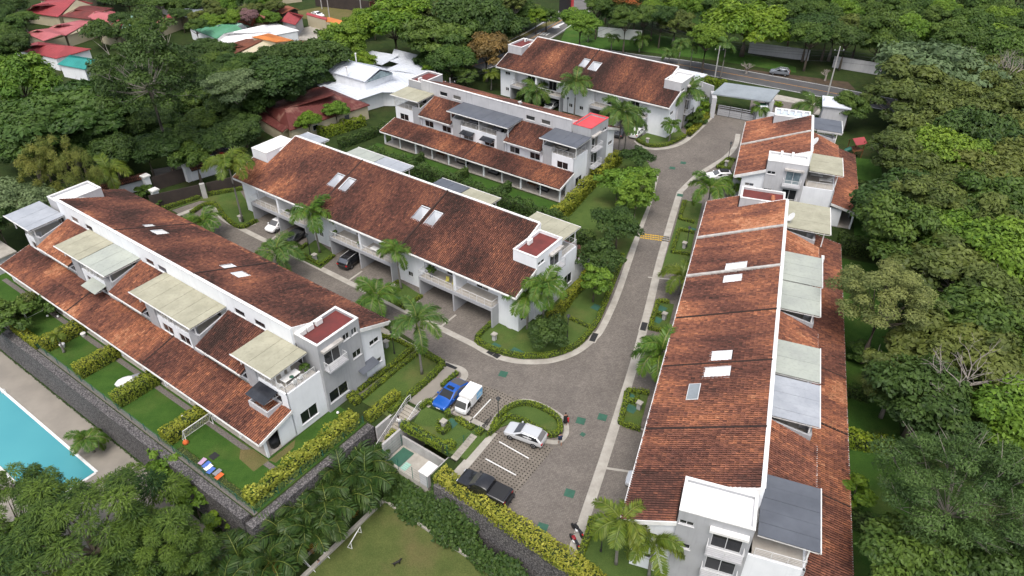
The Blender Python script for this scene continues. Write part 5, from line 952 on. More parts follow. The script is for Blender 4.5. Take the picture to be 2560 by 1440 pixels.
# arching palms that fill the bed under the stone wall
ar_pts = [(41.6, 31.2, 2.6), (40.2, 30.4, 2.3), (41.8, 28.6, 2.9), (39.9, 27.8, 2.2), (41.6, 26.0, 2.6), (40.0, 25.2, 2.4), (41.5, 23.4, 2.8), (39.8, 22.8, 2.2), (41.9, 20.9, 2.6), (40.6, 18.6, 2.4), (43.2, 17.0, 2.2), (45.6, 15.0, 2.0), (42.0, 14.6, 2.0), (47.8, 13.4, 1.9), (44.0, 12.4, 2.0), (40.2, 12.8, 2.0)]
ar_lab = ['arching palm at the top of the thicket, next to the garden stairs', 'arching palm in the thicket beside the utility court wall', 'arching palm of the thicket against the stone wall, third from the stairs', 'arching palm of the thicket at the field corner', 'arching palm in the middle of the thicket, by the wall', 'arching palm in the middle of the thicket, by the field kerb', 'arching palm of the lower thicket, by the wall', 'arching palm with orange dry leaves above the lower steps', 'arching palm at the wall corner', 'arching palm over the head of the lower steps', 'arching palm by the lower path, near the wall corner', 'arching palm at the bottom edge between path and mango tree', 'arching palm at the bottom edge left of the lower steps', 'arching palm beside the spreading dark tree at the bottom', 'lowest arching palm at the bottom edge', 'arching palm at the bottom edge by the lower steps']
for i, (s_, t_, h_) in enumerate(ar_pts):
    b = ST(s_, t_, LOW); p = palm(b, 0, ar_lab[i], 62, FRA, 11, LOW, 50 + i, 'arching palms under the stone wall', up=h_, tr=0.10)
    for k in range(2 if i % 3 else 4): f = link('dry_frond', FRD[0], p, (0.08, 0, h_), None, (0.9, 0.9, 0.9)); f.rotation_euler = (0, 0.55, k * 1.7 + i)
# ------------------------------------------------------------------ trees that stand out
tree(368, 200, 150, 'tall', 'tall dark tree with a long pale bare trunk left of the rusty house', 17.0, rz=0.4); tree(150, 285, 165, 'flat', 'wide spreading tree with pale crooked branches at the left', 9.5); tree(585, 215, 82, 'grey', 'slender grey-green tree with bare pale limbs beside the rusty house', 9.5)
tree(45, 205, 95, 'bright', 'yellow-green tree at the left edge below the red roofed house', 9); tree(35, 505, 110, 'grey', 'bluish green tree at the left edge beside the far grey canopy', 6); tree(60, 350, 95, 'mid', 'green tree at the left edge above the bluish tree', 8)
for q in ((95, 435, 70, 'first'), (150, 420, 80, 'middle'), (205, 448, 62, 'last')): tree(q[0], q[1], q[2], 'bamboo', 'feathery yellow-green bamboo clump behind the white tower, %s from the left' % q[3], 7, name='bamboo', cat='bamboo', group='bamboo clumps behind the pool row')
tree(705, 195, 95, 'dark', 'big dark tree left of the white metal roofs', 8.5); tree(610, 160, 38, 'mid', 'green tree in front of the brown corrugated roof', 5); tree(800, 140, 70, 'dark', 'dense dark tree between orange roof and white metal roofs', 8); tree(858, 100, 62, 'bright', 'light green tree behind the white chimney roof', 8); tree(905, 152, 34, 'lime', 'yellow-green bushy tree beside the white chimney', 5.5)
tree(985, 62, 92, 'lime', 'bright green tree behind the white metal roofs', 9); tree(1090, 92, 98, 'flat', 'wide flat-topped green tree behind the white metal roofs', 8.5); tree(1182, 58, 92, 'dark', 'large round dark tree at the street corner', 9); tree(1215, 125, 62, 'rust', 'brownish tree beside the street row tower', 7); tree(1128, 150, 55, 'mid', 'green tree right of the white metal roofs', 7); tree(1240, 75, 70, 'dark', 'dark tree beside the dry verge of the side street', 7); tree(1075, 168, 20, 'lime', 'small yellow-green tree at the edge of the white metal roof', 4)
tree(1340, 40, 32, 'lime', 'clipped light green tree by the dark gate of the side street', 4.5); tree(1452, 52, 52, 'bright', 'leaning light green tree beside the side street', 8.0); tree(1555, 35, 55, 'dark', 'dark tree behind the white hoarding', 6); tree(1560, 8, 55, 'flame', 'tree with orange blossom at the top edge', 8); tree(1690, 55, 60, 'olive', 'olive palm-like tree on the verge, right of the hoarding', 6); tree(1768, 95, 52, 'bright', 'light tree behind the slim verge palms', 8)
tree(1868, 62, 100, 'lime', 'large bright green tree beside the public road', 7.5); tree(2090, 78, 62, 'olive', 'pale olive tree above the grey street car', 7)
tree(2330, 165, 140, 'umbrella', 'broad grey-green umbrella tree behind the street pole', 9); tree(2128, 262, 48, 'mid', 'leafy tree where the public road meets the wood', 5); tree(2212, 752, 112, 'broccoli', 'big pale green round tree behind the middle of the east row', 9.0); tree(2405, 1225, 205, 'fern', 'huge feathery tree with bare twigs at the bottom right', 9.5); tree(2245, 940, 95, 'olive', 'olive tree below the pale round tree', 6); tree(2345, 500, 110, 'olive', 'olive tree with grey twigs beside the far east garden', 8)
tree(1545, 560, 62, 'sapling_dark', 'dark green tree on the strip beside the drive near the yellow bump', 4.2); tree(1500, 640, 58, 'sapling_dark', 'second dark green tree on the drive strip, below the first', 3.8); tree(1580, 470, 58, 'sapling', 'bright young tree on the drive strip by the yellow hedge', 3.8); tree(1545, 455, 50, 'sapling', 'bright young tree at the bend, left of its neighbour on the strip', 4.2); tree(1598, 392, 40, 'sapling_dark', 'small dark tree at the bend of the drive', 3.5); tree(1608, 440, 42, 'sapling', 'small bright tree over the kerb at the bend', 3.6)
tree(1487, 700, 48, 'sapling', 'thin sapling on the drive strip beside the end of the central row', 3.6); tree(1365, 828, 56, 'sapling_dark', 'low dark tree on the corner lawn of the central row', 2.4); tree(1590, 505, 40, 'sapling', 'young tree between the two dark trees and the bend', 3.4)
tree(215, 1345, 210, 'mango', 'spreading dark mango tree filling the bottom left corner', 6.5, base_z=LOW, var=0); tree(30, 1285, 135, 'mango', 'dark leafy tree at the left edge below the pool', 6.0, base_z=LOW, var=1); tree(395, 1370, 130, 'mango', 'dark leafy tree right of the big mango tree at the bottom', 5.5, base_z=LOW, var=1); tree(410, 1165, 58, 'sapling', 'light airy tree against the pool wall corner', 4.0, base_z=LOW); tree(480, 1240, 55, 'sapling', 'light green tree beside the stone wall corner', 3.6, base_z=LOW); tree(548, 1300, 40, 'bush_lime', 'bright green bush below the stone wall', 2.2, base_z=LOW, cat='bush'); tree(40, 1420, 120, 'mango', 'dark tree at the very bottom left', 5.0, base_z=LOW, var=1)
tree(770, 300, 32, 'lime', 'round light green tree in front of the rusty red roof', 4); tree(838, 275, 32, 'bright', 'feathery light tree beside the rusty red roof', 4)
for q in ((520, 410, 26, 'bush', 'leafy bush beside the tiled boundary wall and right gate pillar'), (360, 480, 30, 'bush', 'leafy bush at the left gate pillar'), (395, 500, 20, 'bush', 'low bush below the left gate pillar'), (1050, 560, 18, 'bush', 'bush behind the grey canopies of the central row'), (1275, 560, 34, 'bush', 'bush beside the ivy hedge near the cream canopy'), (1310, 575, 24, 'bush', 'small plant by the cream canopy'), (1735, 300, 30, 'bush', 'bush between the road row and the gatehouse wall'), (1755, 275, 28, 'bush_lime', 'light bush by the gatehouse wall'), (2140, 1230, 55, 'bush_lime', 'yellow-green bush spilling on the veranda roof of the east row'), (2150, 880, 40, 'bush', 'bush behind the east row below the round tree'), (1945, 262, 12, 'bush_lime', 'round yellow-green bush by the gatehouse post'), (130, 760, 40, 'bush', 'bush at the far end of the pool gardens'), (25, 790, 60, 'bush', 'bush at the left edge above the pool wall'), (795, 80, 11, 'bush', 'clipped dark bush in the paved yard at the top')): tree(*q[:4], q[4], 0.62 * q[2] * 0.055, cat='bush', name='bush')
# bare violet-grey tree in the right-hand wood
def bare_tree(px, py, h, spread, label, seed):
    r = random.Random(seed); p = G(px, py, 0); mb = MB()
    def grow(a, d, l, rad, lev):
        b = a + d * l; m = (a + b) / 2 + Vector((r.uniform(-1, 1), r.uniform(-1, 1), r.uniform(-.4, .4))) * l * 0.09; mb.tube([a, m, b], [rad, rad * 0.8, rad * 0.6], 4 if lev > 1 else 6, False)
        if lev < 5:
            for k in range(3 if lev < 3 else 2):
                nd = (d + Vector((r.uniform(-1, 1), r.uniform(-1, 1), r.uniform(-0.25, 0.55))) * spread).normalized(); grow(b, nd, l * r.uniform(0.6, 0.82), rad * 0.58, lev + 1)
    grow(Vector((0, 0, 0)), Vector((0.05, 0, 1)), h * 0.36, 0.28, 0); root = empty('bare_tree', p); mb.build('branches', 'bark_twig', root, True, origin=(0, 0, 0)); tag(root, label, 'tree', 'leafless trees in the wood')
bare_tree(2480, 300, 13, 0.95, 'leafless grey tree at the right edge', 1); bare_tree(2425, 265, 11, 1.0, 'leafless grey tree left of the one at the right edge', 2); bare_tree(2545, 330, 12, 1.0, 'leafless grey tree cut by the right edge', 3); bare_tree(2290, 450, 7, 1.1, 'leafless twiggy tree behind the far east garden', 4); bare_tree(2330, 1090, 12, 1.0, 'leafless twigs above the huge feathery tree', 5)
# fallen bare branches by the public road
bare_tree(1865, 185, 3.0, 1.4, 'heap of bare branches on the road verge', 6); bare_tree(2062, 202, 2.6, 1.4, 'bare branches beside the street pole', 7)
# ------------------------------------------------------------------ the woods around: trees that only their neighbours could name
ADJ = dict(olive='olive', mid='mid-green', dark='dark green', bright='light green', lime='yellow-green', flat='flat-topped', pink='pinkish', fern='feathery', mango='glossy')
def wood(poly, step, kinds, label, group, zc=(5.5, 9), rmul=(0.62, 0.85), seed=1, base_z=0.0, avoid=()):
    r = random.Random(seed); xs = [p[0] for p in poly]; ys = [p[1] for p in poly]
    def inside(x, y):
        c = False
        for i in range(len(poly)):
            (x1, y1), (x2, y2) = poly[i], poly[i - 1]
            if (y1 > y) != (y2 > y) and x < (x2 - x1) * (y - y1) / (y2 - y1) + x1: c = not c
        return c
    y = min(ys); row = 0
    while y < max(ys):
        f = 0.55 + 0.5 * max(0, y) / 1000.0; sx = step * f; x = min(xs) + (row % 2) * sx * 0.5
        while x < max(xs):
            jx, jy = x + r.uniform(-.3, .3) * sx, y + r.uniform(-.3, .3) * sx * 0.6
            if inside(jx, jy) and not any(math.hypot(jx - a, jy - b) < c for a, b, c in avoid):
                kd = r.choice(kinds); fy = (jy - min(ys)) / (max(ys) - min(ys)); fx = (jx - min(xs)) / (max(xs) - min(xs))
                lab = '%s %s, %s%s' % (ADJ.get(kd, 'green'), label, ('upper ' if fy < 0.33 else 'middle ' if fy < 0.67 else 'lower '), ('left part' if fx < 0.34 else 'centre' if fx < 0.67 else 'right part'))
                tree(jx, jy, sx * r.uniform(*rmul), kd, lab, r.uniform(*zc), group, base_z, var=r.randrange(9))
            x += sx
        y += step * f * 0.52; row += 1
wood([(2240, 300), (2210, 230), (2560, 60), (2640, 300), (2640, 900), (2600, 1080), (2320, 1000), (2180, 960), (2160, 890), (2320, 840), (2330, 640), (2250, 600), (2270, 440)], 165, ['olive', 'mid', 'olive', 'dark', 'olive', 'bright'], 'tree of the mixed wood at the right edge', 'trees of the wood along the right edge', seed=3, rmul=(0.8, 1.05), zc=(5, 8), avoid=((2212, 752, 185), (2490, 250, 50)))
wood([(2260, 560), (2330, 600), (2640, 640), (2640, 900), (2400, 960), (2340, 820)], 150, ['olive', 'mid', 'dark'], 'low tree under the right-hand wood', 'low trees under the right-hand wood', seed=31, rmul=(0.7, 0.9), zc=(3, 4), avoid=((2212, 752, 185),))
wood([(2130, 1340), (2260, 1290), (2640, 1360), (2640, 1500), (2200, 1500)], 170, ['mid', 'dark', 'fern'], 'tree at the bottom right edge beyond the veranda roof', 'trees at the bottom right edge', seed=4, zc=(5, 6))
wood([(1900, -30), (2620, -40), (2620, 170), (2230, 120), (2130, 130), (2000, 100), (1960, 60)], 120, ['mid', 'bright', 'dark', 'mid', 'mid'], 'tree of the wood across the public road', 'trees of the wood across the public road', seed=5, zc=(6.5, 9))
wood([(1500, -30), (1900, -40), (1850, 30), (1700, 20), (1640, 60), (1480, 30)], 95, ['mid', 'dark', 'mid', 'bright'], 'tree behind the road verge at the top', 'trees behind the road verge', seed=7, zc=(7, 9))
wood([(0, 300), (260, 260), (420, 300), (620, 290), (640, 330), (560, 385), (430, 395), (300, 400), (230, 380), (0, 400)], 105, ['dark', 'mid', 'dark', 'bright'], 'tree of the shady wood behind the pool row', 'trees of the shady wood behind the pool row', seed=8, zc=(4.5, 7))
wood([(540, 255), (640, 235), (660, 330), (600, 340)], 90, ['dark', 'mid'], 'tree left of the rusty house', 'dark trees left of the rusty house', seed=9, zc=(4, 6))
wood([(-30, -30), (60, -30), (70, 60), (30, 150), (-30, 170)], 90, ['dark', 'mid', 'flat'], 'tree among the houses in the top left corner', 'trees in the top left corner', seed=10, zc=(4, 6))
wood([(440, -25), (700, -25), (690, 45), (560, 60), (500, 80), (450, 75)], 75, ['mid', 'dark', 'pink', 'bright', 'olive'], 'garden tree among the tiled sheds at the top', 'garden trees at the top left', seed=11, zc=(4, 6))
wood([(860, -30), (1250, -40), (1290, 10), (1180, 40), (1010, 40), (960, 10)], 85, ['dark', 'mid', 'olive', 'dark'], 'tree behind the power line at the top', 'trees behind the power line', seed=12, zc=(6, 8))
wood([(690, 130), (800, 160), (820, 185), (700, 260), (660, 250), (650, 190)], 85, ['dark', 'mid'], 'tree crowding the white metal roofs', 'dark trees beside the white metal roofs', seed=13, zc=(4, 6))
wood([(930, 100), (1060, 120), (1200, 190), (1120, 205), (1080, 160), (960, 115)], 70, ['dark', 'mid'], 'low tree behind the white metal roofs', 'low trees behind the white metal roofs', seed=14, zc=(3.5, 5))
wood([(230, 40), (330, 30), (420, 60), (420, 100), (330, 110), (300, 70)], 70, ['flat', 'dark', 'mid'], 'tree between the red and green roofs at the top left', 'trees between the far roofs', seed=15, zc=(5, 7))
wood([(500, 270), (640, 215), (655, 250), (560, 330)], 80, ['dark'], 'shrubby tree by the grey-green tree', 'shrubby dark trees by the grey-green tree', seed=16, zc=(3, 4.5))
wood([(-60, 520), (-5, 540), (0, 640), (-60, 640)], 90, ['dark', 'mid'], 'tree cut by the left edge', 'dark trees at the left edge', seed=17, zc=(4, 6))

wood([(255, 150), (480, 140), (520, 250), (430, 330), (260, 320)], 95, ['dark', 'mid', 'dark'], 'tree round the tall pale trunk', 'trees round the tall pale trunk', seed=21, zc=(3.5, 5.5))
wood([(470, 95), (640, 150), (660, 200), (560, 240), (500, 200)], 85, ['dark', 'mid'], 'tree below the brown corrugated roof', 'trees below the brown corrugated roof', seed=22, zc=(3, 4.5))
wood([(240, 60), (300, 70), (300, 105), (235, 100)], 70, ['mid', 'dark'], 'tree between the pink and mint roofs', 'trees between the pink and mint roofs', seed=23, zc=(3, 4.5))
wood([(1260, 20), (1380, 10), (1370, 40), (1270, 80)], 75, ['dark', 'mid'], 'tree along the dry verge of the side street', 'trees along the dry verge', seed=24, zc=(4, 5.5))
wood([(900, 20), (960, 60), (930, 90), (850, 70)], 70, ['mid', 'bright'], 'tree between the dirt yard and the white roofs', 'trees between yard and white roofs', seed=25, zc=(4, 5))
wood([(230, -45), (480, -45), (470, 12), (330, 22), (240, 5)], 80, ['mid', 'dark', 'flat'], 'tree at the top edge behind the mint roof', 'trees at the top edge behind the mint roof', seed=32, zc=(4, 6))
# ------------------------------------------------------------------ neighbouring houses
def plane_roof(parent, pts, mat_, th=0.14, name='roof', ribs=0.0):
    """one sheet of roofing through surveyed points (photo x, y, level)"""
    P = [G(*p) for p in pts]; c = parent.location
    n0 = (P[1] - P[0]).cross(P[2] - P[0]); eye = Vector((0, 0, CAM_H))
    for k in range(3, len(P)):      # survey the further corners on the plane of the first three
        d = P[k] - eye; P[k] = eye + d * ((P[0] - eye).dot(n0) / d.dot(n0))
    P = [p - c for p in P]; nn = sum((P[i].cross(P[(i + 1) % len(P)]) for i in range(len(P))), Vector()); P = P if nn.z > 0 else P[::-1]
    o = MB().slab(P, th).build(name, mat_, parent)
    if ribs:    # standing seams down the fall line of the sheet
        n = (P[1] - P[0]).cross(P[-1] - P[0]).normalized(); n = n if n.z > 0 else -n; fall = Vector((n.x, n.y, 0)); fall = (fall - n * fall.dot(n)).normalized() if fall.length > 1e-3 else (P[1] - P[0]).normalized(); ax = n.cross(fall); ks = [p.dot(ax) for p in P]; mb = MB(); k = min(ks) + ribs / 2
        while k < max(ks):
            cr = []
            for a, b in zip(P, P[1:] + P[:1]):
                da, db = a.dot(ax) - k, b.dot(ax) - k
                if (da < 0) != (db < 0): cr.append(a.lerp(b, da / (da - db)))
            if len(cr) == 2: mb.bar(cr[0] + n * 0.015, cr[1] + n * 0.015, 0.03)
            k += ribs
        if mb.v: so = mb.build('roof_seam', mat_, o); so['kind'] = 'stuff'
    return o
def walls_under(parent, pts, mat_, z0=0.0, inset=0.5, h=None, name='wall'):
    P = [G(*p) for p in pts]; c = sum(P, Vector()) / len(P); Q = []
    for p in P: d = (c - p); d.z = 0; Q.append(p + d.normalized() * inset - parent.location)
    zt = min(p.z for p in Q) - 0.2 if h is None else h; return MB().prism(ccw([(q.x, q.y) for q in Q]), z0, zt).build(name, mat_, parent)
def house(label, eave, ridge, zr, roof, wall, ze=3.0, hip=False, wins=0, ribs=0.0, cat='house', name='house', group='houses of the neighbourhood'):
    """four eave corners in order and two ridge ends (photo points); ridge[0] lies between eave[0] and eave[3]"""
    E = [(p[0], p[1], ze) for p in eave]; R_ = [(p[0], p[1], zr) for p in ridge]; c = sum((G(*p) for p in E), Vector()) / 4; root = empty(name, (c.x, c.y, 0))
    plane_roof(root, [E[0], E[1], R_[1], R_[0]], roof, ribs=ribs); plane_roof(root, [E[2], E[3], R_[0], R_[1]], roof, ribs=ribs)
    if hip: plane_roof(root, [E[3], E[0], R_[0]], roof); plane_roof(root, [E[1], E[2], R_[1]], roof)
    else:
        for a, b, r in ((E[3], E[0], R_[0]), (E[1], E[2], R_[1])):
            pa, pb, pr = [G(*q) - root.location - Vector((0, 0, 0.16)) for q in (a, b, r)]; MB().slab([pa.lerp(pb, 0.08), pb.lerp(pa, 0.08), pr], 0.1).build('gable_wall', wall, root)
    walls_under(root, E, wall); tag(root, label, cat, group)
    for k in range(wins):
        a, b = G(*E[0]) - root.location, G(*E[1]) - root.location; p = a.lerp(b, (k + 0.7) / (wins + 0.4)); cc = -p; cc.z = 0; p += cc.normalized() * 0.42; an = math.atan2((b - a).y, (b - a).x)
        wo = MB().box(-0.6, 0.6, -0.05, 0.05, 0, 1.1).build('window', 'alu', root); wo.location = (p.x, p.y, 1.2); wo.rotation_euler[2] = an; MB().box(-0.52, 0.52, -0.06, 0.06, 0.08, 1.02).build('pane', 'glass', wo)
    return root
house('house with a wide red sheet roof at the left', [(33, 122), (140, 146), (228, 122), (95, 104)], [(95, 112), (165, 114)], 4.6, 'metal_red', 'white_paint', hip=True, ribs=0.8)
house('white house with a teal sheet roof below the wide red roof', [(143, 160), (212, 173), (240, 148), (174, 137)], [(170, 141), (237, 152)], 4.4, 'metal_teal', 'white_paint', ribs=0.6)
house('house with a pinkish red gable roof behind the wide red one', [(62, 82), (108, 102), (165, 88), (130, 70)], [(90, 74), (150, 86)], 4.6, 'metal_pink', 'cream_wall', ribs=0.8); house('house with a long pink sheet roof right of the gable roof', [(122, 70), (165, 88), (245, 62), (200, 50)], [(140, 62), (228, 52)], 4.2, 'metal_pink', 'cream_wall', ribs=0.8)
house('large house with a faded red roof at the top left', [(60, 30), (145, 42), (232, 8), (150, -8)], [(80, 14), (190, -2)], 5.2, 'metal_red', 'cream_wall', ribs=0.9); house('house with a dull maroon roof right of the faded red roof', [(150, 40), (225, 48), (285, 20), (205, 12)], [(185, 24), (262, 26)], 4.2, 'roof_maroon', 'cream_wall', ribs=0.9); house('house with a pink roof and white chimney cap beyond the maroon roof', [(215, 45), (275, 55), (298, 32), (255, 22)], [(235, 30), (285, 36)], 4.4, 'metal_pink', 'cream_wall', ribs=0.8)
house('house with a pale mint gable roof behind the tall tree', [(296, 76), (372, 92), (400, 60), (330, 38)], [(326, 40), (392, 64)], 5.0, 'metal_mint', 'white_paint', ribs=0.8); house('low house with a red roof right of the mint roof', [(386, 58), (400, 62), (484, 32), (430, 30)], [(400, 50), (470, 30)], 4.0, 'metal_red', 'cream_wall', ribs=0.9); house('house with grey roofs at the top edge', [(395, 8), (440, 22), (520, -5), (470, -22)], [(420, -2), (490, -14)], 4.4, 'metal_grey', 'plaster_grey', ribs=0.9)
house('house with green sheet roofs behind the chalk white roofs', [(470, 68), (540, 96), (612, 78), (560, 54)], [(490, 57), (590, 62)], 4.6, 'metal_green', 'white_paint', hip=True, ribs=0.8); house('house with a worn pale green roof beside the green one', [(520, 70), (560, 84), (622, 66), (580, 54)], [(545, 62), (605, 58)], 4.4, 'metal_mint', 'white_paint', ribs=0.8)
house('house with chalk white hipped roof and open porch', [(520, 118), (560, 112), (748, 76), (690, 58)], [(560, 84), (660, 62)], 4.8, 'metal_chalk', 'white_paint', hip=True, ribs=1.0); house('house with an old brown corrugated roof below the chalk white one', [(525, 122), (570, 142), (712, 112), (632, 92)], [(545, 118), (672, 94)], 4.2, 'metal_brown', 'cream_wall', wins=2, ribs=0.7); house('orange sheet canopy over the brown roof', [(628, 92), (690, 105), (736, 101), (672, 83)], [(650, 88), (715, 102)], 4.9, 'metal_orange', 'cream_wall', ze=4.4, ribs=0.7); house('small red roof at the end of the brown roof', [(722, 112), (750, 126), (768, 102), (748, 100)], [(735, 106), (760, 112)], 3.6, 'metal_red', 'white_paint')
house('open red gabled carport in the paved yard', [(702, 52), (738, 62), (758, 38), (722, 29)], [(720, 30), (757, 40)], 5.2, 'metal_red', 'light_grey_paint', ze=3.4, ribs=0.8, cat='carport', name='carport')
house('small tiled shed left of the brick-red sheds', [(530, 50), (552, 56), (568, 42), (545, 38)], [(540, 40), (562, 46)], 3.6, 'terracotta', 'cream_wall', ze=2.4); house('orange tiled dormer shed between the garden trees', [(580, 48), (600, 54), (606, 40), (584, 36)], [(583, 38), (603, 44)], 3.6, 'terracotta', 'cream_wall', ze=2.6); house('brown tiled shed with a pale stripe', [(600, 58), (632, 64), (642, 42), (610, 34)], [(606, 38), (638, 46)], 3.9, 'terracotta', 'cream_wall', ze=2.6); house('tiled gable shed with half-timbered end', [(632, 58), (678, 58), (664, 40), (644, 34)], [(648, 36), (660, 46)], 4.4, 'terracotta', 'cream_wall', ze=2.6)
house('dark tiled porch at the edge of the paved yard', [(668, 22), (705, 34), (748, 24), (720, 14)], [(690, 18), (735, 20)], 3.8, 'terracotta', 'dark_fence', ze=2.8)
# tiled screen wall roofs by the yard gate
for q in (((765, 36, 3), (815, 50, 3), (818, 44, 3.4), (768, 31, 3.4), 'metal_red', 'narrow red roof over the yard gate wall'), ((810, 52, 2.6), (900, 72, 2.6), (904, 64, 3.0), (820, 42, 3.0), 'metal_orange', 'long orange tiled roof over the boundary wall')):
    P = [G(*p) for p in q[:4]]; c = sum(P, Vector()) / 4; root = empty('boundary_wall', (c.x, c.y, 0)); plane_roof(root, q[:4], q[4]); walls_under(root, q[:4], 'cream_wall', inset=0.3); tag(root, q[5], 'wall')
# white metal-roofed house
root = empty('metal_roofed_house', G(960, 200)); mr = 'metal_white'
plane_roof(root, [(792, 212, 3.3), (880, 255, 3.1), (955, 230, 3.6), (918, 200, 4.0), (835, 196, 3.9)], mr, ribs=0.9, th=0.1); plane_roof(root, [(918, 204, 4.0), (955, 230, 3.5), (1090, 232, 3.0), (1070, 190, 3.9), (985, 178, 4.3)], mr, ribs=0.9, th=0.1); plane_roof(root, [(968, 172, 4.2), (1070, 190, 3.6), (1090, 178, 3.6), (1000, 158, 4.3)], mr, ribs=0.9, th=0.1); plane_roof(root, [(872, 152, 3.8), (955, 162, 4.4), (998, 138, 5.0), (930, 127, 4.4)], mr, ribs=0.9, th=0.1); plane_roof(root, [(975, 152, 4.6), (1048, 174, 3.6), (1086, 148, 3.6), (985, 122, 5.0)], mr, ribs=0.9, th=0.1)
plane_roof(root, [(820, 178, 5.6), (912, 204, 5.6), (950, 172, 7.0), (852, 147, 7.0)], mr, ribs=0.9, th=0.12, name='upper_roof'); plane_roof(root, [(852, 147, 7.0), (950, 172, 7.0), (992, 180, 6.0), (900, 152, 6.0)], mr, ribs=0.9, th=0.12, name='upper_roof')
walls_under(root, [(820, 178, 5.6), (912, 204, 5.6), (985, 178, 5.6), (900, 152, 5.6)], 'white_paint', inset=0.4); walls_under(root, [(800, 215, 3.2), (880, 250, 3.2), (955, 230, 3.2), (1085, 230, 3.2), (1080, 180, 3.3), (1000, 160, 3.3), (900, 160, 3.2)], 'white_paint', inset=0.6, h=2.9)
ga = [G(*q) - root.location - Vector((0, 0, 0.25)) for q in ((916, 203, 5.6), (982, 181, 5.7), (951, 174, 6.9))]; MB().slab(ga, 0.1).build('gable_window', 'glass_pale', root)
for q in ((890, 148), (868, 182)): p = G(q[0], q[1], 6.9 if q[1] < 160 else 6.4) - root.location; MB().tube([p - Vector((0, 0, .5)), p + Vector((0, 0, 1.1))], [0.14, 0.14], 8).tube([p + Vector((0, 0, 1.1)), p + Vector((0, 0, 1.3))], [0.22, 0.22], 8).build('flue', 'trim_white', root)
for q in ((942, 246), (962, 243)): p = G(q[0], q[1], 1.4) - root.location; wo = MB().box(-0.7, 0.7, -0.06, 0.06, -0.9, 0.9).build('window', 'alu', root); wo.location = p; wo.rotation_euler[2] = 0.4; MB().box(-0.6, 0.6, -0.075, 0.075, -0.8, 0.8).build('pane', 'glass', wo)
tag(root, 'sprawling house with white metal roofs and a raised gable', 'house')
# rusty red roofed house
house('old house with a large rust-red metal roof', [(725, 326), (925, 262), (805, 212), (655, 268)], [(712, 272), (838, 236)], 5.0, 'metal_rust', 'cream_wall', ze=2.9, hip=True, wins=2, ribs=0.9, name='rusty_roofed_house')
house('lean-to with a rusty sheet roof at the corner of the rust-red house', [(640, 292), (705, 330), (728, 318), (665, 280)], [(655, 282), (720, 318)], 3.0, 'metal_rust', 'cream_wall', ze=2.4, ribs=0.8)
house('house with a red roof cut by the top edge', [(95, -2), (170, 8), (240, -14), (160, -26)], [(120, -18), (215, -20)], 5.0, 'metal_red', 'cream_wall', ribs=0.9)
house('house with a brown roof between the pink and mint roofs', [(240, 78), (300, 92), (330, 74), (275, 62)], [(258, 66), (318, 80)], 4.2, 'metal_brown', 'cream_wall', ribs=0.9); house('grey roofed house beyond the low red roof', [(430, 36), (480, 46), (530, 24), (480, 14)], [(455, 24), (508, 32)], 4.2, 'metal_grey', 'cream_wall', ribs=0.9); house('small red roof between the maroon roof and the mint roof', [(278, 60), (300, 66), (318, 54), (296, 48)], [(286, 52), (310, 58)], 4.0, 'metal_red', 'cream_wall')
# gatehouse
root = empty('gatehouse', G(1850, 262)); ez = 4.6
plane_roof(root, [(1780, 234, 4.4), (1925, 254, 4.4), (1950, 225, 5.0), (1812, 206, 5.0)], 'metal_grey', th=0.22, ribs=1.6)
for (x, y, wd, dp) in ((1778, 292, 0.9, 4.0), (1918, 300, 0.9, 4.0)): p = G(x, y, 0) - root.location; po = MB().box(-wd / 2, wd / 2, -0.6, dp - 0.6, 0, 4.1).build('side_wall', 'light_grey_paint', root); po.location = (p.x, p.y, 0); po.rotation_euler[2] = -0.14
a, b = G(1792, 288) - root.location, G(1882, 305) - root.location; gm_ = empty('sliding_gate', (0, 0, 0), 0, root); an = math.atan2((b - a).y, (b - a).x); Lg = (b - a).length
for k in range(6): go = MB().box(0, Lg, -0.04, 0.04, 0.12 + k * 0.40, 0.12 + k * 0.40 + (0.34 if k < 3 else 0.10)).build('gate_board', 'grey_paint', gm_); go.location = (a.x, a.y, 0); go.rotation_euler[2] = an
for k in range(4): go = MB().box(Lg * k / 3.0 - 0.04, Lg * k / 3.0 + 0.04, -0.06, 0.06, 0.05, 2.4).build('gate_post', 'dark_metal', gm_); go.location = (a.x, a.y, 0); go.rotation_euler[2] = an
p = G(1898, 302) - root.location; wp = MB().box(-0.9, 0.9, -0.9, 0.9, 0, 3.4).build('white_pillar', 'white_paint', root); wp.location = (p.x, p.y, 0); wp.rotation_euler[2] = -0.14; q_ = MB().box(-0.7, 0.7, -0.7, 0.7, 3.402, 3.45).build('glass_top', 'green_cover', wp)
tag(root, 'entrance gatehouse with a grey metal roof and slatted sliding gate', 'gatehouse')
upright_px = lambda name, a, b, th, z0, z1, m_, label, cat='wall': (lambda A, B: tag(MB().prism(ccw([A + Vector((-(B - A).normalized().y, (B - A).normalized().x, 0)) * th / 2, B + Vector((-(B - A).normalized().y, (B - A).normalized().x, 0)) * th / 2, B - Vector((-(B - A).normalized().y, (B - A).normalized().x, 0)) * th / 2, A - Vector((-(B - A).normalized().y, (B - A).normalized().x, 0)) * th / 2]), z0, z1).build(name, m_), label, cat))(G(*a), G(*b))
upright_px('boundary_wall', (1745, 232), (1780, 245), 0.3, 0, 2.6, 'light_grey_paint', 'grey plastered wall joining the gatehouse on the left'); upright_px('guard_wall', (1882, 300), (1945, 312), 0.3, 0, 2.2, 'white_paint', 'white low wall right of the gatehouse')
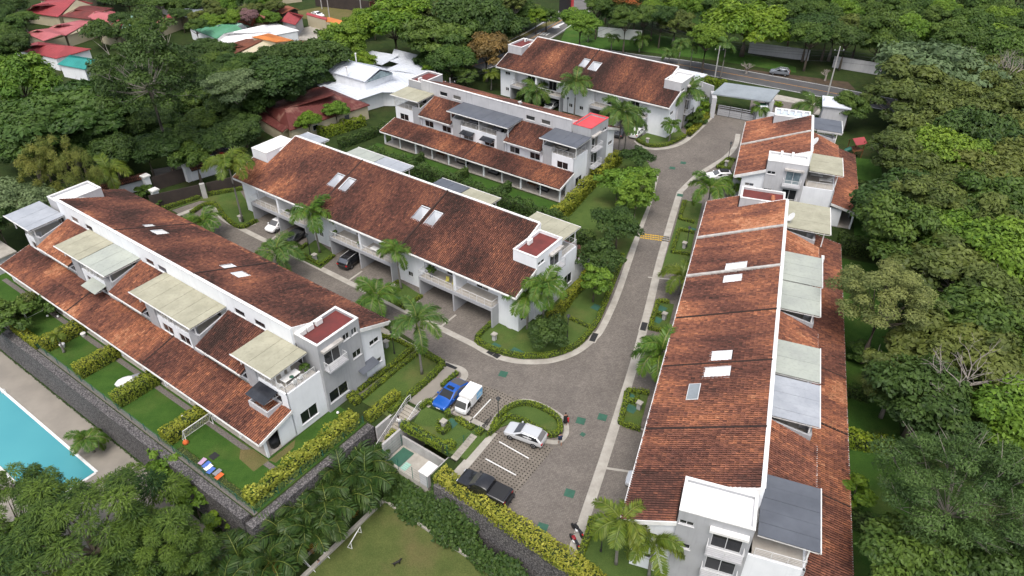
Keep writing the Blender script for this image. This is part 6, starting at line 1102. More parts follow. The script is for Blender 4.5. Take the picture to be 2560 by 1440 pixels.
upright_px('hoarding', (1494, 92), (1603, 102), 0.15, 0, 2.6, 'roof_white', 'white painted hoarding on the road verge', 'hoarding'); upright_px('road_wall', (1870, 132), (2020, 152), 0.3, 0, 2.6, 'light_grey_paint', 'pale wall across the public road under the trees'); upright_px('road_wall', (2080, 168), (2200, 188), 0.3, 0, 2.6, 'light_grey_paint', 'pale wall across the public road, right of the street pole')
upright_px('billboard', (1378, 12), (1450, 2), 0.4, 4.5, 6.6, 'roof_white', 'white sign panel over the dark gate of the side street', 'sign'); upright_px('street_gate', (1398, 32), (1428, 24), 0.2, 0, 4.5, 'dark_metal', 'dark gate at the top of the side street', 'gate'); upright_px('gate_column', (1428, 25), (1432, 24), 0.6, 0, 5.0, 'roof_bright_red', 'red column beside the dark street gate', 'column'); upright_px('maroon_wall', (928, 36), (960, 22), 0.25, 0, 3.5, 'roof_maroon', 'maroon wall panel at the end of the dirt yard'); upright_px('dark_wall', (790, 15), (925, 30), 0.2, 0, 3.0, 'dark_fence', 'dark mesh fence behind the dirt yard', 'fence'); upright_px('street_house', (690, 12), (755, 4), 0.3, 0, 3.6, 'cream_wall', 'cream street front with white columns at the top edge', 'house')
# boundary at the closed end of the lane: dark fence, pillars, brown gate, tiled wall tops
upright_px('boundary_fence', (380, 520), (505, 492), 0.12, 0, 2.2, 'dark_fence', 'dark boundary fence panel left of the grey pillar', 'fence'); upright_px('boundary_fence', (522, 488), (606, 468), 0.12, 0, 2.2, 'dark_fence', 'dark boundary fence panel right of the grey pillar', 'fence'); upright_px('fence_pillar', (508, 496), (520, 494), 0.6, 0, 2.6, 'plaster_grey', 'grey concrete pillar between the dark fence panels', 'pillar')
upright_px('brown_gate', (388, 476), (468, 452), 0.12, 0, 2.4, 'dark_fence', 'dark brown gate between two white pillars', 'gate')
for q in ((375, 478, 'white gate pillar left of the brown gate'), (474, 452, 'white gate pillar right of the brown gate'), (392, 498, 'short white pillar in front of the left gate pillar')):
    p = G(q[0], q[1]); rt = empty('gate_pillar', p, ANG1); hh = 2.7 if 'short' not in q[2] else 1.6; MB().box(-0.45, 0.45, -0.45, 0.45, 0, hh).build('shaft', 'white_paint', rt); MB().box(-0.62, 0.62, -0.62, 0.62, hh + 0.002, hh + 0.22).build('cap', 'trim_white', rt); tag(rt, q[2], 'pillar')
def tiled_wall(a, b, label, w_=1.9, h=2.3):
    A, B = G(*a), G(*b); d = B - A; rt = empty('tiled_wall', A, math.atan2(d.y, d.x)); L_ = d.length; MB().box(0, L_, -0.12, 0.12, 0, h).build('wall', 'white_paint', rt); tile_field('coping_tiles', rt, 0, L_, -w_ / 2, h - 0.15, 0, h + 0.4, seed=int(a[0]), base=0.42); tile_field('coping_tiles', rt, 0, L_, w_ / 2, h - 0.15, 0.02, h + 0.4, seed=int(a[1]), base=0.42); tag(rt, label, 'wall')
tiled_wall((262, 500), (378, 468), 'wall with a clay tile top left of the brown gate'); tiled_wall((482, 452), (570, 425), 'wall with a clay tile top right of the brown gate')
# pool house at the left edge, with a lifebuoy
p = ST(99.4, 17.2, PZ); rt = empty('pool_house', p, ANG1); MB().box(0, 5, -1.6, 1.4, 0, 3.0).build('wall', 'white_paint', rt); MB().box(-0.2, 5.2, -1.8, 1.6, 3.002, 3.2).build('flat_roof', 'roof_white', rt); MB().box(-0.03, 0.0, -0.9, 0.0, 0, 2.1).build('door', 'dark_metal', rt); tag(rt, 'small white pool house at the left edge', 'pool house')
bpy_t = bpy.data.meshes.new('lifebuoy'); mb = MB()
ring = [(0, 0.32 * math.cos(q), 0.32 * math.sin(q)) for q in np.linspace(0, 2 * math.pi, 17)]; mb.tube(ring, [0.07] * 17, 6, False); lb = mb.build('lifebuoy', 'metal_orange', None, True, origin=(0, 0, 0)); lb.location = ST(99.25, 18.2, PZ + 1.5); lb.rotation_euler[2] = ANG1; tag(lb, 'orange lifebuoy hanging on the pool house', 'lifebuoy')
p = G(8, 665); rt = empty('garden_store', p, ANG1); MB().box(-2, 3, -1.5, 2, 0, 2.2).build('wall', 'light_grey_paint', rt); MB().box(-2.2, 3.2, -1.7, 2.2, 2.202, 2.4).build('flat_roof', 'concrete', rt); tag(rt, 'small grey store at the left edge beyond the veranda roof', 'store')
# grey corner building behind the far slate canopy
p = G(2070, 322); rt = empty('corner_house', p, ANGE); MB().box(-2.5, 2.5, -2.5, 2.0, 0, 5.2).build('wall', 'light_grey_paint', rt); MB().box(-2.8, 2.8, -2.8, 2.3, 5.202, 5.4).build('flat_roof', 'metal_white', rt); MB().box(-0.4, 0.5, 1.2, 2.0, 5.402, 6.2).build('chimney', 'white_paint', rt); tag(rt, 'small grey house with a white metal roof behind the far slate canopy', 'house')
# ------------------------------------------------------------------ vehicles: x forward, wheels on z = 0
def car_mesh(prof, W, tumble=0.16, nose=0.16, tail=0.10):
    """body from half-sections along the length: (x, z_sill, z_belt, z_roof or None)"""
    mb = MB(); rings = []
    for x, zs, zb, zr, wk in prof:
        hw = W / 2 * wk; p = [(hw * 0.93, zs), (hw, zs + (zb - zs) * 0.45), (hw * 0.97, zb)]
        if zr > zb + 0.12: p += [(hw * (1 - tumble), zr - 0.06), (hw * (1 - tumble) * 0.85, zr)]
        else: p += [(hw * 0.93, zb + (zr - zb) * 0.6), (hw * 0.80, zr)]
        rings.append([(x, y, z) for y, z in p] + [(x, -y, z) for y, z in p[::-1]])
    n = len(rings[0]); b = len(mb.v)
    for r_ in rings: mb.v += r_
    for i in range(len(rings) - 1):
        for j in range(n): mb.f.append([b + i * n + j, b + (i + 1) * n + j, b + (i + 1) * n + (j + 1) % n, b + i * n + (j + 1) % n]); mb.m.append(0)
    mb.f.append([b + j for j in range(n)]); mb.m.append(0); mb.f.append([b + (len(rings) - 1) * n + j for j in range(n)][::-1]); mb.m.append(0)
    return mb
def wheel(parent, x, y, r, s):
    t = empty('wheel', (x, y, r), 0, parent); t.rotation_euler = (math.pi / 2, 0, 0)
    MB().lathe([(r * 0.62, -0.10), (r * 0.95, -0.11), (r, -0.06), (r, 0.06), (r * 0.95, 0.11), (r * 0.62, 0.10)], 18).build('tyre', 'rubber', t, True); k = -1 if s > 0 else 1
    MB().lathe([(r * 0.60, k * 0.085), (r * 0.50, k * 0.105), (r * 0.12, k * 0.09)] if k > 0 else [(r * 0.12, -0.09), (r * 0.50, -0.105), (r * 0.60, -0.085)], 12).build('rim', 'rim', t)
def quad_part(name, parent, pts, m_, th=0.012):
    """thin sheet lying just outside the body through four points"""
    P = [Vector(p) for p in pts]; n = (P[1] - P[0]).cross(P[2] - P[0]).normalized(); mb = MB(); mb.hexa([p for p in P] + [p + n * th for p in P]); return mb.build(name, m_, parent)
def car(kind_, color, loc, ang, label, L=4.4, W=1.82, H_=1.6, extra=()):
    root = empty('parked_car', loc, ang); rw = 0.34 if kind_ != 'pickup' else 0.39; wb = L * 0.60
    S = dict(suv=dict(h=0.62, belt=0.62, ws=(0.24, 0.06), re=(-0.36, -0.47)), hatch=dict(h=0.6, belt=0.60, ws=(0.28, 0.08), re=(-0.30, -0.45)), sedan=dict(h=0.6, belt=0.61, ws=(0.22, 0.05), re=(-0.22, -0.44)), coupe=dict(h=0.6, belt=0.60, ws=(0.24, 0.06), re=(-0.18, -0.46)))
    k = S.get(kind_, S['suv']); zb = H_ * k['belt']; zh = zb * 0.98; x = lambda f: f * L
    if kind_ == 'pickup':
        prof = [(x(.5), .45, .72, .78, .82), (x(.47), .32, .98, 1.02, .95), (x(.40), .28, 1.10, 1.14, 1), (x(.24), .28, 1.16, 1.20, 1), (x(.10), .28, 1.16, H_ - .06, 1), (x(.0), .28, 1.16, H_, 1), (x(-.10), .28, 1.16, H_ - .02, 1), (x(-.145), .28, 1.16, H_ - .15, 1), (x(-.16), .28, 1.18, 1.24, 1), (x(-.47), .30, 1.18, 1.24, 1), (x(-.5), .42, 1.14, 1.20, .97)]
    else:
        w0, w1 = k['ws']; r0, r1 = k['re']
        prof = [(x(.5), .38, zb * .66, zb * .72, .80), (x(.475), .26, zb * .80, zb * .86, .93), (x(.40), .22, zb * .88, zb * .94, 1), (x(w0), .22, zb * .97, zb * 1.06, 1), (x(w1), .22, zb, H_ - .05, 1), (x(-.08), .22, zb, H_, 1), (x(r0), .22, zb * 1.02, H_ - .05, 1), (x(r1), .24, zb * 1.02, zb * 1.12, .97), (x(-.485), .28, zb * .98, zb * 1.06, .93), (x(-.5), .38, zb * .82, zb * .88, .88)]
    body = car_mesh(prof, W).build('body', color, root, True)
    if kind_ == 'pickup': body.data.set_sharp_from_angle(angle=0.6)
    else: sd_ = body.modifiers.new('round', 'SUBSURF'); sd_.levels = 1; sd_.render_levels = 2
    g = 'glass'; hw = W / 2; tb = 0.84
    if kind_ == 'pickup': wx0, wx1, rx0, rx1, zr = x(.235), x(.10), x(-.10), x(-.15), H_
    else: wx0, wx1, rx0, rx1, zr = x(k['ws'][0]), x(k['ws'][1]), x(k['re'][0]), x(k['re'][1]), H_
    zbb = (1.19 if kind_ == 'pickup' else zb * 1.04); o_ = 0.02
    quad_part('windscreen', root, [(wx0 - .05 + o_, hw * .80, zbb + .05), (wx0 - .05 + o_, -hw * .80, zbb + .05), (wx1 + .03, -hw * .70, zr - .09), (wx1 + .03, hw * .70, zr - .09)], g, -0.035)
    quad_part('rear_window', root, [(rx1 + .05, -hw * .76, zbb + .08), (rx1 + .05, hw * .76, zbb + .08), (rx0 - .02, hw * .70, zr - .12), (rx0 - .02, -hw * .70, zr - .12)], g, -0.04)
    for s in (1, -1):
        y0, y1 = s * hw * .955, s * hw * .85; xm = (wx1 + rx0) / 2
        for a0, a1, b0, b1 in (((wx0 - .22), xm + .04, wx1 - .12, xm + .04), (xm - .04, (rx1 + .25 if kind_ != 'pickup' else rx0), xm - .04, rx0 + .08)):
            P = [(a0, y0, zbb), (a1, y0, zbb), (b1, y1, zr - .14), (b0, y1, zr - .14)]; quad_part('side_window', root, P if s > 0 else P, g, 0.03 * (-s))
        mi_ = MB().box(wx0 - .35, wx0 - .17, min(s * hw, s * (hw + .2)), max(s * hw, s * (hw + .2)), zbb - .02, zbb + .14).build('mirror', color if kind_ != 'pickup' else 'black_plastic', root, bevel=0.03)
        hz = zb * .72 if kind_ != 'pickup' else .92
        MB().box(x(.455), x(.488), *sorted((s * hw * .52, s * hw * .84)), hz - .07, hz + .06).build('headlight', 'headlight', root, bevel=0.03); tz = zb * .86 if kind_ != 'pickup' else .95
        MB().box(x(-.502), x(-.47), *sorted((s * hw * .62, s * hw * .93)), tz - .08, tz + .10).build('taillight', 'taillight', root, bevel=0.02)
        for wx in (wb / 2 + L * .01, -wb / 2 + L * .01): wheel(root, wx, s * (hw - .10), rw, s)
    if 'sunroof' in extra: MB().box(x(-.06), x(.03), -hw * .45, hw * .45, H_ - .03, H_ + .012).build('sunroof', 'glass', root)
    if 'rails' in extra:
        for s in (1, -1): MB().bar((x(.04), s * hw * .70, H_ + .01), (x(k['re'][0]), s * hw * .70, H_ - .01), 0.025).build('roof_rail', 'alu', root)
    if 'box' in extra: MB().box(x(-.28), x(.02), -hw * .5, hw * .5, H_ + .01, H_ + .24).build('roof_box', 'black_plastic', root, bevel=0.08)
    if kind_ == 'pickup':
        MB().box(x(-.475), x(-.17), -hw * .86, hw * .86, 1.245, 1.275).build('bed_cover', 'black_plastic', root, bevel=0.02); MB().box(x(-.54), x(-.50), -hw * .9, hw * .9, .45, .65).build('rear_bumper', 'black_plastic', root)
        for y in (-.3, .3): MB().bar((x(-.52), y, .7), (x(-.60), y, .9), .03).build('bike_rack_arm', 'black_plastic', root)
    MB().box(x(.485), x(.503), -.26, .26, .42, .54).build('number_plate', 'trim_white', root)
    tag(root, label, 'car' if kind_ != 'pickup' else 'pickup', 'parked vehicles'); return root
def heading(a, b): d = G(*b) - G(*a); return math.atan2(d.y, d.x)
def car_px(kind_, color, rear, front, label, L, W, H_, extra=()):
    """rear and front ground points in the photo give place and heading"""
    a, b = G(*rear), G(*front); return car(kind_, color, (a + b) / 2, math.atan2((b - a).y, (b - a).x), label, L, W, H_, extra)
car_px('suv', 'car_silver', (1358, 1112), (1270, 1080), 'silver car parked beside the hedged parking island', 4.4, 1.85, 1.55, ('rails',)); car_px('pickup', 'car_black', (1268, 1258), (1155, 1204), 'black pickup truck with covered bed next to the yellow hedge', 5.4, 1.95, 1.8)
car_px('coupe', 'car_blue', (1158, 965), (1096, 1028), 'blue car with a dark sunroof parked beside the white mini truck', 4.75, 1.9, 1.6, ('sunroof',))
car_px('hatch', 'car_white', (712, 560), (680, 580), 'white electric car in the first garage of the central row', 4.0, 1.78, 1.55); car_px('sedan', 'car_dark', (752, 590), (718, 614), 'dark grey sedan in the second garage of the central row', 4.8, 1.88, 1.45); car_px('suv', 'car_black', (868, 668), (898, 645), 'black car backed out of the third garage of the central row', 4.7, 1.9, 1.75, ('rails',))
car_px('suv', 'car_white', (1585, 345), (1600, 332), 'white car in front of the right garage of the road row', 4.4, 1.85, 1.65); car_px('sedan', 'car_dark', (1545, 345), (1560, 330), 'dark car beside the white one at the road row', 4.5, 1.8, 1.45); car_px('hatch', 'car_silver', (1385, 268), (1372, 276), 'pale car deep in a garage of the road row', 4.2, 1.8, 1.5)
car_px('suv', 'car_white', (1828, 447), (1768, 448), 'white wagon with a black roof box at the far east row', 4.7, 1.88, 1.5, ('box',)); car_px('suv', 'car_grey', (1972, 190), (1924, 184), 'grey car parked on the verge of the public road', 4.4, 1.85, 1.65, ('rails',)); car_px('suv', 'car_grey', (482, 412), (540, 404), 'grey car behind the tiled boundary wall', 4.4, 1.85, 1.65, ('rails',)); car_px('suv', 'car_dark', (530, 392), (580, 378), 'dark car parked under the trees beyond the grey one', 4.4, 1.85, 1.65); car_px('hatch', 'car_red', (545, 408), (580, 396), 'red car partly hidden by the tiled wall', 4.0, 1.75, 1.5); car_px('sedan', 'car_white', (782, 38), (808, 46), 'white sedan parked by the yard gate at the top', 4.5, 1.8, 1.45)
_p = G(1563, 1203) + NE * 2.15; car('hatch', 'car_silver', _p, math.atan2(-NE.y, -NE.x), 'pale car half hidden under the eave of the east row', 4.2, 1.8, 1.55)
# white mini truck
a, b = G(1192, 990), G(1150, 1040); root = empty('mini_truck', (a + b) / 2, math.atan2((b - a).y, (b - a).x)); W = 1.55; hw = W / 2
cabp = [(0.62, .30, 1.0, 1.80, 1), (0.95, .28, 1.0, 1.84, 1), (1.30, .28, 0.98, 1.66, 1), (1.62, .28, 0.92, 1.05, .96), (1.75, .35, .75, .82, .86)]
cb = car_mesh([q for q in cabp], W, tumble=0.10).build('cab', 'car_white', root, True); m_ = cb.modifiers.new('round', 'SUBSURF'); m_.levels = 1; m_.render_levels = 2
MB().box(-1.75, 0.58, -hw, hw, .62, 1.92).build('cargo_box', 'trim_white', root, bevel=0.03); MB().box(-1.7, 0.62, -hw * .8, hw * .8, .38, .615).build('chassis', 'black_plastic', root)
M('livery_blue', (0.06, 0.30, 0.62), (0.25, 0.55, 0.78), 1.2, 0.4, coord='object'); M('livery_pale', (0.42, 0.62, 0.74), None, rough=0.4)
for s in (1, -1):
    y = s * (hw + .004); yy = sorted((y, y + s * .006)); MB().box(-1.68, -0.5, yy[0], yy[1], .80, 1.80).build('livery_panel', 'livery_blue', root)
    yy = sorted((y + s * .007, y + s * .011)); MB().add([(-1.6, yy[1 if s > 0 else 0], 1.0), (-0.55, yy[1 if s > 0 else 0], 1.15), (-0.55, yy[1 if s > 0 else 0], 1.35), (-1.2, yy[1 if s > 0 else 0], 1.55)], [(0, 1, 2, 3)]).build('livery_stripe', 'livery_pale', root)
    quad_part('side_window', root, [(.72, y * .99, 1.10), (1.42, y * .97, 1.10), (1.20, y * .90, 1.66), (.72, y * .91, 1.70)], 'glass', .03 * -s); MB().box(1.60, 1.73, *sorted((s * hw * .45, s * hw * .8)), .66, .84).build('headlight', 'headlight', root, bevel=0.03)
    for wx in (1.1, -1.15): wheel(root, wx, s * (hw - .08), .28, s)
quad_part('windscreen', root, [(1.60, hw * .82, 1.06), (1.60, -hw * .82, 1.06), (1.25, -hw * .78, 1.72), (1.25, hw * .78, 1.72)], 'glass', -0.05); tag(root, 'white mini truck with blue sides parked next to the blue car', 'truck', 'parked vehicles')
# motorbikes and bicycles
def motorbike(p, ang, label, tint='cloth_black'):
    root = empty('motorbike', p, ang)
    for x in (.68, -.62):
        t = empty('wheel', (x, 0, .31), 0, root); t.rotation_euler = (math.pi / 2, 0, 0); MB().lathe([(.22, -.05), (.31, -.04), (.31, .04), (.22, .05)], 16).build('tyre', 'rubber', t, True); MB().lathe([(.05, -.03), (.20, -.02), (.20, .02), (.05, .03)], 10).build('rim', 'rim', t)
    m = MB(); m.tube([(.66, 0, .31), (.48, 0, .80), (.40, 0, 1.02)], [.04, .04, .03], 6); m.bar((.40, -.34, 1.05), (.40, .34, 1.05), .02); m.tube([(.45, 0, .8), (0, 0, .55), (-.55, 0, .33)], [.05, .06, .04], 6); m.build('frame', 'dark_metal', root)
    MB().lathe([(.05, .35), (.20, .40), (.22, .55), (.10, .62)], 10, (.08, 0)).build('engine', 'alu', root); f = MB().box(.02, .46, -.15, .15, .62, .86).build('fuel_tank', tint, root, bevel=.06); MB().box(-.62, .0, -.13, .13, .68, .78).build('seat', 'tarp_black', root, bevel=.04); MB().box(-.78, -.5, -.06, .06, .62, .68).build('tail', 'taillight', root); tag(root, label, 'motorbike', 'motorbikes at the end of the parking')
motorbike(G(1444, 1334), 2.15, 'black motorbike nearest the east drive gutter', 'cloth_black'); motorbike(G(1437, 1362), 2.0, 'red and black motorbike at the end of the parking', 'car_red')
def bicycle(p, ang, label):
    root = empty('bicycle', p, ang); fr = MB(); pts = dict(r=(-.5, 0, .34), f=(.52, 0, .34), s=(-.18, 0, .85), h=(.36, 0, .88), b=(0, 0, .30))
    for a_, b_ in (('r', 's'), ('r', 'b'), ('b', 's'), ('s', 'h'), ('b', 'h'), ('h', 'f')): fr.bar(pts[a_], pts[b_], .02)
    fr.bar((.36, 0, .88), (.34, 0, 1.02), .02); fr.bar((.34, -.26, 1.02), (.34, .26, 1.02), .016); fr.build('frame', 'dark_metal', root); MB().box(-.30, -.06, -.07, .07, .86, .93).build('saddle', 'black_plastic', root)
    for x in (-.5, .52): wt = MB().tube([(x + .33 * math.cos(q), 0, .34 + .33 * math.sin(q)) for q in np.linspace(0, 2 * math.pi, 17)], [.022] * 17, 5, False).build('wheel', 'rubber', root, True)
    tag(root, label, 'bicycle', 'bicycles in the rack by the island')
bicycle(G(1210, 1075), 1.1, 'bicycle in the rack left of the parking island'); bicycle(G(1222, 1062), 0.9, 'second bicycle in the rack by the island hedge')
# ------------------------------------------------------------------ people
def person(p, ang, label, h=1.7, top='cloth_navy', bottom='cloth_beige', skin='skin', pose='walk', hair='hair', long_hair=False, dress=False, bare=True):
    root = empty('person', p, ang); k = h / 1.75; st = dict(walk=(.20, -.16), stand=(.03, -.03), sit=(0, 0), down=(.16, -.10))[pose]; V = []; E = []; Rr = []
    def add(q, r, par=None):
        V.append(Vector(q) * k); Rr.append(r * k); i = len(V) - 1
        if par is not None: E.append((par, i))
        return i
    sit = pose == 'sit'; hz = 0.95 if not sit else 0.48
    pel = add((0, 0, hz), .145); wa = add((.01, 0, hz + .18), .125, pel); ch = add((.02, 0, hz + .40), .150, wa); nk = add((.02, 0, hz + .56), .058, ch); he = add((.035, 0, hz + .66), .085, nk); add((.045, 0, hz + .80), .080, he)
    for s, f in ((1, st[0]), (-1, st[1])):
        hp = add((0, s * .09, hz - .06), .090, pel)
        if sit: kn = add((.42, s * .11, hz - .02), .068, hp); an_ = add((.46, s * .11, .10), .042, kn); add((.60, s * .11, .05), .035, an_)
        else: kn = add((f * .7 + .03, s * .095, .50), .064, hp); an_ = add((f, s * .095, .09), .040, kn); add((f + .15, s * .10, .035), .034, an_)
        sh = add((.01, s * .19, hz + .47), .056, ch); el = add((-f * .5 - .02, s * .245, hz + .20), .042, sh); wr = add((-f * .9 + .10, s * .24, hz - .02), .030, el); pm = add((-f * .95 + .14, s * .235, hz - .09), .034, wr)
        for q in range(4): add((-f * .95 + .15 + .012 * q, s * (.215 + .016 * q), hz - .17 + .008 * abs(q - 1)), .0095, pm)
        add((-f * .95 + .19, s * .205, hz - .12), .0105, pm)
    me = bpy.data.meshes.new('body'); me.from_pydata([v.to_tuple() for v in V], E, []); o = link('body', me, root); sk = o.modifiers.new('skin', 'SKIN'); sk.use_smooth_shade = True
    for i, d in enumerate(me.skin_vertices[0].data): d.radius = (Rr[i], Rr[i]); d.use_root = (i == 0)
    o.modifiers.new('sub', 'SUBSURF').render_levels = 2
    m, nt, b = new_mat('outfit_%s_%s_%s' % (top, bottom, skin)); g_ = nt.nodes.new('ShaderNodeTexCoord'); sp = nt.nodes.new('ShaderNodeSeparateXYZ'); nt.links.new(g_.outputs['Object'], sp.inputs[0]); mr = nt.nodes.new('ShaderNodeMath'); mr.operation = 'DIVIDE'; mr.inputs[1].default_value = 1.8 * k; nt.links.new(sp.outputs['Z'], mr.inputs[0])
    cT, cB, cS = [tuple(MATS[q].node_tree.nodes['Principled BSDF'].inputs['Base Color'].default_value[:3]) for q in (top, bottom, skin)]
    zk = 0.30 if bare else 0.03; zw = hz / 1.8; zn = (hz + .50) / 1.8; rp = nt.nodes.new('ShaderNodeValToRGB'); rp.color_ramp.interpolation = 'CONSTANT'; el_ = rp.color_ramp.elements; el_[0].position = 0; el_[0].color = (*cS, 1); el_[1].position = zk if not sit else 0.05; el_[1].color = (*cB, 1)
    for ps, c_ in ((zw, cT), (zn, cS)): e_ = el_.new(ps); e_.color = (*c_, 1)
    nt.links.new(mr.outputs[0], rp.inputs[0]); nt.links.new(rp.outputs[0], b.inputs['Base Color']); b.inputs['Roughness'].default_value = 0.85; me.materials.append(m)
    hc = MB(); hz2 = (hz + .80) * k
    hc.lathe([(.02 * k, hz2 + .105 * k), (.065 * k, hz2 + .085 * k), (.093 * k, hz2 + .03 * k), (.090 * k, hz2 - .04 * k), (.07 * k, hz2 - (.28 if long_hair else .09) * k)][::-1], 12, (.03 * k, 0)); hc.build('hair', hair, root, True)
    if dress: MB().lathe([(.27 * k, .48 * k), (.22 * k, .75 * k), (.155 * k, 1.05 * k), (.165 * k, 1.38 * k), (.10 * k, 1.44 * k)], 14).build('dress', top, root, True)
    else: MB().lathe([(.175 * k, (hz - .05) * k), (.165 * k, (hz + .2) * k), (.19 * k, (hz + .42) * k), (.13 * k, (hz + .53) * k)], 14).build('shirt', top, root, True); [setattr(c_, 'scale', (0.82, 1.12, 1)) for c_ in root.children if c_.name.startswith('shirt')]
    tag(root, label, 'person'); return root
person(G(1413, 1062), 1.75, 'person in a black dress walking away by the parking island', 1.70, 'cloth_black', 'cloth_black', long_hair=False, dress=True); person(G(1419, 1058), 1.6, 'small child in red held beside the person in black', 1.05, 'cloth_red', 'cloth_red', pose='stand', dress=True); person(G(1400, 1113), 1.75, 'person in a navy shirt and pale shorts walking by the island', 1.75, 'cloth_navy', 'cloth_beige')
person(ST(41.3, 36.75, -1.24), -2.2, 'person in a white shirt going down the garden stairs', 1.72, 'cloth_white', 'cloth_denim', 'skin_dark', pose='down', bare=False); person(ST(38.4, 21.9, LOW - 0.6), 2.6, 'person in grey sitting on the lower steps at the bottom', 1.7, 'cloth_grey', 'cloth_denim', pose='sit', bare=False)
# black dog on the field
p = G(993, 1412, LOW); root = empty('dog', (p.x, p.y, LOW + .02), 0.5)
V = [(0, 0, .38), (.22, 0, .40), (-.28, 0, .40), (.36, 0, .52), (.46, 0, .60), (.58, 0, .57), (-.40, 0, .46), (-.55, 0, .56), (.24, .09, .22), (.25, .09, .02), (.24, -.09, .22), (.25, -.09, .02), (-.24, .09, .26), (-.33, .09, .14), (-.28, .09, .02), (-.24, -.09, .26), (-.33, -.09, .14), (-.28, -.09, .02), (.43, .05, .68), (.43, -.05, .68)]
E_ = [(0, 1), (0, 2), (1, 3), (3, 4), (4, 5), (2, 6), (6, 7), (1, 8), (8, 9), (1, 10), (10, 11), (2, 12), (12, 13), (13, 14), (2, 15), (15, 16), (16, 17), (4, 18), (4, 19)]; me = bpy.data.meshes.new('body'); me.from_pydata(V, E_, []); o = link('body', me, root); o.modifiers.new('skin', 'SKIN'); rad = [.11, .13, .105, .075, .075, .04, .045, .02, .05, .03, .05, .03, .055, .035, .03, .055, .035, .03, .025, .025]
for i, d in enumerate(me.skin_vertices[0].data): d.radius = (rad[i], rad[i]); d.use_root = (i == 0)
o.modifiers.new('sub', 'SUBSURF').render_levels = 2; me.materials.append(MATS['hair']); tag(root, 'small black dog standing on the playing field', 'dog')
# ------------------------------------------------------------------ street furniture
def lamp_post(px, py, label, h=3.4):
    root = empty('lamp_post', G(px, py, .1)); MB().lathe([(.11, 0), (.11, .25), (.055, .35), (.045, h - .5), (.07, h - .45)], 8).build('post', 'dark_metal', root); MB().lathe([(.07, h - .45), (.20, h - .12), (.20, h - .08)], 8).build('lantern', 'glass_pale', root); MB().lathe([(.27, h - .078), (.15, h + .06), (.03, h + .16)], 8).build('lantern_hood', 'dark_metal', root); tag(root, label, 'lamp post', 'black lamp posts of the estate')
for q in ((1418, 843, 'black lamp post on the corner lawn of the central row'), (986, 884, 'black lamp post on the lawn at the end of the pool row'), (1246, 1052, 'black lamp post at the parking island'), (776, 636, 'black lamp post on the small lawn beside the dark sedan'), (1716, 618, 'black lamp post in the bed beside the yellow bump'), (1820, 400, 'black lamp post in the bed by the far east row'), (1418, 285, 'black lamp post between the garages of the road row'), (1502, 1378, 'black lamp post on the lawn at the near end of the east row')): lamp_post(*q)
def pedestal(px, py, label, h=.85):
    root = empty('utility_pedestal', G(px, py, .1), ANG1); MB().box(-.22, .22, -.22, .22, 0, h).build('shaft', 'plaster_grey', root, bevel=.03); MB().box(-.32, .32, -.32, .32, h + .001, h + .14).build('cap', 'concrete', root); tag(root, label, 'pedestal', 'concrete utility pedestals on the lawns')
for q in ((1110, 1068, 'concrete pedestal on the lawn above the utility court'), (1236, 850, 'concrete pedestal on the corner lawn of the central row'), (966, 868, 'concrete pedestal on the lawn at the end of the pool row'), (788, 650, 'concrete pedestal on the small lawn beside the dark sedan'), (603, 553, 'concrete pedestal on the lawn at the closed lane end'), (985, 728, 'concrete pedestal on the second small lawn of the central row'), (1710, 620, 'concrete pedestal beside the lamp post by the yellow bump'), (1660, 798, 'concrete pedestal in the bed below the yellow bump'), (1597, 1022, 'concrete pedestal in the bed beside the solar panel roof'), (1618, 358, 'concrete pedestal on the lawn of the road row'), (1815, 415, 'concrete pedestal in the bed above the white wagon')): pedestal(*q)
def cover(px, py, label, s=0.95, z=.012, m_='green_cover', ang=ANG1, cat='manhole cover', ring=True):
    root = empty('manhole_cover', G(px, py, z), ang); MB().box(-s / 2, s / 2, -s / 2, s / 2, -.002, .014).build('plate', m_, root)
    if ring: MB().lathe([(s * .30, .014), (s * .30, .022), (s * .27, .022)], 20).build('lid_ring', m_, root)
    tag(root, label, cat, 'green covers in paving and lawns')
for q in ((1258, 935, 'green cover in the drive above the parking island'), (1452, 1052, 'green cover in the drive beside the person in black, left one'), (1506, 1043, 'green cover in the drive beside the east gutter'), (1424, 1233, 'green cover in the parking lane beside the pickup'), (1356, 1319, 'green cover near the end of the parking lane'), (1681, 420, 'green cover at the drive bend, left one'), (1708, 407, 'green cover at the drive bend, right one'), (1700, 488, 'pale cover on the drive gutter')): cover(*q, ang=ANGE)
cover(1457, 1086, 'small square green cover in the drive', .5, ring=False)
for q in ((1288, 878, 'larger green lawn cover at the rim of the corner lawn'), (1307, 888, 'smaller green lawn cover at the rim of the corner lawn'), (1238, 866, 'green lawn cover by the corner lawn pedestal'), (1490, 768, 'green lawn cover on the narrow drive strip'), (1130, 1058, 'green cover beside the pedestal above the utility court'), (782, 648, 'green cover on the small lawn beside the dark sedan'), (988, 746, 'green cover on the second small lawn of the central row'), (1655, 772, 'upper green cover in the bed below the yellow bump'), (1643, 800, 'lower green cover in the bed below the yellow bump'), (1575, 993, 'upper green cover in the bed beside the solar panel roof'), (1578, 1022, 'lower green cover in the bed beside the solar panel roof'), (1730, 574, 'green cover between the two topmost beds of the east drive')): cover(*q, 1.1, .112, ring=False)
for q in ((535, 1140, 'metal grate in the towel garden'), (615, 1097, 'metal grate by the veranda edge of the towel garden')): cover(*q, .8, .02, 'grate', ring=False, cat='drain grate')
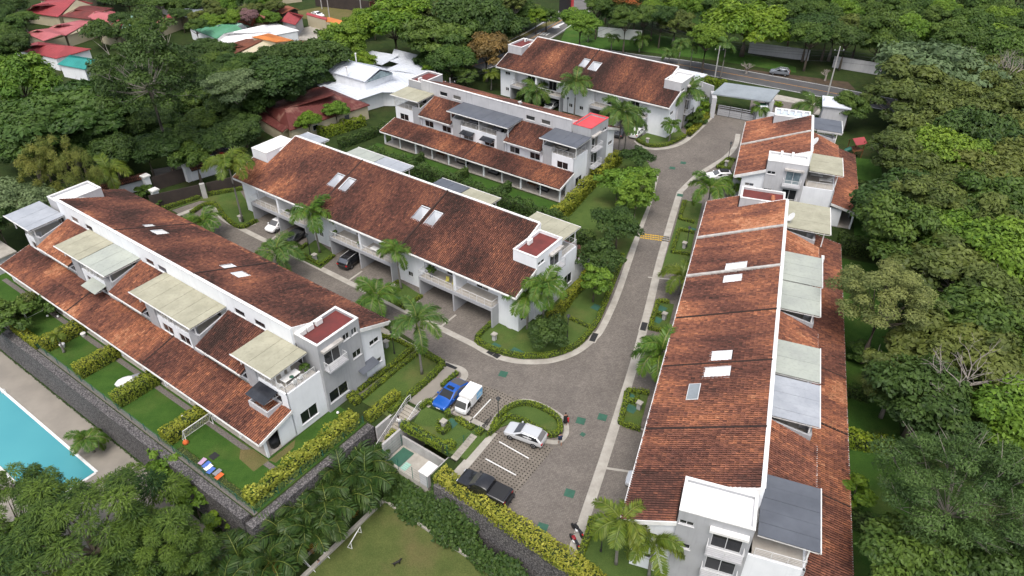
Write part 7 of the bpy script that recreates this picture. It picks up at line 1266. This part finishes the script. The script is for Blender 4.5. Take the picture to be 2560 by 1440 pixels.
def grates(a, b, label):
    root = empty('drain_grate', G(*a, .02), heading(a, b)); L_ = (G(*b) - G(*a)).length; MB().box(-.6, L_ + .6, -.5, .5, -.015, .0).build('surround', 'concrete', root)
    for x in (0, L_):
        g_ = MB().box(x - .42, x + .42, -.36, .36, .001, .012).build('grate', 'grate', root)
        for k in range(5): MB().box(x - .38, x + .38, -.30 + k * .15 - .02, -.30 + k * .15 + .02, .0125, .02).build('grate_bar', 'dark_metal', g_)
    tag(root, label, 'drain grate', 'twin drain grates in the gutters')
grates((1227, 881), (1241, 889), 'twin drain grate at the left rim of the corner lawn'); grates((1482, 848), (1487, 838), 'twin drain grate at the right rim of the corner lawn'); grates((1608, 821), (1611, 811), 'twin drain grate in the east gutter below the bump'); grates((1119, 914), (1132, 920), 'twin drain grate at the head of the stair walk'); grates((1723, 340), (1730, 333), 'twin drain grate by the entrance drive')
# stepping stones down to the court
for k in range(9): f = k / 8; o = MB().box(-.38, .38, -.26, .26, -.06, .06).build('stepping_stone', 'stone_path', None, origin=(0, 0, 0), bevel=.02); o.location = G(1182 - 44 * f, 1092 + 52 * f, .12 - 1.1 * f * 0); o.rotation_euler[2] = ANG1; tag(o, 'pale stepping stone beside the lawn, number %s of the flight counted from the parking' % ['one', 'two', 'three', 'four', 'five', 'six', 'seven', 'eight', 'nine'][k], 'stepping stone', 'stepping stones beside the parking wall')
# green mesh fence round the court and along the gardens
def mesh_fence(pts, label, h=1.6, gap=2.2, m_='green_metal'):
    root = empty('mesh_fence', pts[0]); P = [Vector(p) - Vector(pts[0]) for p in pts]; wm = MB()
    for a, b in zip(P, P[1:]):
        n = max(1, round((b - a).length / gap))
        for i in range(n + (b is P[-1])): q = a.lerp(b, i / n); MB().tube([q, q + Vector((0, 0, h))], [.035, .035], 6).build('fence_post', m_, root)
        for k in range(5): z = Vector((0, 0, .1 + (h - .15) * k / 4)); wm.bar(a + z, b + z, .008, 3)
    wm.build('wire', m_, root)['kind'] = 'stuff'; tag(root, label, 'fence')
mesh_fence([ST(40.0, 35.6, -2.2), ST(40.1, 33.0, -2.2), ST(34.1, 33.0, -2.2)], 'green mesh fence round the sunken utility court', 1.7, 1.9); mesh_fence([ST(40.1, 36.1, -.05), ST(34.0, 36.1, -.05), ST(33.0, 40.2, -.05)], 'green mesh fence above the utility court beside the hedge', 1.3, 2.0); mesh_fence([ST(44.0, 34.2, 0), ST(43.95, 20.1, 0), ST(100, 20.05, 0)], 'green mesh fence along the edge of the pool gardens', 1.0, 2.6)
# low steps at the bottom, rails along them
root = empty('lower_steps', ST(38.9, 22, LOW))
for k in range(10): o = MB().box(-.16, .16, -.9, .9, -.3, 0).build('step', 'stone_path', root); d = ST(40.0 - k * .32, 22.0 - .02 * k, LOW + .1 - k * .16) - root.location; o.location = d; o.rotation_euler[2] = ANG1
for t_ in (21.1, 22.9): railing(root, [tuple(ST(40.1, t_, LOW + .1) - root.location), tuple(ST(37.0, t_, LOW - 1.4) - root.location)], .9, 2, name='handrail')
tag(root, 'flight of stone steps with pale handrails at the bottom edge', 'stairs')
# goals
def goal(p, ang, label, w_=3.0, h=1.6, d=.9, net=True):
    root = empty('goal', p, ang); fm = MB(); A = [(-w_ / 2, 0, 0), (-w_ / 2, 0, h), (w_ / 2, 0, h), (w_ / 2, 0, 0)]
    for a, b in zip(A, A[1:]): fm.bar(a, b, .045)
    for x in (-w_ / 2, w_ / 2): fm.bar((x, 0, h), (x, d, 0), .03); fm.bar((x, 0, 0), (x, d, 0), .03)
    fm.bar((-w_ / 2, d, 0), (w_ / 2, d, 0), .03); fm.build('frame', 'trim_white', root)
    if net:
        nm = MB()
        for k in range(1, 12): x = -w_ / 2 + w_ * k / 12; nm.bar((x, 0, h), (x, d, 0), .009, 3)
        for k in range(1, 7): f = k / 7; nm.bar((-w_ / 2, d * f, h * (1 - f)), (w_ / 2, d * f, h * (1 - f)), .009, 3)
        nm.build('net', 'trim_white', root)['kind'] = 'stuff'
    tag(root, label, 'goal')
goal(ST(56.75, 23.2, 0), ANG1 - math.pi / 2, 'white football goal with net beside the garden hedge', 3.2, 1.7, .8); goal(ST(90.9, 23.2, 0), ANG1 + math.pi / 2 + math.pi, 'small white goal frame in the far pool garden', 2.4, 1.4, .7, False); goal(G(892, 1352, LOW), ANG1 - math.pi / 2 + .3, 'small white goal frame on the playing field', 1.9, 1.0, .5, False)
# towels and things in the last garden
for k, (x, y, c_, l_) in enumerate(((506, 1153, 'cloth_lilac', 'lilac towel, first of the row drying on the garden edge'), (516, 1161, 'cloth_blue', 'blue towel next to the lilac one'), (521, 1168, 'cloth_white', 'crumpled white towel between two blue ones'), (527, 1176, 'cloth_blue', 'blue towel between the white and grey ones'), (543, 1180, 'cloth_grey', 'grey towel next to the orange-red one'), (548, 1190, 'cloth_orange', 'orange-red towel at the end of the towel row'))):
    P = G(x, y, .35); r = random.Random(k); mb = MB(); n = 7
    vs = [(-.42 + .84 * i / (n - 1), -.25 + .5 * j / (n - 1), .03 + r.uniform(0, .05)) for j in range(n) for i in range(n)]; mb.add(vs, [(j * n + i, j * n + i + 1, (j + 1) * n + i + 1, (j + 1) * n + i) for j in range(n - 1) for i in range(n - 1)]); o = mb.build('towel', c_, None, True, origin=(0, 0, 0)); o.location = (P.x, P.y, .3); o.rotation_euler[2] = ANG1 + math.pi / 2 + r.uniform(-.2, .2); tag(o, l_, 'towel', 'towels drying on the garden edge')
o = MB().lathe([(.02, 0), (.32, .02), (.30, .22), (.16, .42), (.05, .5)], 10).build('toy_tent', 'cloth_orange', None, True); o.location = G(465, 1108, 0); tag(o, 'small orange and dark heap by the goal post', 'toy')
for q in ((120, 792, 'white ball left by the small goal'), (146, 793, 'white ball right by the small goal'), (457, 1044, 'white ball on the lawn near the goal hedge'), (845, 1034, 'white globe light beside the croton hedge')):
    o = MB().lathe([(.16 * math.cos(a_), .16 + .16 * math.sin(a_)) for a_ in np.linspace(-1.5, 1.5, 8)], 12).build('ball', 'roof_white', None, True); o.location = G(q[0], q[1], .02); tag(o, q[2], 'ball' if 'ball' in q[2] else 'garden light')
# covered furniture in the third garden
p = G(318, 958, 0); root = empty('covered_furniture', p, .5); bmz = MB(); bmz.lathe([(.9, 0), (.95, .35), (.7, .62), (.25, .72)], 10); o = bmz.build('cover_sheet', 'metal_chalk', root, True); o.scale = (1.3, .7, 1); MB().box(.6, 1.6, -.4, .4, 0, .55).build('bench', 'dark_metal', root, bevel=.05); MB().box(.7, 1.5, -.3, .3, .55, .72).build('cushion', 'cloth_grey', root, bevel=.05); tag(root, 'garden furniture under a pale cover between two garden hedges', 'furniture')
# terrace furniture at the near end of the pool row
def local(row, u, v, z): q = row['O'] + row['u'] * u + row['v'] * v; return Vector((q.x, q.y, z))
def chair(p, ang, label, m_='trim_white', group='white chairs on the near terrace'):
    root = empty('chair', p, ang); MB().box(-.22, .22, -.22, .22, .42, .46).build('seat', m_, root); MB().box(-.22, -.18, -.22, .22, .46, .92).build('backrest', m_, root)
    for x in (-.2, .2):
        for y in (-.2, .2): MB().bar((x, y, 0), (x, y, .42), .018).build('leg', m_, root)
    tag(root, label, 'chair', group)
tp = local(ROW_A, 1.25, 11.6, 5.82); root = empty('terrace_table', tp, ANG1 + math.pi / 2); MB().box(-1.0, 1.0, -.45, .45, .70, .75).build('table_top', 'trim_white', root); [MB().bar((x, y, 0), (x, y, .70), .03).build('leg', 'trim_white', root) for x in (-.9, .9) for y in (-.38, .38)]; tag(root, 'white dining table on the near terrace of the pool row', 'table')
o = MB().lathe([(.20, 0), (.24, .015), (.20, .03)], 14).build('tray', 'green_cover', None); o.location = tp + Vector((.2, -.2, .752)); tag(o, 'round green tray on the white terrace table', 'tray')
for k, (du, dv, a_) in enumerate(((-.6, .75, -1.57), (.2, .75, -1.57), (-.6, -.75, 1.57), (.2, -.75, 1.57), (1.35, 0, 3.14))): chair(tp + ROW_A['v'] * du + ROW_A['u'] * dv, ANG1 + math.pi / 2 + a_ + (math.pi if abs(a_) < 2 else 0), ['white chair on the inner side of the terrace table, first', 'white chair on the inner side of the terrace table, second', 'white chair on the outer side of the terrace table, first', 'white chair on the outer side of the terrace table, second', 'white chair at the head of the terrace table'][k])
# furniture seen on other terraces, balconies and verandas
for k, (row, u, v, z, l_) in enumerate(((ROW_B, 3.2, 11.5, 6.18, 'dark sofa on the terrace beside the red flat roof'), (ROW_B, 16.3, 11.5, 6.18, 'dark seats on the right half of the wide slate terrace'), (ROW_B, 21.6, 11.5, 6.18, 'dark seats on the left half of the wide slate terrace'), (ROW_B, 14.6, 15.2, .12, 'dark sofa on the fourth patio from the left'), (ROW_B, 21.4, 15.2, .12, 'sofa with white cushions on the third patio'), (ROW_B, 4.3, 15.3, .12, 'dark seats on the patio nearest the drive'))):
    root = empty('sofa', local(row, u, v, z), row['rz']); MB().box(-1.0, 1.0, -.4, .4, .08, .42).build('seat', 'tarp_black', root, bevel=.04); MB().box(-1.0, 1.0, -.4, -.2, .42, .82).build('backrest', 'tarp_black', root, bevel=.04); MB().box(-.9, .9, -.15, .38, .425, .52).build('cushion', 'cloth_beige' if k in (0, 4) else 'cloth_grey', root, bevel=.03); tag(root, l_, 'sofa', 'outdoor sofas')
for u, l_ in ((6.5, 'wooden dining table on the last patio, red-brown'), (26.2, 'orange wooden table on the second patio')):
    root = empty('patio_table', local(ROW_B, u, 15.3, .12), ROW_B['rz']); MB().box(-.9, .9, -.45, .45, .68, .74).build('table_top', 'wood', root); [MB().bar((x, y, 0), (x, y, .68), .035).build('leg', 'wood', root) for x in (-.8, .8) for y in (-.38, .38)]; tag(root, l_, 'table')
for k, (u, l_) in enumerate(((41.2, 'yellow chair on the right balcony of the central row'), (42.3, 'second yellow chair on the right balcony of the central row'))): chair(local(ROW_C, u, -.2, 3.0), ROW_C['rz'] - 1.2, l_, 'chair_yellow', 'yellow balcony chairs')
root = empty('balcony_table', local(ROW_C, 28.5, -.3, 3.0), ROW_C['rz']); MB().box(-.6, .6, -.4, .4, .62, .66).build('table_top', 'trim_white', root); [MB().bar((x, y, 0), (x, y, .62), .02).build('leg', 'alu', root) for x in (-.5, .5) for y in (-.3, .3)]; tag(root, 'white table on the middle balcony of the central row', 'table')
p = local(ROW_C, 38.6, -.3, 3.0); root = empty('potted_plant', p); MB().lathe([(.16, 0), (.22, .4), (.2, .42)], 10).build('pot', 'cloth_grey', root); link('foliage', KINDS['bush'][0][0], root, (0, 0, 1.1), None, (.75, .75, .8)); tag(root, 'leafy potted tree on the right balcony of the central row', 'potted plant')
for q in ((ROW_C, 25.7, -.6, 3.0, .35, 'potted fern at the middle balcony divider'), (ROW_C, 20.9, -.5, 3.0, .4, 'potted plant at the left end of the middle balcony'), (ROW_A, 1.0, 9.9, 5.82, .6, 'large potted plant in the corner of the near terrace'), (ROW_A, 48.6, 12.2, 5.82, .5, 'potted plants on the far terrace of the pool row'), (ROW_B, 33.1, 12.3, 6.18, .5, 'potted plants on the cream canopy terrace'), (ROW_C, 10.8, -.5, 3.0, .4, 'potted plants on the first balcony of the central row')):
    root = empty('potted_plant', local(*q[:4])); MB().lathe([(.18, 0), (.25, .36), (.23, .38)], 10).build('pot', 'light_grey_paint', root); link('foliage', KINDS['bush'][1][0], root, (0, 0, .36 + q[4] * .7), None, (q[4],) * 3); tag(root, q[5], 'potted plant', 'potted plants on balconies and terraces')
p = G(158, 868); root = empty('flower_pot', p); MB().lathe([(.22, 0), (.34, .5), (.31, .52)], 12).build('pot', 'trim_white', root); tag(root, 'white pot under the garden palm by the pool wall', 'pot'); p = G(210, 840); root = empty('flower_pot', p); MB().lathe([(.20, 0), (.32, .45), (.29, .47)], 12).build('pot', 'trim_white', root); tag(root, 'white pot beside the garden hedge under the eave', 'pot')
# covered barbecue under the veranda, door canopies, window awnings
o = MB().lathe([(.55, 0), (.62, .75), (.5, 1.05), (.15, 1.15)], 9).build('covered_barbecue', 'tarp_black', None, True); o.location = local(ROW_A, .9, 15.2, .12); o.scale = (1, 1.6, 1); tag(o, 'barbecue under a black cover beneath the near veranda roof', 'barbecue')
def awning(row, u0, u1, v, z, d, label, m_='dark_canopy_glass', axis='v', zd=.35):
    root = empty('window_awning', local(row, (u0 + u1) / 2, v, z), row['rz']); w_ = (u1 - u0) / 2; mb = MB(); mb.hexa([(-w_, 0, -.03), (w_, 0, -.03), (w_, d, -zd - .03), (-w_, d, -zd - .03), (-w_, 0, 0), (w_, 0, 0), (w_, d, -zd), (-w_, d, -zd)]); mb.build('awning_sheet', m_, root)
    for x in (-w_ + .05, w_ - .05): MB().bar((x, 0, -.5), (x, d, -zd - .04), .02).build('bracket', 'alu', root)
    tag(root, label, 'awning', 'small awnings over windows and doors')
for q in ((ROW_A, 1.3, 4.2, 13.32, 5.55, 1.9, 'dark glass awning over the small balcony near the lean-to end'), (ROW_A, 33.0, 36.2, 13.32, 5.5, 1.6, 'pale sheet awning below the second canopy of the pool row', 'poly_pale'), (ROW_B, 15.6, 18.2, 13.32, 5.6, 1.2, 'right dark awning below the wide slate terrace'), (ROW_B, 20.0, 22.6, 13.32, 5.6, 1.2, 'left dark awning below the wide slate terrace')): awning(*q)
root = empty('door_canopy', local(ROW_A, 0, 3.0, 2.75), ROW_A['rz'] - math.pi / 2); mb = MB(); mb.hexa([(-1.3, -1.1, -.35), (1.3, -1.1, -.35), (1.3, 0, -.03), (-1.3, 0, -.03), (-1.3, -1.1, -.3), (1.3, -1.1, -.3), (1.3, 0, .02), (-1.3, 0, .02)]); mb.build('canopy_sheet', 'poly_slate', root); root.rotation_euler[2] = ROW_A['rz'] + math.pi / 2 + math.pi; tag(root, 'dark canopy over the side door at the end of the pool row', 'canopy')
bm_ = MB(); q0 = local(ROW_A, 2.6, 14.2, 0); root = empty('sunken_balcony', Vector((q0.x, q0.y, 3.0)), ROW_A['rz'])
for a in ((-1.5, 1.5, -.95, -.8), (-1.5, 1.5, .8, .95), (-1.5, -1.35, -.8, .8), (1.35, 1.5, -.8, .8)): bm_.box(*a, 0, 1.25)
bm_.build('parapet', 'light_grey_paint', root); MB().box(-1.35, 1.35, -.8, .8, .45, .62).build('floor', 'concrete', root); tag(root, 'small concrete balcony box set in the veranda roof near its end', 'balcony')
# air conditioners, dishes, solar panel, spare tiles, pipes on the flat roofs
zt = 9.02
for row, u, v, z, a_, l_ in ((ROW_A, 2.5, 6.1, zt, 0, 'air conditioner nearest the front on the red flat roof of the pool row'), (ROW_A, 2.5, 7.3, zt, 0, 'middle air conditioner on the red flat roof of the pool row'), (ROW_A, 2.5, 8.3, zt, 0, 'rear air conditioner on the red flat roof of the pool row'), (ROW_C, 49.8, 5.8, zt, math.pi, 'air conditioner on the maroon flat roof of the central row'), (ROW_D, .9, 8.0, zt + .45, 0, 'air conditioner on the red flat roof of the road row'), (ROW_D, 36.2, 4.6, zt + .45, math.pi, 'left air conditioner on the white flat roof of the road row'), (ROW_D, 36.2, 5.7, zt + .45, math.pi, 'right air conditioner on the white flat roof of the road row'), (ROW_F, 18.5, 5.0, zt, 0, 'left air conditioner on the white flat roof by the gate'), (ROW_F, 18.5, 6.6, zt, 0, 'right air conditioner on the white flat roof by the gate'), (ROW_B, 37.2, 7.6, zt + .5, 0, 'air conditioner on the maroon flat roof of the slate canopy row'), (ROW_F, .9, 4.3, zt, 0, 'first grey box unit on the pale blue flat roof'), (ROW_F, .9, 5.4, zt, 0, 'second grey box unit on the pale blue flat roof'), (ROW_F, .9, 6.5, zt, 0, 'third grey box unit on the pale blue flat roof'), (ROW_F, .9, 7.7, zt, 0, 'fourth grey box unit on the pale blue flat roof'), (ROW_E, 9.1, 14.6, 5.2, 0, 'air conditioner on a bracket by the far cream canopy of the east row')):
    o = ac_unit(0, 0, 0, 0, l_); place_local(o, row, u, v, z); o.rotation_euler[2] = row['rz'] + a_ + (math.pi / 2 if row in (ROW_A, ROW_C) else (0 if row in (ROW_E, ROW_F) else math.pi / 2))
def dish(row, u, v, z, label, s=.9, a_=0):
    root = empty('satellite_dish', local(row, u, v, z), row['rz'] + a_); MB().bar((0, 0, -.4), (0, 0, .5), .035).build('mast', 'alu', root); o = MB().lathe([(.01, 0), (s * .3, .03), (s * .48, .10), (s * .5, .12), (s * .47, .13), (s * .29, .06)], 16).build('reflector', 'roof_white', root, True); o.location = (0, 0, .5); o.rotation_euler = (.9, .35, 0); MB().bar((0, -.05, .6), (0, -.5, .9), .015).build('feed_arm', 'alu', root); tag(root, label, 'satellite dish', 'satellite dishes')
dish(ROW_E, 5.6, 10.0, 8.4, 'white satellite dish on the far cream canopy of the east row', 1.3); dish(ROW_F, 11.2, 9.8, 8.4, 'white satellite dish above the red slope by the gate', 1.5); dish(ROW_B, 13.8, 8.6, 10.4, 'small white satellite dish on the ridge of the slate canopy row', .8)
zs = lambda v: 6.1 + (v + 1.1) * (3.9 / 10.1) + .26
root = empty('solar_panel', local(ROW_E, 41.5, 2.4, zs(2.4)), ROW_E['rz']); root.rotation_euler = (math.atan(3.9 / 10.1), 0, ROW_E['rz']); root.rotation_mode = 'XYZ'; MB().box(-1.15, 1.15, -.58, .58, 0, .06).build('frame', 'alu', root); MB().box(-1.09, 1.09, -.52, .52, .061, .068).build('cell_sheet', 'metal_grey', root); tag(root, 'single solar panel lying on the tiles of the east row', 'solar panel')
root = empty('tile_pile', local(ROW_E, 1.9, 7.2, 9.03), ROW_E['rz']); tm_ = np_mesh('clay_tile', tile_piece()[None], 10, TILE_F, 'clay_tile', tile_tint(np.array([.8])))
for k in range(24): o = link('clay_tile', tm_, root, ((k % 8) * .2 - .8 + random.uniform(-.03, .03), random.uniform(-.1, .1), .12 * (k // 8)), random.uniform(-.25, .25))
tag(root, 'pile of spare orange tiles on the maroon flat roof', 'tile pile')
# playground tower behind the far east row
p = G(2132, 392); root = empty('playhouse', p, .3)
for x in (-.9, .9):
    for y in (-.9, .9): MB().box(x - .06, x + .06, y - .06, y + .06, 0, 3.0).build('post', 'wood', root)
MB().box(-1, 1, -1, 1, 1.5, 1.6).build('platform', 'wood', root); mb = MB(); mb.vprof([(-1.25, 2.9), (0, 3.7), (1.25, 2.9), (0, 3.6)], -1.2, 1.2); mb.build('roof', 'metal_red', root); MB().tube([(-1, 0, 1.7), (-1.8, 0, 1.5), (-2.4, 0, .9), (-2.8, 0, .3)], [.4, .4, .4, .4], 10, False).build('tube_slide', 'green_metal', root, True)
for k in range(5): MB().box(.95, 1.05, -.4, .4, .3 * k + .15, .3 * k + .22).build('rung', 'wood', root)
tag(root, 'wooden playhouse with red roof and green tube slide', 'playhouse')
# loungers on the terrace by the gate
for k, (du, l_) in enumerate(((18.6, 'white folded lounger on the terrace near the gate'), (17.2, 'white sideboard on the terrace near the gate'))):
    root = empty('lounger', local(ROW_F, du, 12.0 - 1.3 * k, 5.82), ROW_F['rz']); MB().box(-.35, .35, -.9, .9, .3, .4).build('seat', 'trim_white', root); mb = MB(); mb.hexa([(-.35, .2, .41), (.35, .2, .41), (.35, .9, .9), (-.35, .9, .9), (-.35, .15, .47), (.35, .15, .47), (.35, .85, .96), (-.35, .85, .96)]); mb.build('backrest', 'trim_white', root); [MB().bar((x, y, 0), (x, y, .3), .03).build('leg', 'trim_white', root) for x in (-.3, .3) for y in (-.8, .8)]; tag(root, l_, 'lounger')
# ------------------------------------------------------------------ poles and wires
def pole(px, py, h, label, arm=True, m_='plaster_grey', r=.16):
    root = empty('utility_pole', G(px, py)); MB().tube([(0, 0, 0), (0, 0, h)], [r, r * .65], 8).build('mast', m_, root)
    if arm: MB().box(-1.1, 1.1, -.05, .05, h - .9, h - .78).build('crossarm', 'dark_metal', root); [MB().lathe([(.05, h - .78), (.06, h - .6), (.03, h - .55)], 6, (x, 0)).build('insulator', 'alu', root) for x in (-.9, 0, .9)]
    tag(root, label, 'utility pole', 'poles carrying the wires'); return root
POLES = [((2068, 240), 10.5, 'leaning street pole where the public road enters the wood'), ((1152, 46), 10, 'street pole with a white transformer at the top'), ((1130, 300), 8.5, 'concrete pole beside the cream canopy of the slate canopy row'), ((488, 418), 4.0, 'thin pole beside the right gate pillar'), ((828, 72), 9, 'pole rising through the orange wall roof'), ((905, 42), 7, 'slim pale pole in the dirt yard'), ((805, 22), 7, 'pole behind the parked white sedan'), ((1785, 205), 8, 'street pole in front of the gatehouse hedge'), ((1310, 72), 3, 'road sign pole on the dry verge')]
for b_, h_, l_ in POLES: pole(b_[0], b_[1], h_, l_, arm=h_ > 7.5)
tr = MB().lathe([(.25, 0), (.25, 1.0), (.2, 1.05)], 12).build('transformer', 'trim_white', None); p = G(1152, 46); tr.location = (p.x - .5, p.y, 7.0); tag(tr, 'white transformer can hanging on the street pole', 'transformer')
sg = MB().lathe([(.42, -.02), (.42, .02)], 8).build('road_sign', 'metal_chalk', None, origin=(0, 0, 0)); p = G(1310, 72); sg.location = (p.x, p.y - .25, 2.7); sg.rotation_euler = (math.pi / 2, 0, .4); tag(sg, 'round road sign seen from behind on the dry verge', 'road sign')
def wire(a, b, label, sag=.8, r=.022):
    A, B = Vector(a), Vector(b); pts = [A.lerp(B, i / 14) - Vector((0, 0, sag * 4 * (i / 14) * (1 - i / 14))) for i in range(15)]; o = MB().tube(pts, [r] * 15, 4).build('overhead_wire', 'dark_metal', None); tag(o, label, 'wire', 'overhead wires along the streets')
p0, p1, p2 = G(2068, 240), G(1785, 205), G(1430, 60)
for k, z in enumerate((9.6, 9.0, 8.5, 7.4)):
    wire((p0.x, p0.y, z), (p1.x - 6, p1.y + 8, z - 1.2), 'street wire over the public road, %s from the top' % ('first', 'second', 'third', 'lowest')[k]); wire((p1.x - 6, p1.y + 8, z - 1.2), (p2.x, p2.y, z), 'street wire above the road verge, %s from the top' % ('first', 'second', 'third', 'lowest')[k]); wire((p0.x, p0.y, z), (p0.x + 70, p0.y - 14, z - 1), 'street wire running into the wood, %s from the top' % ('first', 'second', 'third', 'lowest')[k])
q0, q1, q2 = G(1152, 46), G(905, 20), G(1290, 90)
for k, z in enumerate((9, 8.3, 7.6)): wire((q0.x, q0.y, z), (q1.x - 20, q1.y + 10, z), 'street wire left of the transformer pole, %s from the top' % ('first', 'second', 'lowest')[k]); wire((q0.x, q0.y, z), (q2.x + 6, q2.y, z), 'street wire right of the transformer pole, %s from the top' % ('first', 'second', 'lowest')[k])
c0 = G(1130, 300); wire((c0.x, c0.y, 8.3), (c0.x + 38, c0.y + 40, 8), 'house wire from the concrete pole over the dark trees'); wire((c0.x, c0.y, 7.8), (c0.x + 38, c0.y + 38, 7.4), 'lower house wire from the concrete pole over the dark trees')
# fence of the yard left of the road row
mesh_fence([G(1160, 225), G(1250, 170)], 'tall wire fence of the yard left of the road row', 2.4, 3.0, 'dark_metal')
# spot lights in the bed along the pool wall
for k, q in enumerate(((68, 926), (133, 978), (202, 1033), (277, 1089))): root = empty('garden_spotlight', G(q[0], q[1], PZ + .02)); MB().bar((0, 0, 0), (0, 0, .35), .04).build('stem', 'dark_metal', root); MB().lathe([(.06, .35), (.16, .5), (.15, .52)], 8).build('shade', 'trim_white', root); tag(root, 'white garden spotlight at the pool wall, %s from the pool house' % ('first', 'second', 'third', 'fourth')[k], 'garden light', 'garden spotlights along the pool wall')
o = railing(empty('pool_ladder', G(12, 985, PZ + .05)), [(-.3, 0, 0), (.3, 0, 0)], .8, 1, name='handle'); tag(o.parent, 'steel pool ladder at the left edge', 'pool ladder')
